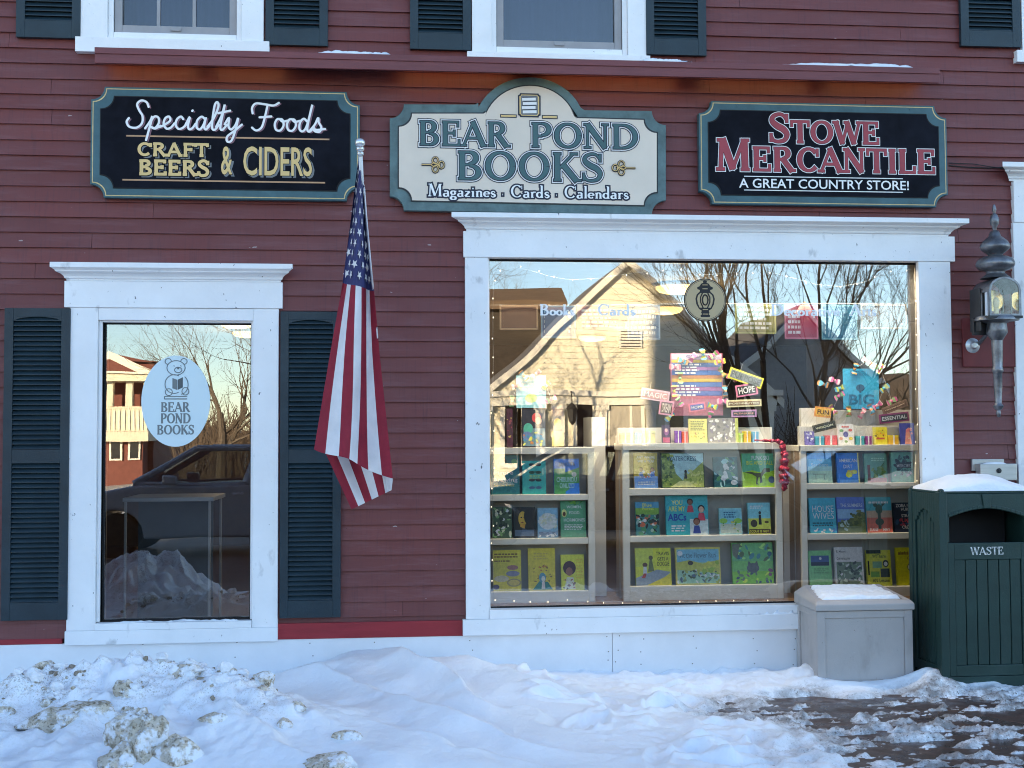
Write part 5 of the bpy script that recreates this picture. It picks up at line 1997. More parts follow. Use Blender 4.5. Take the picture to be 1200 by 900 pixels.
book('blue landscape novel with trees and a lake', (982, 583.5, 1014.5, 625), (70, 100, 170),
     [('r', .02, .4, .98, .66, (120, 160, 200)), ('p', [(0, 0), (1, 0), (1, .56), (.8, .6), (.6, .42), (.3, .34), (0, .3)], (86, 96, 50)), ('n', .5, .2, .98, .62, 30, .1, [(70, 84, 40), (100, 104, 56), (50, 64, 36)]), ('n', .05, .1, .5, .35, 20, .08, [(150, 170, 170), (100, 110, 70), (60, 76, 50)]), ('t', 'THE SUMMERS', .12, .72, .92, .82, (170, 180, 200))], 6, z=zr1)
book('teal to coral novel with a dark plant pot silhouette', (1016.5, 584, 1046, 625), (50, 150, 160),
     [('r', 0, 0, 1, .5, (196, 92, 80)), ('r', 0, .42, 1, .62, (170, 140, 120)), ('e', .5, .66, .14, .14, (24, 60, 50)), ('e', .36, .78, .08, .06, (24, 60, 50)), ('p', [(.6, .7), (.76, .82), (.78, .9), (.62, .84)], (24, 60, 50)), ('r', .44, .1, .56, .6, (30, 54, 50)), ('e', .5, .3, .17, .1, (34, 50, 46)), ('l', .1, .8, .9, .9, 1, (190, 220, 220)), ('t', 'ELAINE', .1, .04, .42, .12, TW), ('t', 'MAY', .62, .04, .9, .12, TW)], z=zr1)
book('navy novel with crooked white and red lettering beside the bin', (1048.5, 590.5, 1078, 625), (16, 24, 44),
     [('t', 'ZORA NEALE', .1, .84, .95, .95, TW), ('t', 'HURSTON', .3, .72, .95, .82, TW), ('n', .1, .2, .9, .7, 16, .1, [(30, 90, 110), (150, 40, 60), (24, 60, 90)]), ('t', 'STRAIGHT', .3, .5, .95, .6, TW), ('t', 'LICK', .3, .34, .8, .46, (210, 70, 80)), ('t', 'CROOKED', .3, .12, .95, .22, TW)], 4, z=zr1)
book('pale green book with a framed night photograph', (949, 648, 975.5, 690), (110, 180, 120),
     [('r', .1, .58, .9, .86, (50, 80, 130)), ('r', .1, .58, .9, .68, (24, 36, 60)), ('e', .52, .78, .06, .04, (220, 210, 190)), ('l', .2, .36, .85, .52, 3, (90, 150, 100))], z=zr0)
book('white book with a grey foliage photograph under its title', (979.5, 644.5, 1013, 690), (190, 198, 196),
     [('t', 'E. Moore', .08, .86, .4, .92, (60, 70, 76)), ('t', 'Cornerstones', .08, .68, .55, .75, (60, 70, 76)), ('r', .06, .06, .94, .62, (100, 120, 100)), ('n', .08, .08, .92, .6, 60, .08, [(60, 80, 64), (150, 170, 150), (190, 200, 190), (90, 120, 90), (40, 56, 48)])], 7, z=zr0)
book('yellow book with black badges and a panda face', (1017, 648.5, 1045.5, 690), (206, 186, 60),
     [('r', .0, .9, .6, 1, (20, 20, 20)), ('t', 'W!There', .24, .78, .8, .88, (60, 80, 30)), ('r', .24, .5, .62, .68, (100, 150, 120)), ('e', .78, .62, .12, .1, (24, 24, 24)), ('e', .78, .61, .08, .06, (220, 220, 210)), ('r', .55, .24, .92, .48, (40, 50, 50)), ('r', .14, .24, .5, .4, (100, 150, 60)), ('t', 'AN Lesson', .2, .1, .9, .2, (30, 30, 20)), ('r', .04, .3, .1, .7, (30, 30, 30))], z=zr0)
book('plain bright yellow book touching the edge of the green bin', (1052, 646, 1078, 690), (216, 182, 30),
     [('l', .1, .78, .8, .9, 1, (120, 90, 20)), ('t', 'L A U R', .2, .82, .8, .9, (120, 90, 20)), ('t', 'C A', .5, .68, .8, .76, (120, 90, 20)), ('e', .62, .48, .14, .1, (40, 36, 30)), ('e', .6, .48, .1, .07, (214, 190, 160))], z=zr0)

# ------------------------------------------------------------------ on top of the cases
RISER = mat('riser_white', (.68, .67, .62), rough=.6, var=.05)


def riser(label, steps, Y):
    """steps: pixel boxes of the stacked pale blocks."""
    m = MB()
    o = None
    xs_ = [pbox(*s, Y) for s in steps]
    base = min(q[1] for q in xs_)
    for k, q in enumerate(xs_):
        m.box(q[0], q[2], Y + .05 * k, Y + .05 * k + .049, base, q[3], RISER)
    x0 = min(q[0] for q in xs_)
    ob = m.build('riser', bevel=.003)
    for v in ob.data.vertices:
        v.co -= Vector((x0, Y, base))
    ob.location = (x0, Y, base)
    return tag(ob, label, 'display riser')


YT = DY + .09
riser('stepped pale riser on the case behind the bin', [(937, 499, 1076, 521.5), (941.5, 478, 976, 521.5), (985, 480, 1075, 521.5)], YT + .05)
riser('low pale riser on the middle case', [(724, 501, 905, 519), (724, 510, 905, 519)], YT + .05)
ztb, ztm, ztf = zc(1008, 521.5) + .001, zc(822, 519) + .001, zc(640, 524.5) + .001
G2 = 'small books and cards on top of the cases'
book('small violet card book on the case by the word wisdom', (943.5, 505.5, 954.5, 521.5), (96, 90, 150), [('n', .1, .1, .9, .9, 14, .16, [(190, 190, 210), (60, 60, 120), (150, 150, 190)])], 3, YT, .012, G2, z=ztb, lean=4)
book('white card book printed with coloured pots', (982, 497, 1001, 521.5), (206, 206, 196), [('e', .5, .5, .16, .14, (80, 80, 130)), ('e', .2, .3, .12, .08, (190, 140, 120)), ('e', .8, .3, .12, .08, (190, 170, 60)), ('e', .24, .68, .12, .07, (90, 140, 90)), ('e', .78, .7, .12, .07, (180, 90, 80)), ('e', .5, .16, .1, .06, (110, 140, 90)), ('l', .25, .8, .75, .92, 1, (180, 80, 70))], 3, YT, .012, G2, z=ztb, lean=4)
book('yellow card book with a smiling striped animal face', (1024, 501, 1040, 521.5), (206, 180, 60), [('e', .5, .5, .38, .36, (214, 170, 50)), ('n', .15, .2, .85, .85, 10, .1, [(90, 80, 30), (200, 120, 40), (150, 160, 60)]), ('r', .2, .3, .8, .4, (160, 70, 60))], 5, YT, .012, G2, z=ztb, lean=4)
book('blue and pink card book on the case near the casing', (1055.5, 496.5, 1072, 521.5), (60, 70, 150), [('p', [(.3, .02), (.8, .02), (.7, .5), (.6, .8), (.4, .7)], (206, 130, 120)), ('n', .1, .1, .9, .9, 10, .12, [(190, 110, 120), (50, 60, 140), (214, 170, 150)])], 6, YT, .012, G2, z=ztb, lean=4)
for lab, a, b, y0, c in (('teal gift box on the case behind the bin, before the white card book', 956, 966, 509, (50, 130, 150)), ('coral gift box on the case behind the bin', 967, 981, 508, (190, 80, 84)), ('teal gift box between the pots book and the violet bag', 1004, 1013, 509, (40, 130, 140)),
                         ('small violet gift bag on the case behind the bin', 1014.5, 1021.5, 509, (120, 50, 110)), ('gold gift box on the case behind the bin', 1042, 1053, 508, (196, 150, 50)),
                         ('pale orange gift box at the end of the middle case', 727, 739, 507, (200, 170, 130)), ('blue gift box on the middle case', 744, 752, 507, (90, 140, 170)), ('cream gift box on the middle case', 754, 768, 505, (200, 180, 130)), ('green gift box beside the grey patterned book', 866, 871, 508, (140, 170, 90)),
                         ('orange gift box on the middle case', 871.5, 880, 506, (206, 150, 60)), ('sky blue gift box on the middle case', 882, 889, 506.5, (70, 140, 180)), ('scarlet gift bag on the middle case', 799.5, 806, 506, (200, 70, 50)), ('purple gift bag on the middle case', 791.5, 798.5, 505, (110, 70, 150))):
    q = pbox(a, y0, b, 519, YT - .01)
    zz = ztb if a > 930 else ztm
    hh = q[3] - q[1]
    m = MB()
    W = q[2] - q[0]
    m.box(0, W, 0, .04, 0, hh, ink(*c))
    m.box(-.001, W + .001, -.001, .041, hh * .78, hh + .001, ink(*[min(255, int(v * 1.12)) for v in c]))
    m.box(W * .42, W * .58, -.002, .0405, 0.0005, hh + .002, ink(225, 215, 190))
    ob = m.build('gift_box', bevel=.001)
    ob.location = (q[0], YT - .01, zz)
    tag(ob, lab, 'gift box', 'small gift boxes on the cases')
book('pale yellow recipe book standing on the middle case', (807.5, 491, 829, 519), (190, 186, 110), [('l', .1, .5, .9, .92, 6, (120, 120, 70)), ('n', .1, .05, .9, .4, 14, .06, [(120, 140, 80), (190, 170, 60), (160, 120, 70)])], 3, YT - .005, .015, G2, z=ztm, lean=4)
book('grey book with tangled white branches on the middle case', (830, 490.5, 865.5, 519), (124, 120, 116), [('n', .04, .05, .96, .95, 60, .07, [(190, 190, 186), (90, 90, 92), (110, 104, 120), (210, 210, 206)]), ('r', .9, 0, 1, 1, (170, 180, 110))], 4, YT - .005, .015, G2, z=ztm, lean=4)
book('dark purple figure card standing on the middle case', (776, 498, 786, 519), (50, 30, 60), [('e', .5, .62, .3, .2, (120, 60, 110)), ('e', .5, .7, .16, .1, (200, 160, 150)), ('r', .1, .02, .9, .3, (150, 60, 90))], 4, YT - .005, .012, G2, z=ztm, lean=4)
book('dark card with bright parrot art on the case by the flag', (612.5, 480, 640, 524.5), (30, 30, 40), [('r', .04, .04, .96, .5, (90, 120, 130)), ('e', .6, .78, .2, .13, (200, 70, 70)), ('e', .68, .7, .14, .1, (206, 140, 110)), ('e', .24, .5, .2, .14, (60, 150, 130)), ('e', .2, .3, .2, .12, (90, 110, 150)), ('n', .05, .04, .95, .4, 20, .09, [(50, 120, 150), (190, 190, 90), (180, 120, 70)])], 6, YT, .012, G2, z=ztf, lean=4)
book('dark card with a yellow and orange bird on the case by the flag', (646, 476, 661, 524.5), (36, 30, 40), [('e', .5, .6, .3, .1, (206, 160, 60)), ('e', .6, .5, .25, .08, (170, 100, 50)), ('r', .04, .02, .96, .38, (190, 170, 90)), ('r', .05, .76, .95, .96, (60, 24, 34))], 6, YT, .012, G2, z=ztf, lean=4)
book('tall maroon card at the end of the case by the flag', (594, 479, 601, 524.5), (60, 20, 36), [('n', .1, .1, .9, .9, 14, .2, [(120, 50, 60), (40, 20, 30), (170, 150, 80)])], 6, YT, .012, G2, z=ztf, lean=4)
# blue poster panel behind the case by the flag, banner and poster on the others
def poster(label, px, Y, back, art, seed, alpha=None, name='poster'):
    x0, z0, x1, z1 = pbox(*px, Y)
    m = MB()
    W, H = x1 - x0, z1 - z0
    m.box(0, W, 0, .003, 0, H, ink(*back) if alpha is None else film_mat('film_%d_%d_%d' % back, lin([c / 255 for c in back]), alpha))
    cover(m, W, H, -.0005, art, seed)
    ob = m.build(name)
    ob.location = (x0, Y, z0)
    return tag(ob, label, name.replace('_', ' '))


YB = DY + .16
stripes = []
yy = 1.0
for c, h in (((196, 186, 214), .10), ((206, 190, 90), .05), ((90, 120, 180), .07), ((160, 110, 170), .05), ((70, 110, 180), .08), ((190, 130, 90), .05), ((214, 180, 80), .06), ((90, 120, 186), .08), ((170, 110, 170), .06), ((90, 110, 180), .08), ((200, 110, 130), .05), ((190, 120, 140), .27)):
    stripes.append(('r', .02, yy - h, .98, yy - .006, tuple(int(v * .78) for v in c)))
    yy -= h
bn = poster('tall hanging banner printed with striped coloured book spines', (786, 414, 847, 487), YB, (150, 84, 104), stripes + [('l', .08, .66, .6, .84, 4, (220, 220, 236)), ('l', .08, .3, .6, .5, 4, (220, 220, 236)), ('t', 'CHOOSE', .3, .93, .8, .97, (70, 70, 120))], 1, name='hanging_banner')
bp_ = poster('square blue poster with the word BIG above the case behind the bin', (988, 432, 1030, 479), YB, (30, 140, 180), [('l', .2, .82, .8, .96, 3, (40, 110, 150)), ('e', .48, .52, .12, .09, (24, 70, 100)), ('r', .44, .4, .5, .56, (24, 70, 100)), ('t', 'BIG', .16, .1, .86, .36, (20, 90, 124), .03)], 2)
poster('pale blue poster leaning at the window end above the case by the flag', (605, 440, 640, 478), YB + .02, (120, 180, 200), [('l', .1, .5, .9, .9, 4, (160, 210, 220)), ('e', .5, .3, .2, .14, (170, 200, 110))], 2)
PK = [(216, 110, 130), (206, 190, 80), (70, 150, 180), (214, 130, 80), (120, 170, 120), (190, 90, 140), (226, 160, 170)]


def garland(label, pts, Y, seed):
    """loose paper twists strung round a poster."""
    o = thing('paper_garland', label, 'paper garland', at(*pts[0], Y), 'paper twists round the posters')
    rn = random.Random(seed)
    for k, (px, py) in enumerate(pts):
        p = at(px, py, Y)
        m = MB()
        s = .05
        a = rn.uniform(0, 6.28)
        c = ink(*PK[(k * 3 + seed) % len(PK)])
        c2 = ink(*PK[(k * 3 + seed + 1) % len(PK)])
        L_ = 7
        for j in range(L_):
            t0, t1 = j / L_, (j + 1) / L_
            def q(t, sd):
                u = (t - .5) * s * 1.7
                wv = .016 * math.cos(t * 7 + k)
                return (u * math.cos(a) - sd * (.014 + .008 * math.sin(t * 9)) * math.sin(a), wv, u * math.sin(a) + sd * (.014 + .008 * math.sin(t * 9)) * math.cos(a))
            m.poly([q(t0, -1), q(t1, -1), q(t1, 1), q(t0, 1)], c if j % 3 else c2)
        m.ball((0, .004, 0), .013, c2, 7, 5)
        tw = m.build('paper_twist', o)
        tw.location = p - Vector(o.location)
    m = MB()
    m.tube([at(px, py, Y + .012) - Vector(o.location) for px, py in pts], .0012, ink(190, 180, 170), 5)
    m.build('string', o)


garland('bright paper twists around the striped banner', [(785, 488), (796, 470), (790, 458), (797, 443), (791, 430), (800, 423), (812, 419), (824, 415), (836, 416), (843, 424), (846, 436), (858, 443), (850, 458), (847, 470), (835, 476), (832, 488)], YB - .03, 1)
garland('bright paper twists around the blue poster', [(965, 450), (978, 446), (984, 455), (983, 464), (976, 480), (995, 482), (1011, 484), (1021, 480), (1028, 475), (1036, 455), (1045, 470), (1032, 432), (1024, 428), (1016, 423), (1002, 432)], YB - .03, 2)
garland('faint paper twists above the case by the flag', [(600, 470), (606, 452), (614, 440), (628, 438), (640, 452), (646, 468)], YB + .01, 3)


def plaque(word, label, cx, cy, wpx, hpx, rot, board, edge, textc, Y):
    p = at(cx, cy, Y)
    s = (p - CAM).dot(fw) / FPX
    W, H = wpx * s, hpx * s
    o = thing('word_plaque', label, 'word plaque', p, 'small wooden word plaques hanging over the cases', (0, R(rot), 0))
    m = MB()
    m.box(-W / 2, W / 2, 0, .008, -H / 2, H / 2, ink(*edge))
    e = .012
    m.box(-W / 2 + e, W / 2 - e, -.0012, .004, -H / 2 + e, H / 2 - e, ink(*board))
    m.build('board', o, bevel=.001)
    m = MB()
    sans(m, word, (-W / 2 + .02, -H / 2 + .021, W / 2 - .02, H / 2 - .021), -.002, ink(*textc), .02)
    m.build('lettering', o)
    m = MB()
    up = 1.5
    m.tube([(-W * .2, .01, H / 2), (-W * .2 - up * math.sin(R(-rot)) * 0, .012, H / 2 + .05)], .001, ink(180, 175, 165), 5)
    m.build('hook', o)


DKB = (40, 44, 46)
plaque('HOPE', 'black plaque reading HOPE with a pink edge', 875, 457, 26, 14, -9, DKB, (206, 110, 140), (225, 225, 215), YB - .05)
plaque('PURPOSE', 'tilted grey plaque with a yellow edge over the plaque reading HOPE', 874, 443, 42, 13, 19, (110, 120, 124), (206, 190, 80), (84, 92, 96), YB - .05)
plaque('POSSIBILITIES', 'level tan plaque with a cream edge under the plaque reading HOPE', 872, 472.5, 42, 8.5, -2, (120, 100, 80), (196, 186, 150), (210, 200, 170), YB - .05)
plaque('PLEASURE', 'small slate plaque reading PLEASURE', 872, 484.5, 30, 8.5, -1, (70, 80, 90), (170, 130, 170), (226, 140, 130), YB - .05)
plaque('HOME', 'blue plaque reading HOME with a pink edge under the striped banner', 817, 477, 20, 10, -8, (80, 100, 160), (214, 110, 130), (220, 220, 230), YB - .06)
plaque('FUN', 'orange plaque reading FUN', 964.5, 483, 20, 12, 6, (206, 150, 70), (226, 130, 70), (60, 40, 30), YB - .05)
plaque('WISDOM', 'black plaque reading WISDOM tilted upward on the riser', 966, 500, 28, 9, -13, DKB, (60, 60, 50), (220, 216, 160), YB - .06)
plaque('COMFORT', 'steeply tilted dark plaque above the plaque reading ESSENTIAL', 1049, 477, 32, 8, -20, (90, 70, 60), (110, 90, 80), (190, 170, 150), YB - .05)
plaque('ESSENTIAL', 'dark plaque reading ESSENTIAL with a plum edge', 1048, 489.5, 36, 11, -6, (50, 54, 70), (120, 60, 100), (170, 180, 200), YB - .06)
plaque('DREAM', 'pale pink edged plaque nearest the reflected house corner', 781, 478, 17, 17, 8, (90, 70, 70), (206, 130, 150), (200, 180, 170), YB - .04)
plaque('MAGIC', 'faint pink framed plaque left of the striped banner', 768, 463, 34, 13, 9, (170, 130, 130), (214, 160, 170), (220, 200, 200), YB - .02)

# red tinsel ribbon over the corner of the middle case
TIN = mat('red_tinsel', (.55, .04, .09), rough=.22, var=.3, scale=40, bump=.8, bscale=90, metal=.4)
m = MB()
pth = [(884, 516), (900, 516.5), (912, 517), (917, 521), (919.5, 535), (918.5, 550), (919.5, 562), (919, 575)]
rad = [.006, .010, .015, .020, .026, .034, .036, .012]
pts = [at(px, py, DY - .035) for px, py in pth]
fine, fr2 = [], []
for j in range(57):
    t = j / 56 * 7
    i = min(int(t), 6)
    f_ = t - i
    fine.append(pts[i].lerp(pts[i + 1], f_) + Vector((.004 * math.sin(j * 1.9), .004 * math.cos(j * 2.3), 0)))
    fr2.append((rad[i] + (rad[i + 1] - rad[i]) * f_) * (1 + .25 * math.sin(j * 1.3)))
m.tube(fine, fr2, TIN, 12)
rb = m.build('tinsel_ribbon', smooth=True, angle=0)
tag(rb, 'shiny red tinsel ribbon hanging over a case corner', 'ribbon')

# ------------------------------------------------------------------ quote sheets, string, lettering and stickers on the glass
YG = GLASS_Y + .006
YO = GLASS_Y - .004
YQ = GLASS_Y + .16
quotes = [('brown quote sheet with a cream edge at the end of the string by the flag', (585.5, 357.5, 630.5, 386.5), (120, 84, 66), (196, 160, 124), .9),
          ('blue quote sheet behind the word Books', (634, 358, 675, 396), (40, 100, 150), (90, 140, 170), .75),
          ('pink quote sheet behind the start of the word Cards', (676, 358, 731.5, 388), (176, 110, 120), (190, 150, 140), .7),
          ('pale blue quote sheet behind the end of the word Cards', (735, 357, 774, 398), (90, 130, 170), (150, 170, 190), .7),
          ('pale yellow quote sheet beside the round vase sticker', (861, 356.5, 910.5, 391), (170, 170, 100), (206, 206, 130), .7),
          ('rose pink quote sheet behind the words Decorative Arts', (919, 357, 958.5, 397.5), (206, 70, 110), (220, 130, 160), .8),
          ('sky blue quote sheet behind the words Decorative Arts', (962.5, 357, 1005.5, 398), (60, 150, 190), (110, 180, 200), .7),
          ('grey quote sheet with a cream edge at the end of the string by the casing', (1009, 356.5, 1062, 385.5), (150, 136, 124), (214, 196, 170), .8)]
for k, (lab, px, c, e, al) in enumerate(quotes):
    x0, z0, x1, z1 = pbox(*px, YQ)
    W, H = x1 - x0, z1 - z0
    m = MB()
    fm, fe = film_mat('sheet_%d' % k, lin([v / 255 for v in c]), al), film_mat('sheet_edge_%d' % k, lin([v / 255 for v in e]), min(1, al + .2))
    b_ = .012
    m.poly([(b_, 0, b_), (W - b_, 0, b_), (W - b_, 0, H - b_), (b_, 0, H - b_)], fm)
    for a in ((0, 0, W, b_), (0, H - b_, W, H), (0, b_, b_, H - b_), (W - b_, b_, W, H - b_)):
        m.poly([(a[0], 0, a[1]), (a[2], 0, a[1]), (a[2], 0, a[3]), (a[0], 0, a[3])], fe)
    cover(m, W, H, -.001, [('l', .1, .12, .92, .88, 5, tuple(min(255, int(v * .55 + 110)) for v in e))], k)
    ob = m.build('quote_sheet')
    for v in ob.data.vertices:
        v.co.y += .008 * math.sin(v.co.x / W * 3.0 + k)
    ob.location = (x0, YQ, z0)
    ob.rotation_euler = (0, 0, R((-3, 2, -2, 3, 2, -3, 2, -2)[k]))
    tag(ob, lab, 'quote sheet', 'printed quote sheets pegged along a string')
m = MB()
m.tube([at(575, 357.5, YQ), at(700, 357.6, YQ), at(830, 355.5, YQ), at(960, 356, YQ), at(1078, 355, YQ)], .0013, ink(190, 190, 185), 5)
tag(m.build('string'), 'thin string carrying the quote sheets across the show window', 'string')

VIN = mat('white_vinyl', (.80, .82, .84), rough=.5, var=.03)
for lab, t, px in (('white vinyl word Books on the show window glass', 'Books', (632.5, 356.5, 673.5, 369.5)), ('white vinyl word Cards on the show window glass', 'Cards', (700.5, 356.5, 745, 369.5)),
                   ('white vinyl word Decorative on the show window glass', 'Decorative', (903.5, 356.5, 985, 370)), ('white vinyl word Arts on the show window glass', 'Arts', (995, 356.5, 1027, 370))):
    m = MB()
    letter(m, t, 'serif', pbox(*px, YO), YO, [(.0008, VIN, 0)])
    tag(m.build('vinyl_lettering'), lab, 'window lettering', 'white vinyl words on the show window')
# round sticker with a lidded vase
c = at(826.3, 351.5, YO)
rr = 25.2 * (c - CAM).dot(fw) / FPX
m = MB()
TAN, BLK = mat('sticker_tan', (.48, .36, .21), rough=.5, var=.05), mat('sticker_black', (.012, .012, .014), rough=.5, var=0)


def disc(r, dy, mm, rz=None, dx=0, dz=0, n=40):
    m.poly([(r * math.cos(2 * math.pi * j / n) + dx, dy, (rz or r) * math.sin(2 * math.pi * j / n) + dz) for j in range(n)], mm)


def silh(pts, dy, mm):
    q = [(x * rr, dy, z_ * rr) for x, z_ in pts]
    m.poly(q + [(-x, y, z_) for x, y, z_ in q[::-1]], mm)


disc(rr, 0, BLK)
disc(rr * .955, -.0003, TAN)
disc(rr * .925, -.0006, BLK)
disc(rr * .905, -.0009, TAN)
silh([(.2, -.80), (.24, -.74), (.15, -.66), (.2, -.60), (.17, -.5), (.30, -.42), (.42, -.2), (.46, .05), (.40, .25), (.26, .38), (.24, .46), (.36, .50), (.38, .58), (.26, .64), (.18, .76), (.08, .80), (.1, .88), (.0, .94)], -.0012, BLK)
silh([(.26, -.36), (.34, -.18), (.38, .05), (.33, .22), (.22, .32)], -.0015, TAN)
for sx in (-1, 1):
    m.tube([(sx * rr * x, -.0016, z_ * rr) for x, z_ in ((.1, -.38), (.22, -.1), (.22, .12), (.12, .34))], rr * .03, BLK, 6)
m.tube([(rr * .13 * math.cos(a * .524), -.0018, rr * (.0 + .24 * math.sin(a * .524))) for a in range(13)], rr * .035, BLK, 6)
for zz in (-.66, -.45, .52, .70):
    m.tube([(-rr * .12, -.0018, zz * rr), (rr * .12, -.0018, zz * rr)], rr * .02, TAN, 5)
ob = m.build('round_sticker')
ob.location = c
tag(ob, 'round tan sticker with a black lidded vase on the show window glass', 'window sticker')
# oval sticker: a bear reading a book above three words
c = at(206, 470, YO)
s = (c - CAM).dot(fw) / FPX
m = MB()
OV = film_mat('frosted_oval', (.62, .76, .80), .96)
GREYL = mat('oval_grey', (.16, .19, .20), rough=.5, var=0)
m.poly([(39.5 * s * math.cos(j * math.pi / 32), 0, 53.5 * s * math.sin(j * math.pi / 32)) for j in range(64)], OV)
ob = m.build('oval_sticker')
ob.location = c
tag(ob, 'pale blue oval sticker with a line-drawn bear reading on the narrow window', 'window sticker')
m = MB()


def line(pts, r=.55, closed=False):
    m.tube([(x * s, -.001, z_ * s) for x, z_ in pts], r * s, GREYL, 6)


def oval(cx, cz, rx, rz, a0=0, a1=360, r=.5):
    line([(cx + rx * math.cos(R(a0 + (a1 - a0) * j / 18)), cz + rz * math.sin(R(a0 + (a1 - a0) * j / 18))) for j in range(19)], r)


oval(0, 39, 10.5, 8.5)
oval(-9, 46.5, 3.6, 3.4, 0, 270)
oval(9, 46.5, 3.6, 3.4, -90, 180)
oval(2.5, 36.5, 4.2, 3.2)
for ex in (-2.2, 5.6):
    line([(ex - .3, 41.2), (ex + .3, 41.4)], .8)
line([(1.6, 38.2), (3.4, 38.3)], 1.0)
oval(-2, 20, 10.5, 11, 60, 300)
oval(6, 19, 8, 11, -90, 60)
m.poly([(-4 * s, -.0012, 15 * s), (1.5 * s, -.0012, 13 * s), (1.5 * s, -.0012, 25 * s), (-4 * s, -.0012, 27 * s)], GREYL)
m.poly([(2 * s, -.0012, 13 * s), (8 * s, -.0012, 16 * s), (8 * s, -.0012, 28 * s), (2 * s, -.0012, 25 * s)], mat('oval_grey_dark', (.08, .10, .11), rough=.5, var=0))
oval(-8, 10.5, 4, 4)
oval(11, 11.5, 4, 4.4)
line([(-13, 5.5), (13, 5.5)], .5)
line([(-13, 2.5), (-13, 5.5)], .5)
line([(-13, 2.5), (13, 2.5)], .6)
m.build('bear_drawing', ob)
m = MB()
for t, z0_, z1_, hw in (('BEAR', -12.5, -1.5, 16.8), ('POND', -26, -14.5, 17), ('BOOKS', -39, -28, 21)):
    letter(m, t, 'serif', (-hw * s, z0_ * s, hw * s, z1_ * s), -.0008, [(.0012, GREYL, 0)])
m.build('lettering', ob)

# ------------------------------------------------------------------ fairy lights round the show window
WIRE = mat('pale_wire', (.45, .45, .42), rough=.5, var=.05)
BULB = emit('fairy_bulb', (1.0, .93, .78), .32)
YF = GLASS_Y + .05
SLT = thing('fairy_lights', 'string of tiny fairy lights draped around the edge of the show window', 'fairy lights', at(580, 315, YF))
base = Vector(SLT.location)
path = [(1073.5, 690), (1074, 640), (1074, 560), (1073.5, 500), (1073, 440), (1073, 380), (1073, 330), (1068, 316), (1048, 316), (1030, 323), (1012, 331), (985, 336), (955, 333), (930, 326), (905, 320), (870, 319), (826, 322), (795, 316), (760, 318), (728, 322), (703, 326), (668, 328), (645, 324), (625, 318), (603, 313), (578.5, 318), (577.5, 370), (578, 420), (577.5, 470), (577.5, 520), (577.5, 570), (577.5, 630), (578, 680), (579, 703), (620, 704.5), (680, 704.5), (740, 705), (800, 705), (860, 704.5), (905, 705)]
pw_ = [at(px, py, YF) - base for px, py in path]
m = MB()
m.tube(pw_, .0014, WIRE, 5)
m.build('wire', SLT)
m = MB()
m.ball((0, 0, 0), .0042, BULB, 8, 6, (1, 1, 1.5))
b0 = m.build('bulb', SLT)
first = True
rn = random.Random(4)
acc = 0
nb = 0
for a, b in zip(pw_[:-1], pw_[1:]):
    L_ = (b - a).length
    t = .13 - acc
    while t < L_ and nb < 98:
        p = a.lerp(b, t / L_) + Vector((rn.uniform(-.012, .012), -.006, rn.uniform(-.016, .012)))
        if nb == 0:
            bb = b0
        else:
            bb = b0.copy()
            col.objects.link(bb)
            bb.parent = SLT
        bb.location = p
        nb += 1
        t += .13
    acc = L_ - (t - .13)

# ------------------------------------------------------------------ white-edged work table inside the narrow window
YTb = .75
q = pbox(143, 583, 250, 700, YTb)
WT = thing('work_table', 'white-edged work table standing inside the narrow window', 'table', (q[0], YTb, ROOM['z0']))
zt2 = q[3] - ROOM['z0']
m = MB()
TW_ = q[2] - q[0]
m.box(0, TW_, 0, .6, zt2 - .03, zt2, mat('table_white', (.22, .24, .25), rough=.4, var=.06))
m.build('tabletop', WT, bevel=.004)
for x in (.01, TW_ - .04):
    for y in (.01, .55):
        m = MB()
        m.box(x, x + .018, y, y + .018, 0, zt2 - .0305, mat('table_white', (.55, .58, .58)))
        m.build('leg', WT, bevel=.003)
m = MB()
m.box(.05, TW_ - .05, .3, .32, .1, zt2 - .04, mat('table_dark', (.03, .045, .055), rough=.6, var=.2))
m.build('modesty_panel', WT)
# ------------------------------------------------------------------ ground, snow, pavers
rngn = np.random.default_rng(11)


def vnoise(X_, Y_, s, seed):
    """smooth value noise on arrays."""
    r = np.random.default_rng(seed)
    N = 128
    g = r.random((N, N))
    x, y = X_ / s + 50.3, Y_ / s + 50.7
    xi, yi = np.floor(x).astype(int), np.floor(y).astype(int)
    fx, fy2 = x - xi, y - yi
    fx, fy2 = fx * fx * fx * (fx * (fx * 6 - 15) + 10), fy2 * fy2 * fy2 * (fy2 * (fy2 * 6 - 15) + 10)
    a, b = g[xi % N, yi % N], g[(xi + 1) % N, yi % N]
    c, d = g[xi % N, (yi + 1) % N], g[(xi + 1) % N, (yi + 1) % N]
    return (a * (1 - fx) + b * fx) * (1 - fy2) + (c * (1 - fx) + d * fx) * fy2 - .5


def fbm(X_, Y_, s, seed, oct_=4, gain=.5):
    o, a = 0, 1.0
    for k in range(oct_):
        o = o + a * vnoise(X_, Y_, s / 2 ** k, seed + k)
        a *= gain
    return o


PAVE_Z = -.075


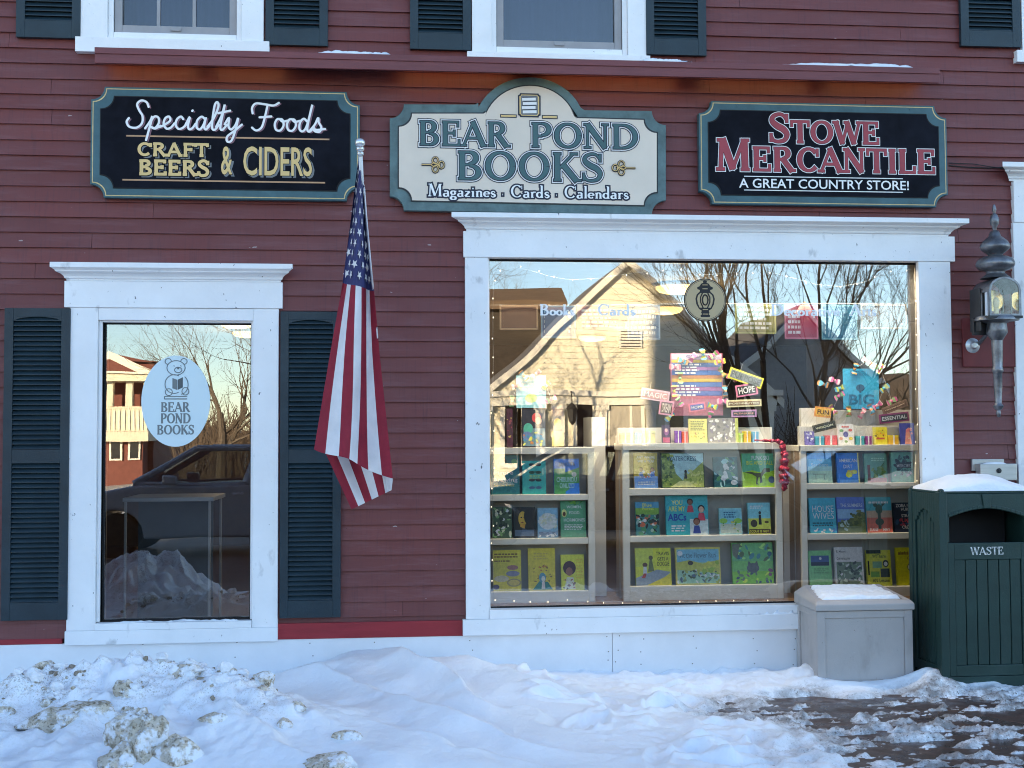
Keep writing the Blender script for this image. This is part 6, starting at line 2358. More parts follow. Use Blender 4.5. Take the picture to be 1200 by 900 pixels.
def snow_height(X_, Y_):
    g = lambda cx, cy, sx, sy: np.exp(-((X_ - cx) / sx) ** 2 - ((Y_ - cy) / sy) ** 2)
    wx, wy = X_ + .25 * fbm(X_, Y_, .9, 31, 3), Y_ + .25 * fbm(X_, Y_, .9, 41, 3)
    gw = lambda cx, cy, sx, sy: np.exp(-((wx - cx) / sx) ** 2 - ((wy - cy) / sy) ** 2)
    h = .045 + .025 * fbm(X_, Y_, .8, 1, 4)
    # ploughed bank
    bank = .335 * gw(-1.30, -1.40, .55, .36) + .24 * gw(-2.0, -1.45, .5, .36) + .16 * gw(-.80, -1.75, .38, .36) + .20 * gw(-1.5, -2.1, .8, .42) + .56 * g(-2.3, -3.2, .60, .62) + .5 * g(-3.9, -2.9, .8, .8)
    bm_ = np.clip(bank * 3.2, 0, 1)
    lump = 1 - np.abs(2 * fbm(X_, Y_, .42, 5, 4, .55))
    h = h + bank * (1 + .30 * (lump - .75)) + bm_ * (.085 * (np.maximum(0, fbm(X_, Y_, .22, 9, 4, .62)) ** .8 - .2) + .045 * np.maximum(0, fbm(X_, Y_, .10, 19, 3, .6)))
    # wind-packed drift against the wall, overlapping tongues of snow sloping away
    dr = .225 * gw(-.15, -.50, 1.05, .55) + .15 * gw(.35, -1.1, .8, .6) + .12 * gw(-.1, -1.9, .9, .6) + .08 * g(-2.2, -.12, .9, .35)
    ph = (X_ * .66 + Y_ * .75) / .46 + 1.1 * fbm(X_, Y_, 1.0, 77, 3) + .25 * fbm(X_, Y_, .3, 79, 2)
    fr_ = ph - np.floor(ph)
    e_ = np.clip((fr_ - .84) / .16, 0, 1)
    saw = fr_ ** 1.5 * (1 - e_ * e_ * (3 - 2 * e_))
    dm = np.clip(dr * 6, 0, 1) * (1 - .6 * bm_)
    h = h + dr * .92 + dm * (.125 * (saw - .3) * np.clip(.8 + 1.4 * fbm(X_, Y_, .7, 83, 2), .15, 1.6) + .03 * fbm(X_, Y_, .4, 60, 3))
    # lumpy trodden part towards the box
    m_ = np.clip((X_ - .9) / .8, 0, 1) * np.clip((2.9 - X_) / .8, 0, 1)
    lum = np.maximum(0, fbm(X_, Y_, .28, 88, 3, .55)) ** 1.2
    h = h + m_ * (.13 * lum + .03 * fbm(X_, Y_, .12, 91, 3))
    h = h + .010 * fbm(X_, Y_, .055, 161, 3, .6) * np.clip(.35 + bm_ + m_, 0, 1)
    # boot prints across the trodden part
    rp = np.random.default_rng(23)
    for k in range(34):
        fx_, fy_2 = rp.uniform(.9, 2.2), rp.uniform(-2.5, -.45)
        an = rp.uniform(-.5, .5) + (0 if k % 3 else 1.2)
        u = (X_ - fx_) * math.cos(an) + (Y_ - fy_2) * math.sin(an)
        v = -(X_ - fx_) * math.sin(an) + (Y_ - fy_2) * math.cos(an)
        d2 = (u / .135) ** 2 + (v / .055) ** 2
        dp = rp.uniform(.018, .04)
        h = h - dp * np.exp(-d2 ** 2) + dp * .45 * np.exp(-((np.sqrt(d2) - 1.35) / .28) ** 2) * (1 + fbm(X_, Y_, .09, 171, 2))
    # cleared pavers: snow breaks up into patches
    edge = 1.72 + .18 * np.sin(Y_ * 2.2) - .06 * (Y_ + 1.2)
    cl = np.clip((X_ - edge) / .70 + .8 * fbm(X_, Y_, .45, 101, 4, .6), 0, 1) * np.clip((-.56 - Y_) / .22 + .8 * fbm(X_, Y_, .3, 111, 3), 0, 1)
    cl = np.where(X_ > 2.0, cl, cl * np.clip((X_ - 1.5) / .5, 0, 1))
    patch = fbm(X_ * .8, Y_ * 1.9, .17, 121, 5, .66) + .35 * fbm(X_, Y_ * 1.4, .8, 131, 2)
    far = np.clip((X_ - 3.0) / .9, 0, 1) * np.clip((-.8 - Y_) / .5, 0, 1)
    h = h * (1 - cl) + cl * (-.012 + .075 * patch - .014 * far)
    # pushed-up rim against the bin and the box
    h = h + .10 * g(3.50, -.62, .14, .16) + .05 * g(3.95, -.80, .5, .10) + .07 * g(2.72, -.30, .14, .18) * (1 + fbm(X_, Y_, .1, 140, 2)) + .035 * g(2.85, -.55, .22, .06) + .04 * g(3.40, -.50, .2, .07)
    dirt = np.clip(bank * 3.0 - .25, 0, 1) * np.clip(.55 + 1.6 * fbm(X_, Y_, .3, 150, 4, .6), 0, 1)
    slush = np.clip(cl * 1.4, 0, 1)
    return h, dirt, slush


HGRID = {}


def heightmesh(name, x0, x1, y0, y1, res):
    nx, ny = int((x1 - x0) / res) + 1, int((y1 - y0) / res) + 1
    xs_, ys_ = np.linspace(x0, x1, nx), np.linspace(y0, y1, ny)
    X_, Y_ = np.meshgrid(xs_, ys_, indexing='ij')
    h, dirt, slush = snow_height(X_, Y_)
    h = h + PAVE_Z
    HGRID.update(x0=x0, y0=y0, res=(xs_[1] - xs_[0], ys_[1] - ys_[0]), h=h)
    co = np.stack([X_, Y_, h], -1).reshape(-1, 3).astype(np.float32)
    me = bpy.data.meshes.new(name)
    me.vertices.add(len(co))
    me.vertices.foreach_set('co', co.ravel())
    i = np.arange(nx * ny).reshape(nx, ny)
    q = np.stack([i[:-1, :-1], i[1:, :-1], i[1:, 1:], i[:-1, 1:]], -1).reshape(-1, 4)
    me.loops.add(q.size)
    me.loops.foreach_set('vertex_index', q.ravel().astype(np.int32))
    me.polygons.add(len(q))
    me.polygons.foreach_set('loop_start', np.arange(0, q.size, 4, dtype=np.int32))
    me.polygons.foreach_set('loop_total', np.full(len(q), 4, dtype=np.int32))
    me.polygons.foreach_set('use_smooth', np.ones(len(q), dtype=bool))
    me.update(calc_edges=True)
    for nm, arr in (('dirt', dirt), ('slush', slush)):
        a = me.attributes.new(nm, 'FLOAT', 'POINT')
        a.data.foreach_set('value', arr.reshape(-1).astype(np.float32))
    o = bpy.data.objects.new(name, me)
    col.objects.link(o)
    return o


def snow_ground_mat():
    m = bpy.data.materials.new('ground_snow')
    m.use_nodes = True
    n = m.node_tree
    b = n.nodes['Principled BSDF']
    tc = n.nodes.new('ShaderNodeTexCoord')

    def nz(scale, d=5, r=.6):
        x = n.nodes.new('ShaderNodeTexNoise')
        x.inputs['Scale'].default_value = scale
        x.inputs['Detail'].default_value = d
        x.inputs['Roughness'].default_value = r
        n.links.new(tc.outputs['Object'], x.inputs['Vector'])
        return x.outputs[0]

    def math_(op, a, c):
        x = n.nodes.new('ShaderNodeMath')
        x.operation = op
        x.use_clamp = op != 'SUBTRACT'
        for s, v in ((x.inputs[0], a), (x.inputs[1], c)):
            if isinstance(v, float):
                s.default_value = v
            else:
                n.links.new(v, s)
        return x.outputs[0]

    def ramp(src, p0, p1):
        r = n.nodes.new('ShaderNodeMapRange')
        r.inputs[1].default_value = p0
        r.inputs[2].default_value = p1
        n.links.new(src, r.inputs[0])
        return r.outputs[0]

    def mix(f, a, c):
        x = n.nodes.new('ShaderNodeMix')
        x.data_type = 'RGBA'
        n.links.new(f, x.inputs[0])
        for s, v in ((x.inputs[6], a), (x.inputs[7], c)):
            if isinstance(v, tuple):
                s.default_value = v
            else:
                n.links.new(v, s)
        return x.outputs[2]

    def attr(nm):
        a = n.nodes.new('ShaderNodeAttribute')
        a.attribute_name = nm
        return a.outputs['Fac']
    grains = ramp(nz(30, 7, .72), .50, .64)
    fine = ramp(nz(95, 3, .6), .545, .65)
    d = math_('MULTIPLY', attr('dirt'), grains)
    c = mix(d, (.84, .86, .90, 1), (.44, .36, .27, 1))
    d2 = math_('MULTIPLY', math_('MULTIPLY', attr('dirt'), 1.0), fine)
    c = mix(d2, c, (.13, .09, .06, 1))
    s = math_('MULTIPLY', attr('slush'), ramp(nz(9, 6, .7), .36, .58))
    c = mix(s, c, (.27, .25, .245, 1))
    s2 = math_('MULTIPLY', attr('slush'), ramp(nz(60, 4, .7), .56, .66))
    c = mix(s2, c, (.13, .10, .085, 1))
    n.links.new(c, b.inputs['Base Color'])
    b.inputs['Roughness'].default_value = .55
    b.inputs['Specular IOR Level'].default_value = .3
    b.inputs['Subsurface Weight'].default_value = .15
    b.inputs['Subsurface Radius'].default_value = (.03, .04, .05)
    bp = n.nodes.new('ShaderNodeBump')
    bp.inputs['Strength'].default_value = .5
    bp.inputs['Distance'].default_value = .012
    n.links.new(nz(38, 6, .65), bp.inputs['Height'])
    n.links.new(bp.outputs[0], b.inputs['Normal'])
    return m


SNOWG = snow_ground_mat()
sg = heightmesh('snow_cover', -5.2, 5.6, -4.6, -.0225, .0135)
sg.data.materials.append(SNOWG)
tag(sg, kind='structure')


def paver_mat():
    m = bpy.data.materials.new('wet_brick_pavers')
    m.use_nodes = True
    n = m.node_tree
    b = n.nodes['Principled BSDF']
    tc = n.nodes.new('ShaderNodeTexCoord')
    mp = n.nodes.new('ShaderNodeMapping')
    mp.inputs['Rotation'].default_value = (0, 0, R(45))
    n.links.new(tc.outputs['Object'], mp.inputs[0])
    br = n.nodes.new('ShaderNodeTexBrick')
    br.inputs['Scale'].default_value = 5
    br.inputs['Color1'].default_value = (.092, .046, .035, 1)
    br.inputs['Color2'].default_value = (.062, .036, .030, 1)
    br.inputs['Mortar'].default_value = (.025, .020, .018, 1)
    br.inputs['Mortar Size'].default_value = .012
    n.links.new(mp.outputs[0], br.inputs[0])
    n.links.new(br.outputs[0], b.inputs['Base Color'])
    nz = n.nodes.new('ShaderNodeTexNoise')
    nz.inputs['Scale'].default_value = 7
    nz.inputs['Detail'].default_value = 6
    n.links.new(tc.outputs['Object'], nz.inputs['Vector'])
    r = n.nodes.new('ShaderNodeMapRange')
    r.inputs[1].default_value = .35
    r.inputs[2].default_value = .65
    r.inputs[3].default_value = .14
    r.inputs[4].default_value = .55
    n.links.new(nz.outputs[0], r.inputs[0])
    n.links.new(r.outputs[0], b.inputs['Roughness'])
    bp = n.nodes.new('ShaderNodeBump')
    bp.inputs['Strength'].default_value = .4
    bp.inputs['Distance'].default_value = .006
    mx = n.nodes.new('ShaderNodeMath')
    mx.operation = 'SUBTRACT'
    n.links.new(nz.outputs[0], mx.inputs[0])
    n.links.new(br.outputs['Fac'], mx.inputs[1])
    n.links.new(mx.outputs[0], bp.inputs['Height'])
    n.links.new(bp.outputs[0], b.inputs['Normal'])
    return m


m = MB()
m.poly([(-6, -4.7, PAVE_Z), (13, -4.7, PAVE_Z), (13, 0, PAVE_Z), (-6, 0, PAVE_Z)], paver_mat())
tag(m.build('sidewalk'), kind='structure')
ASPH = mat('salted_asphalt', (.075, .074, .076), rough=.6, var=.5, scale=1.2, bump=.3, bscale=40)
m = MB()
m.poly([(-80, -13.5, -.14), (80, -13.5, -.14), (80, -4.3, -.14), (-80, -4.3, -.14)], ASPH)
tag(m.build('road'), kind='structure')
m = MB()
m.box(-80, 80, -4.9, -4.7, -.2, PAVE_Z + .004, mat('kerb_stone', (.3, .3, .31), rough=.7, var=.2))
m.box(-80, 80, -13.7, -13.5, -.2, -.02, mat('kerb_stone', (.3, .3, .31)))
tag(m.build('kerb'), kind='structure')
GRS = mat('patchy_snow_field', (.55, .54, .52), rough=.8, var=.4, scale=.25, bump=.4, bscale=3)
m = MB()
m.poly([(-900, -900, -.16), (900, -900, -.16), (900, 300, -.16), (-900, 300, -.16)], GRS)
tag(m.build('ground'), kind='structure')

# dirty lumps of frozen snow in the bank
ICE = None


def ice_mat():
    m = mat('dirty_ice', (.64, .54, .43), rough=.6, var=.25, scale=9, bump=.9, bscale=38)
    n = m.node_tree
    b = n.nodes['Principled BSDF']
    src = b.inputs['Base Color'].links[0].from_socket
    tc = n.nodes.new('ShaderNodeTexCoord')
    last = src
    for sc, lo, hi, c in ((16, .50, .60, (.42, .35, .26, 1)), (36, .50, .60, (.24, .175, .11, 1)), (80, .58, .65, (.08, .06, .045, 1)), (12, .48, .57, (.80, .81, .84, 1))):
        z = n.nodes.new('ShaderNodeTexNoise')
        z.inputs['Scale'].default_value = sc
        z.inputs['Detail'].default_value = 6
        z.inputs['Roughness'].default_value = .7
        n.links.new(tc.outputs['Object'], z.inputs['Vector'])
        r = n.nodes.new('ShaderNodeMapRange')
        r.inputs[1].default_value = lo
        r.inputs[2].default_value = hi
        n.links.new(z.outputs[0], r.inputs[0])
        x = n.nodes.new('ShaderNodeMix')
        x.data_type = 'RGBA'
        n.links.new(r.outputs[0], x.inputs[0])
        n.links.new(last, x.inputs[6])
        x.inputs[7].default_value = c
        last = x.outputs[2]
    n.links.new(last, b.inputs['Base Color'])
    return m


ICE = ice_mat()


def ground_hit(px, py):
    d = rt * ((px - 600) / FPX) + dn * ((py - 450) / FPX) + fw
    t = 3.5
    for _ in range(800):
        p = CAM + d * t
        i_ = int(round((p.x - HGRID['x0']) / HGRID['res'][0]))
        j_ = int(round((p.y - HGRID['y0']) / HGRID['res'][1]))
        hz_ = HGRID['h'][min(max(i_, 0), HGRID['h'].shape[0] - 1), min(max(j_, 0), HGRID['h'].shape[1] - 1)]
        if p.z <= float(hz_) or p.y > -.05:
            return p
        t += .012
    return p


def chunk(label, px, py, wpx, hpx, seed, sink=.3):
    p = ground_hit(px, py)
    s = (p - CAM).dot(fw) / FPX
    bm = bmesh.new()
    bmesh.ops.create_icosphere(bm, subdivisions=5, radius=1)
    off = Vector((seed * 3.7, seed * 1.9, seed * 5.1))
    for v in bm.verts:
        c = v.co.copy()
        n1 = mnoise.noise(c * .9 + off) * .5
        n2 = mnoise.noise(c * 2.3 + off) * .28
        n3 = mnoise.noise(c * 6 + off) * .12 + mnoise.noise(c * 14 + off) * .07
        # facets: flatten against a few random planes
        q = c * (1 + n1 + n2 + n3)
        rn_ = random.Random(seed)
        for k in range(7):
            nn = Vector((rn_.uniform(-1, 1), rn_.uniform(-1, 1), rn_.uniform(-1, 1))).normalized()
            d = q.dot(nn) - rn_.uniform(.6, .85)
            if d > 0:
                q -= nn * d * .85
        v.co = Vector((q.x * wpx * s / 2, q.y * (wpx * .8) * s / 2, q.z * hpx * s / 2 * 1.15))
    me = bpy.data.meshes.new('snow_chunk')
    bm.to_mesh(me)
    bm.free()
    me.polygons.foreach_set('use_smooth', [True] * len(me.polygons))
    me.materials.append(ICE)
    o = bpy.data.objects.new('snow_chunk', me)
    col.objects.link(o)
    o.location = p + Vector((0, .02, hpx * s * (-.05)))
    tag(o, label, 'snow chunk', 'dirty frozen lumps in the ploughed snow bank')


m = MB()
rn = random.Random(15)
CL2 = mat('clod_snow', (.80, .81, .84), rough=.6, var=.12, scale=30, bump=.5, bscale=60)
CL3 = mat('clod_grit', (.30, .24, .18), rough=.7, var=.5, scale=60, bump=.5, bscale=90)
cx_ = np.array([rn.uniform(-2.6, .1) for _ in range(3000)])
cy_ = np.array([rn.uniform(-2.6, -.7) for _ in range(3000)])
ch_, cd_, _ = snow_height(cx_, cy_)
keep = [i for i in range(3000) if cd_[i] > .25 + .5 * rn.random()][:520]
for i in keep:
    x, y = float(cx_[i]), float(cy_[i])
    hh = np.array([[ch_[i]]])
    r = .006 + .042 * rn.random() ** 4
    zz = float(hh[0, 0]) + PAVE_Z
    mt = rn.choices((ICE, CL2, CL3), (4, 3, 4))[0] if r < .02 else rn.choices((ICE, CL2), (2, 4))[0]
    k0_ = len(m.v)
    m.ball((x, y, zz + r * .25), r, mt, 7, 5, (rn.uniform(.8, 1.5), rn.uniform(.7, 1.2), rn.uniform(.6, .95)))
    for i_ in range(k0_, len(m.v)):
        v_ = Vector(m.v[i_])
        c_ = Vector((x, y, zz + r * .25))
        m.v[i_] = tuple(c_ + (v_ - c_) * (1 + .55 * mnoise.noise(v_ * (1.1 / r))))
tag(m.build('snow_clods', smooth=False), 'loose crumbs of dirty frozen snow scattered over the ploughed bank', 'snow', kind='stuff')

for a in (('broad gritty slab of frozen snow, largest in the bank', 72, 846, 104, 46, 1), ('tallest gritty lump of frozen snow, cut by the bottom edge of the photo', 166, 872, 82, 78, 2),
          ('brown frozen lump at the foot of the tallest one', 142, 893, 54, 36, 3), ('long speckled frozen lump leaning on the tallest one', 204, 888, 74, 46, 4),
          ('grey-brown frozen lump behind the broad slab', 153, 814, 38, 28, 5), ('small flat brown lump at the far end of the bank', 27, 812, 18, 9, 6),
          ('small brown lump on the crest of the bank below the narrow window', 93, 791, 15, 8, 7), ('upright two-tone lump near the drift beside the bank', 314, 799, 13, 20, 8),
          ('angular brown lump alone on the clean flank of the bank', 332, 851, 26, 20, 9), ('speckled crust lump at the edge of the bank near the drift', 347, 830, 24, 14, 10),
          ('round tan lump at the bank edge near the bottom of the photo', 404, 866, 36, 22, 11), ('flat gritty lump at the bottom edge of the photo by the round tan lump', 385, 894, 66, 24, 12),
          ('low crumbly lump in the middle of the bank', 250, 843, 36, 13, 13), ('crusty lump on the crest under the oval sticker', 213, 789, 46, 18, 14),
          ('pale crusty lump near the top of the bank between two dark specks', 270, 789, 24, 10, 15), ('grey rounded cap lump above the tallest one', 150, 838, 30, 18, 16),
          ('little dark pebble of ice beside the crumbly lump', 227, 832, 9, 6, 17), ('little dark ice pebble above the broad slab', 106, 822, 9, 6, 18),
          ('gritty lump cut by the side edge of the photo', 4, 836, 22, 18, 19)):
    chunk(*a)
# ------------------------------------------------------------------ across the street (seen mirrored in the glass)
CLAP = mat('cream_clapboard', (.76, .72, .58), rough=.6, var=.06, scale=2)
TRIMC = mat('cream_trim', (.80, .77, .68), rough=.55, var=.05)
SHINGLE = mat('brown_shingle', (.13, .085, .055), rough=.85, var=.3, scale=3)
SHINGLE2 = mat('grey_shingle', (.12, .115, .115), rough=.85, var=.3, scale=3)
DKGLASS = mat('dark_window', (.02, .022, .026), rough=.1, var=.2, spec=.6)
BLIND = mat('pale_blind', (.42, .39, .33), rough=.7, var=.1, stretch=(30, 1, 1))


def lap(mb, x0, x1, z0, z1, y, mm, step=.15, top=None):
    """lapped boards facing the shop (towards +y); top(z) clips the width for a gable."""
    z = z0
    while z < z1 - 1e-4:
        zn = min(z + step, z1)
        a0, b0 = (x0, x1) if top is None else top(z)
        a1, b1 = (x0, x1) if top is None else top(zn)
        mb.poly([(b0, y + .0205, z), (a0, y + .0205, z), (a1, y - .004, zn), (b1, y - .004, zn)], mm)
        mb.poly([(a0, y + .0205, z), (b0, y + .0205, z), (b0, y - .004, z), (a0, y - .004, z)], mm)
        z = zn


def gable_house():
    s = 24.0
    yw = GLASS_Y - s
    pk = mir(735, 306, s)
    le = mir(566, 462, s)
    hw = pk.x - le.x
    x0, x1 = pk.x - hw, pk.x + hw
    ez, pz = le.z, pk.z
    o = thing('gabled_house', 'cream clapboard house with a steep front gable standing across the street', 'house', (pk.x, yw, -.16))
    inv = Matrix.Translation(-Vector(o.location))
    m = MB()
    m.box(x0, x1, yw - 9, yw - .015, -.16, ez, CLAP)
    lap(m, x0, x1, -.1, ez, yw, CLAP)
    lap(m, x0, x1, ez, pz, yw, CLAP, top=lambda z: (pk.x - hw * (pz - z) / (pz - ez), pk.x + hw * (pz - z) / (pz - ez)))
    m.poly([(x0, yw - .015, ez), (x1, yw - .015, ez), (pk.x, yw - .015, pz)], CLAP)
    attach(m, 'wall', o, inv)
    m = MB()
    ov = .13
    for sx in (-1, 1):
        ex = pk.x + sx * (hw + .3)
        e2 = ez - .3 * (pz - ez) / hw
        for dz, mm in ((0.05, SHINGLE2),):
            m.poly([(pk.x, yw + ov, pz + dz), (ex, yw + ov, e2 + dz), (ex, yw - 9.3, e2 + dz), (pk.x, yw - 9.3, pz + dz)], mm)
            m.poly([(pk.x, yw + ov, pz + dz - .14), (ex, yw + ov, e2 + dz - .14), (ex, yw - 9.3, e2 + dz - .14), (pk.x, yw - 9.3, pz + dz - .14)], mm)
    attach(m, 'roof', o, inv)
    m = MB()
    for sx in (-1, 1):
        ex = pk.x + sx * (hw + .32)
        e2 = ez - .32 * (pz - ez) / hw
        q = [(pk.x, pz + .08), (ex, e2 + .08), (ex, e2 - .16), (pk.x, pz - .16)]
        m.prism(q if sx > 0 else q[::-1], yw + ov, yw + ov + .05, TRIMC)
    m.box(x0 - .1, x1 + .1, yw + .021, yw + .18, ez - .36, ez - .10, TRIMC)
    m.box(x0 - .25, x1 + .25, yw + .021, yw + .30, ez - .10, ez + .06, TRIMC)
    attach(m, 'cornice', o, inv)
    for xp in (x0 + .1, mir(634, 500, s).x, mir(655, 500, s).x, mir(703, 500, s).x, mir(765, 500, s).x, x1 - .1):
        m = MB()
        m.box(xp - .14, xp + .14, yw + .021, yw + .12, -.16, ez - .361, TRIMC)
        m.box(xp - .19, xp + .19, yw + .021, yw + .16, ez - .50, ez - .362, TRIMC)
        attach(m, 'pilaster', o, inv)
    for a, b, c, d, mm in ((592, 605, 478, 545, DKGLASS), (611, 631, 478, 545, DKGLASS), (676, 693, 476, 531, DKGLASS), (713, 752, 476, 530, BLIND), (786, 800, 480, 530, DKGLASS)):
        p, q = mir(a, d, s), mir(b, c, s)
        m = MB()
        m.box(p.x - .12, q.x + .12, yw + .021, yw + .07, p.z - .12, q.z + .12, TRIMC)
        f = attach(m, 'window', o, inv)
        m = MB()
        m.box(p.x, q.x, yw + .0705, yw + .078, p.z, q.z, mm)
        if b - a > 30:
            m.box((p.x + q.x) / 2 + .1, (p.x + q.x) / 2 + .18, yw + .0785, yw + .09, p.z, q.z, TRIMC)
        k = m.build('pane', f)
        k.matrix_parent_inverse = Matrix.Identity(4)
        k.location = (0, 0, 0)
    # louvred vent in the gable
    p, q = mir(722, 405, s), mir(752, 384, s)
    m = MB()
    m.box(p.x, q.x, yw + .021, yw + .06, p.z, q.z, TRIMC)
    for j in range(6):
        zz = p.z + (q.z - p.z) * (j + .3) / 6
        m.box(p.x + .06, q.x - .06, yw + .0605, yw + .07, zz, zz + .03, SHINGLE2)
    attach(m, 'gable_vent', o, inv)
    # hanging porch lantern
    c = mir(668, 487, s)
    m = MB()
    m.lathe([(.02, -.28), (.10, -.20), (.14, .08), (.17, .10), (.06, .22), (.015, .26), (.015, .6)], (c.x, yw + .4, c.z), IRONDK, 8)
    m.box(c.x - .02, c.x + .02, yw + .1, yw + .4, c.z + .56, c.z + .6, IRONDK)
    attach(m, 'porch_lantern', o, inv)
    # stand-in wing with a brown roof to one side and a grey block to the other
    m = MB()
    wx0, wx1 = x0 - 6.5, pk.x - .6
    m.box(wx0, wx1, yw - 12, yw - 9.5, -.16, 6.0, mat('shaded_wing_boards', (.035, .028, .024), rough=.8, var=.2))  # shade is painted into the dark colour of this wall
    attach(m, 'stand_in_wing', o, inv)
    m = MB()
    m.box(wx0 - .3, wx1 + .3, yw - 12.3, yw - 9.2, 6.005, 6.2, SHINGLE)  # roof band stands in for a brown soffit inside the shop
    m.profile_x([(yw - 9.2, 6.2), (yw - 9.2, 6.3), (yw - 10.7, 6.9), (yw - 12.3, 6.3), (yw - 12.3, 6.2)], wx0 - .3, wx1 + .3, SHINGLE)
    attach(m, 'stand_in_wing_roof', o, inv)
    return x0, x1, ez, pz, yw


hx0_, hx1_, hez, hpz, hyw = gable_house()

# a plain grey neighbour beyond the gable
o = thing('grey_neighbour_house', 'plain grey house with a white gable edge behind the big bare tree', 'house', (hx1_ + 2.2, hyw - 3, -.16))
m = MB()
GREYW = mat('grey_siding', (.38, .38, .37), rough=.7, var=.1)
m.box(-2.6, 2.0, -6, 0, 0, 3.3, GREYW)
m.prism([(-2.6, 3.3), (2.0, 3.3), (-.3, 5.6)], -.01, -6, GREYW)
m.build('wall', o)
m = MB()
for sx in (-1, 1):
    q = [(-.3, 5.75), (-.3 + sx * 2.6, 3.2), (-.3 + sx * 2.6, 2.95), (-.3, 5.5)]
    m.prism(q if sx > 0 else q[::-1], .35, .40, TRIMC)
    m.poly([(-.3, .35, 5.7), (-.3 + sx * 2.6, .35, 3.1), (-.3 + sx * 2.6, -6.2, 3.1), (-.3, -6.2, 5.7)], SHINGLE2)
m.build('roof', o)

# red house with a cream pillared bay
s = 36.0
yw = GLASS_Y - s
a = mir(168, 470, s)
b0 = mir(120, 420, s)
RH = thing('red_porch_house', 'red house with a cream pillared bay and pediment across the street', 'house', (a.x - 4, yw, -.16))
bx = a.x - RH.location.x
REDW = mat('red_house_siding', (.17, .052, .042), rough=.7, var=.12)
BAYC = mat('bay_cream', (.72, .66, .52), rough=.6, var=.06)
m = MB()
m.box(-6, bx + .1, -9, -1.2, 0, 4.6, REDW)
m.box(bx - 2.2, bx - .1, -1.2, -.2, 0, mir(150, 512, s).z + .1, REDW)
m.build('wall', RH)
zb0 = mir(150, 506, s).z + .16
zb1 = mir(150, 446, s).z + .16
m = MB()
m.prism([(-6.4, 4.605), (bx + .3, 4.605), (bx - 1.2, 4.8), (-4, 5.2)], -9.3, -1.0, REDW)
m.prism([(bx - 2.6, zb1 + .02), (bx + .35, zb1 + .02), (bx + .35, zb1 + .28), (bx - 1.1, zb1 + .85), (bx - 2.6, zb1 + .28)][::-1], .3, -2.0, BAYC)
m.prism([(bx - 2.75, zb1 + .29), (bx + .5, zb1 + .29), (bx + .5, zb1 + .38), (bx - 1.1, zb1 + 1.02), (bx - 2.75, zb1 + .38)][::-1], .42, .305, TRIMC)
m.prism([(bx - 2.0, zb1 + .36), (bx - .2, zb1 + .36), (bx - 1.1, zb1 + .75)][::-1], .44, .425, REDW)
m.build('roof', RH)
m = MB()
m.box(bx - 2.3, bx + .15, -1.6, .1, zb0 - .35, zb0 - .05, BAYC)
m.box(bx - 2.25, bx + .1, -.06, .02, zb0 - .04, zb0 + .75, BAYC)
for k in range(16):
    m.box(bx - 2.2 + k * .15, bx - 2.16 + k * .15, .021, .05, zb0, zb0 + .7, TRIMC)
m.box(bx - 2.3, bx + .15, -.1, .08, zb0 + .76, zb0 + .86, BAYC)
m.box(bx + .02, bx + .1, -1.4, -.1, zb0 - .04, zb0 + .75, BAYC)
m.build('balcony', RH)
for k in range(4):
    m = MB()
    m.box(bx - 1.9 + k * .62, bx - 1.68 + k * .62, -.2, .02, zb0 + .87, zb1, BAYC)
    m.build('pillar', RH)
for xo in (-2.0, -1.2, -.6):
    m = MB()
    m.box(bx + xo, bx + xo + .42, -.2, -.14, .9, 2.0, TRIMC)
    f = m.build('window', RH)
    m = MB()
    m.box(bx + xo + .07, bx + xo + .35, -.139, -.13, .97, 1.93, DKGLASS)
    m.build('pane', f)


for xo in (-5.2, -3.4, -1.4, .4):
    for z0_, z1_ in ((.9, 2.1), (2.9, 4.1)):
        if -6 + .3 < xo - .2 and xo + 1.0 < bx - 2.4:
            m = MB()
            m.box(xo, xo + .9, -1.2, -1.13, z0_, z1_, TRIMC)
            f = m.build('window', RH)
            m = MB()
            m.box(xo + .1, xo + .8, -1.129, -1.12, z0_ + .1, z1_ - .1, DKGLASS)
            m.build('pane', f)
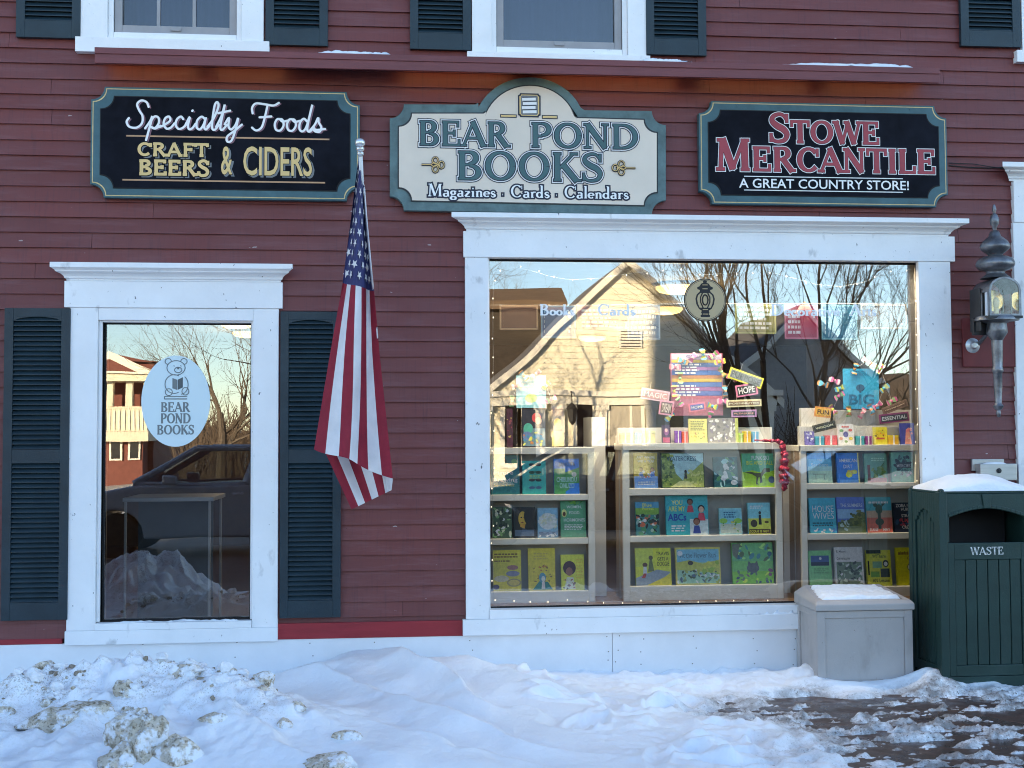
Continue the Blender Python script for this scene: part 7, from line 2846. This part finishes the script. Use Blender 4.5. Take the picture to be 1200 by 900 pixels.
# ---- parked cars
def car(label, x, y, heading, paint, roof_h=1.5, length=4.7, pickup=False):
    o = thing('parked_car', label, 'car', (x, y, -.14), 'cars parked along the kerbs', (0, 0, heading))
    L2_ = length / 2
    w2 = .9
    k = roof_h / 1.5
    m = MB()
    # lower body, side outline extruded; nose to -x
    body = [(-L2_, .38), (-L2_ + .02, .70 * k), (-L2_ + .25, .86 * k), (-L2_ + 1.15, .98 * k), (L2_ - .25, 1.02 * k), (L2_ - .02, .92 * k), (L2_, .45), (L2_ - .1, .30)]
    wheels = (L2_ - .95, -L2_ + .9)
    for xc in wheels:
        body += [(xc + .38, .28)] + [(xc + .38 * math.cos(t * math.pi / 8), .34 + .38 * math.sin(t * math.pi / 8)) for t in range(9)] + [(xc - .38, .28)]
    body += [(-L2_ + .1, .28)]
    m.prism(body, -w2, w2, paint)
    m.build('body', o, bevel=.04)
    m = MB()
    b0_, b1_, t0_, t1_ = -L2_ + 1.12, L2_ - .35, -L2_ + 2.0, L2_ - 1.0
    zl, zt = 1.0 * k, roof_h
    wl, wt = w2 - .06, w2 - .22
    P = [(b0_, -wl, zl), (b1_, -wl, zl), (b1_, wl, zl), (b0_, wl, zl), (t0_, -wt, zt), (t1_, -wt, zt), (t1_, wt, zt), (t0_, wt, zt)]
    for q in ((4, 5, 6, 7), (0, 3, 2, 1)):
        m.poly([P[i] for i in q], paint)
    m.box(t0_ + .02, t1_ - .02, -wt + .02, wt - .02, zt - .002, zt + .035, paint)
    def bar(a, b, r=.045):
        m.tube([a, b], r, paint, 8)
    for sx in (0, 1):
        lo = [P[0], P[1]] if sx == 0 else [P[3], P[2]]
        hi = [P[4], P[5]] if sx == 0 else [P[7], P[6]]
        bar(lo[0], hi[0])
        bar(lo[1], hi[1])
        bar(hi[0], hi[1])
        bar(lo[0], lo[1], .03)
        f = .46
        mid0 = tuple(lo[0][i] + (lo[1][i] - lo[0][i]) * f for i in range(3))
        mid1 = tuple(hi[0][i] + (hi[1][i] - hi[0][i]) * f for i in range(3))
        bar(mid0, mid1, .07)
    m.build('cabin_frame', o)
    TG = _mats.setdefault('car_glass', _mats.get('car_glass') or glass_mat('car_glass', .10, (.55, .60, .60)))
    for q in ((0, 1, 5, 4), (1, 2, 6, 5), (2, 3, 7, 6), (3, 0, 4, 7)):
        m = MB()
        cx_ = sum(P[i][0] for i in q) / 4
        cy_ = sum(P[i][1] for i in q) / 4
        m.poly([(P[i][0] * .985 + .015 * cx_, P[i][1] * .985, P[i][2]) for i in q], TG)
        m.build('car_window', o)
    TY, RM = mat('tyre_rubber', (.015, .015, .016), rough=.8, var=.2), mat('alloy_rim', (.4, .4, .42), rough=.3, var=.1, metal=.8)
    for xc in wheels:
        for sy in (-1, 1):
            m = MB()
            m.lathe([(.20, -.1), (.31, -.1), (.335, -.07), (.335, .07), (.31, .1), (.20, .1)], (xc, sy * (w2 - .11), .335), TY, 24, 'y')
            wh = m.build('wheel', o, smooth=True)
            m = MB()
            m.lathe([(.195, -.07), (.18, .085), (.04, .075), (.03, .09)] if sy > 0 else [(.03, -.09), (.04, -.075), (.18, -.085), (.195, .07)], (xc, sy * (w2 - .11), .335), RM, 20, 'y')
            m.build('rim', wh)
    for sy in (-1, 1):
        m = MB()
        for xd in (.05, 1.05):
            m.box(xd, xd + .17, sy * (w2 + .008) - .012, sy * (w2 + .008) + .012, .86 * k, .89 * k, mat('chrome', (.6, .6, .62), rough=.2, metal=.9, var=0))
        m.build('door_handle', o)
        m = MB()
        m.box(-L2_ + 1.55, -L2_ + 1.75, sy * (w2 + .1) - .09, sy * (w2 + .1) + .09, 1.0 * k, 1.13 * k, paint)
        m.build('wing_mirror', o, bevel=.03)
        m = MB()
        m.box(-L2_ - .004, -L2_ + .10, sy * .62 - .2, sy * .62 + .2, .62 * k, .74 * k, mat('headlight', (.6, .6, .6), rough=.15, var=0))
        m.build('headlight', o, bevel=.02)


def car_from(px_l, px_r, py_roof, s, label, paint, length=None, roof=None):
    a_, b_ = mir(px_l, py_roof, s), mir(px_r, py_roof, s)
    L_ = length or (b_.x - a_.x)
    r = roof or (a_.z + .14)
    car(label, a_.x + L_ / 2, a_.y - .9, 0, paint, r, L_)


car_from(62, 0, 524, 9.5, 'dark blue-grey car parked across from the narrow window', mat('car_bluegrey', (.27, .31, .37), rough=.25, var=.05, spec=.6), 5.0, 1.58)
car_from(520, 0, 522, 10.2, 'black car parked across from the show window', mat('car_black', (.015, .016, .02), rough=.2, var=.05, spec=.6), 4.7, 1.52)
car_from(855, 0, 530, 10.4, 'dark grey car parked across from the green bin', mat('car_grey', (.04, .042, .046), rough=.25, var=.05, spec=.6), 4.6, 1.5)

# ---- bare trees
BARK = mat('bark', (.10, .080, .062), rough=.9, var=.35, scale=8, bump=.6, bscale=20)
TWIG = mat('twig', (.115, .085, .062), rough=.9, var=.2)


def tree(label, x, y, h, stems=1, spread=.5, seed=1, levels=5, r0=None, low=.25):
    rn_ = random.Random(seed)
    o = thing('bare_tree', label, 'tree', (x, y, -.16), 'bare winter trees across the street')
    trunk, crown = MB(), MB()

    def grow(p, d, L_, r, lev, top):
        n = 4 if lev > 1 else 3
        pts, rad = [p.copy()], [r]
        dd = d.copy()
        q = p.copy()
        tips = []
        for j in range(n):
            dd = (dd + Vector((rn_.gauss(0, .13), rn_.gauss(0, .13), rn_.gauss(.05, .07)))).normalized()
            q = q + dd * L_ / n
            pts.append(q.copy())
            rad.append(r * (1 - .55 * (j + 1) / n))
            tips.append((q.copy(), dd.copy(), rad[-1], (j + 1) / n))
        (trunk if top else crown).tube(pts, rad, BARK if lev >= levels - 2 else TWIG, 8 if top else (5 if lev > 2 else 3))
        if lev == 0:
            return
        kids = rn_.randint(3, 5) if lev > 1 else rn_.randint(2, 3)
        for k in range(kids):
            t, td, tr_, f = tips[-1] if k == 0 else rn_.choice(tips[0 if not top else 1:])
            a = rn_.uniform(0, 6.283)
            sp = rn_.uniform(.45, 1.0) * (spread / .5) * (.4 if k == 0 else 1)
            side = td.orthogonal().normalized()
            side.rotate(Matrix.Rotation(a, 3, td))
            nd = (td + side * sp + Vector((0, 0, .15))).normalized()
            grow(t, nd, L_ * rn_.uniform(.55, .8), max(tr_ * rn_.uniform(.5, .8), .0042), lev - 1, False)

    for k in range(stems):
        a = 6.283 * k / stems + rn_.uniform(-.4, .4)
        lean = (0 if stems == 1 else rn_.uniform(.2, .5))
        d = Vector((math.cos(a) * lean, math.sin(a) * lean * .6, 1)).normalized()
        grow(Vector((.12 * math.cos(a) * (stems > 1), .12 * math.sin(a) * (stems > 1), -.1)), d, h * low * (1 if stems == 1 else rn_.uniform(1.1, 1.6)), (r0 or h * .022) * (1 if stems == 1 else .75), levels, True)
    trunk.build('trunk', o, smooth=True)
    crown.build('crown', o)


c = mir(893, 590, 15)
tree('big many-stemmed bare tree in front of the grey house', c.x + .2, c.y, 10.0, 4, .36, 5, 5, .15, .27)
c = mir(965, 560, 19)
tree('slim bare tree before the dark brush on the hill side', c.x, c.y, 8.5, 2, .5, 9, 5, .10, .27)
c = mir(262, 540, 26)
tree('wide bare tree mirrored in the narrow window', c.x, c.y, 11, 1, .6, 12, 5, .2, .24)
tree('bare street tree whose branches shade the cream gable', -.4, -18.0, 9.5, 2, .55, 21, 5, .20, .25)
k = 0
for px, s_, h in ((582, 44, 12.5), (622, 40, 11.5), (668, 46, 13), (706, 52, 13), (800, 44, 12.5), (848, 50, 13), (905, 42, 11.5), (1010, 30, 8.5), (1060, 34, 8), (118, 46, 9), (225, 52, 10.5)):
    c = mir(px, 540, s_)
    tree(('tall bare tree rising behind the dark wing of the cream house', 'bare tree rising close behind the cream house wing', 'bare tree behind the slope of the cream gable', 'far bare tree behind the peak of the cream gable', 'bare tree behind the peak, between cream and grey houses',
          'far bare tree behind the grey house', 'bare tree between the grey house and the hill', 'low bare tree over the dark brush by the hill', 'lowest bare tree at the window casing end of the hill', 'small bare tree behind the red porch house', 'bare tree between the red house and the wide tree')[k], c.x, c.y, h, 1, .5, 40 + k, 4, .13, .30)
    k += 1

# brush on the slope, a mass of twigs nobody could count
m = MB()
rn = random.Random(77)
BRU = mat('brush_twigs', (.075, .055, .042), rough=.9, var=.3)
for j in range(1150):
    px = rn.uniform(890, 1110) if j < 950 else rn.uniform(215, 330)
    s_ = rn.uniform(26, 40)
    c = mir(px, 540, s_)
    h = rn.uniform(1.2, 3.6)
    p = Vector((c.x, c.y, -.2))
    d = Vector((rn.gauss(0, .3), rn.gauss(0, .2), 1)).normalized()
    q = p + d * h * .6
    r = q + (d + Vector((rn.gauss(0, .3), 0, .1))).normalized() * h * .4
    m.tube([p, q, r], [.03, .02, .008], BRU, 3)
    for t in range(3):
        e = q + Vector((rn.gauss(0, .5), rn.gauss(0, .4), rn.uniform(.3, .9))) * h * .35
        m.tube([p.lerp(q, rn.uniform(.4, 1)), e], [.014, .006], BRU, 3)
tag(m.build('brush'), 'tangle of bare brush at the foot of the hill', 'brush', kind='stuff')

# wooded hills far off
HILLM = mat('wooded_hill', (.085, .062, .045), rough=.95, var=.45, scale=.12, bump=.8, bscale=.6)


def hill_z(x):
    return 3.2 + 11.5 / (1 + math.exp(-(x - 62) / 12)) + 1.2 * math.sin(x * .021 + 1) + .8 * math.sin(x * .07)


m = MB()
m.grid(lambda u, v: ((u - .5) * 900, -200 - 120 * v, -.3 + hill_z((u - .5) * 900) * math.sin(min(v * 2.2, 1) * math.pi / 2) + (.8 * mnoise.noise((u * 260, v * 60, 2)) if v > .02 else 0)), 360, 30, lambda u, v: HILLM)
tag(m.build('hills', smooth=True), kind='structure')
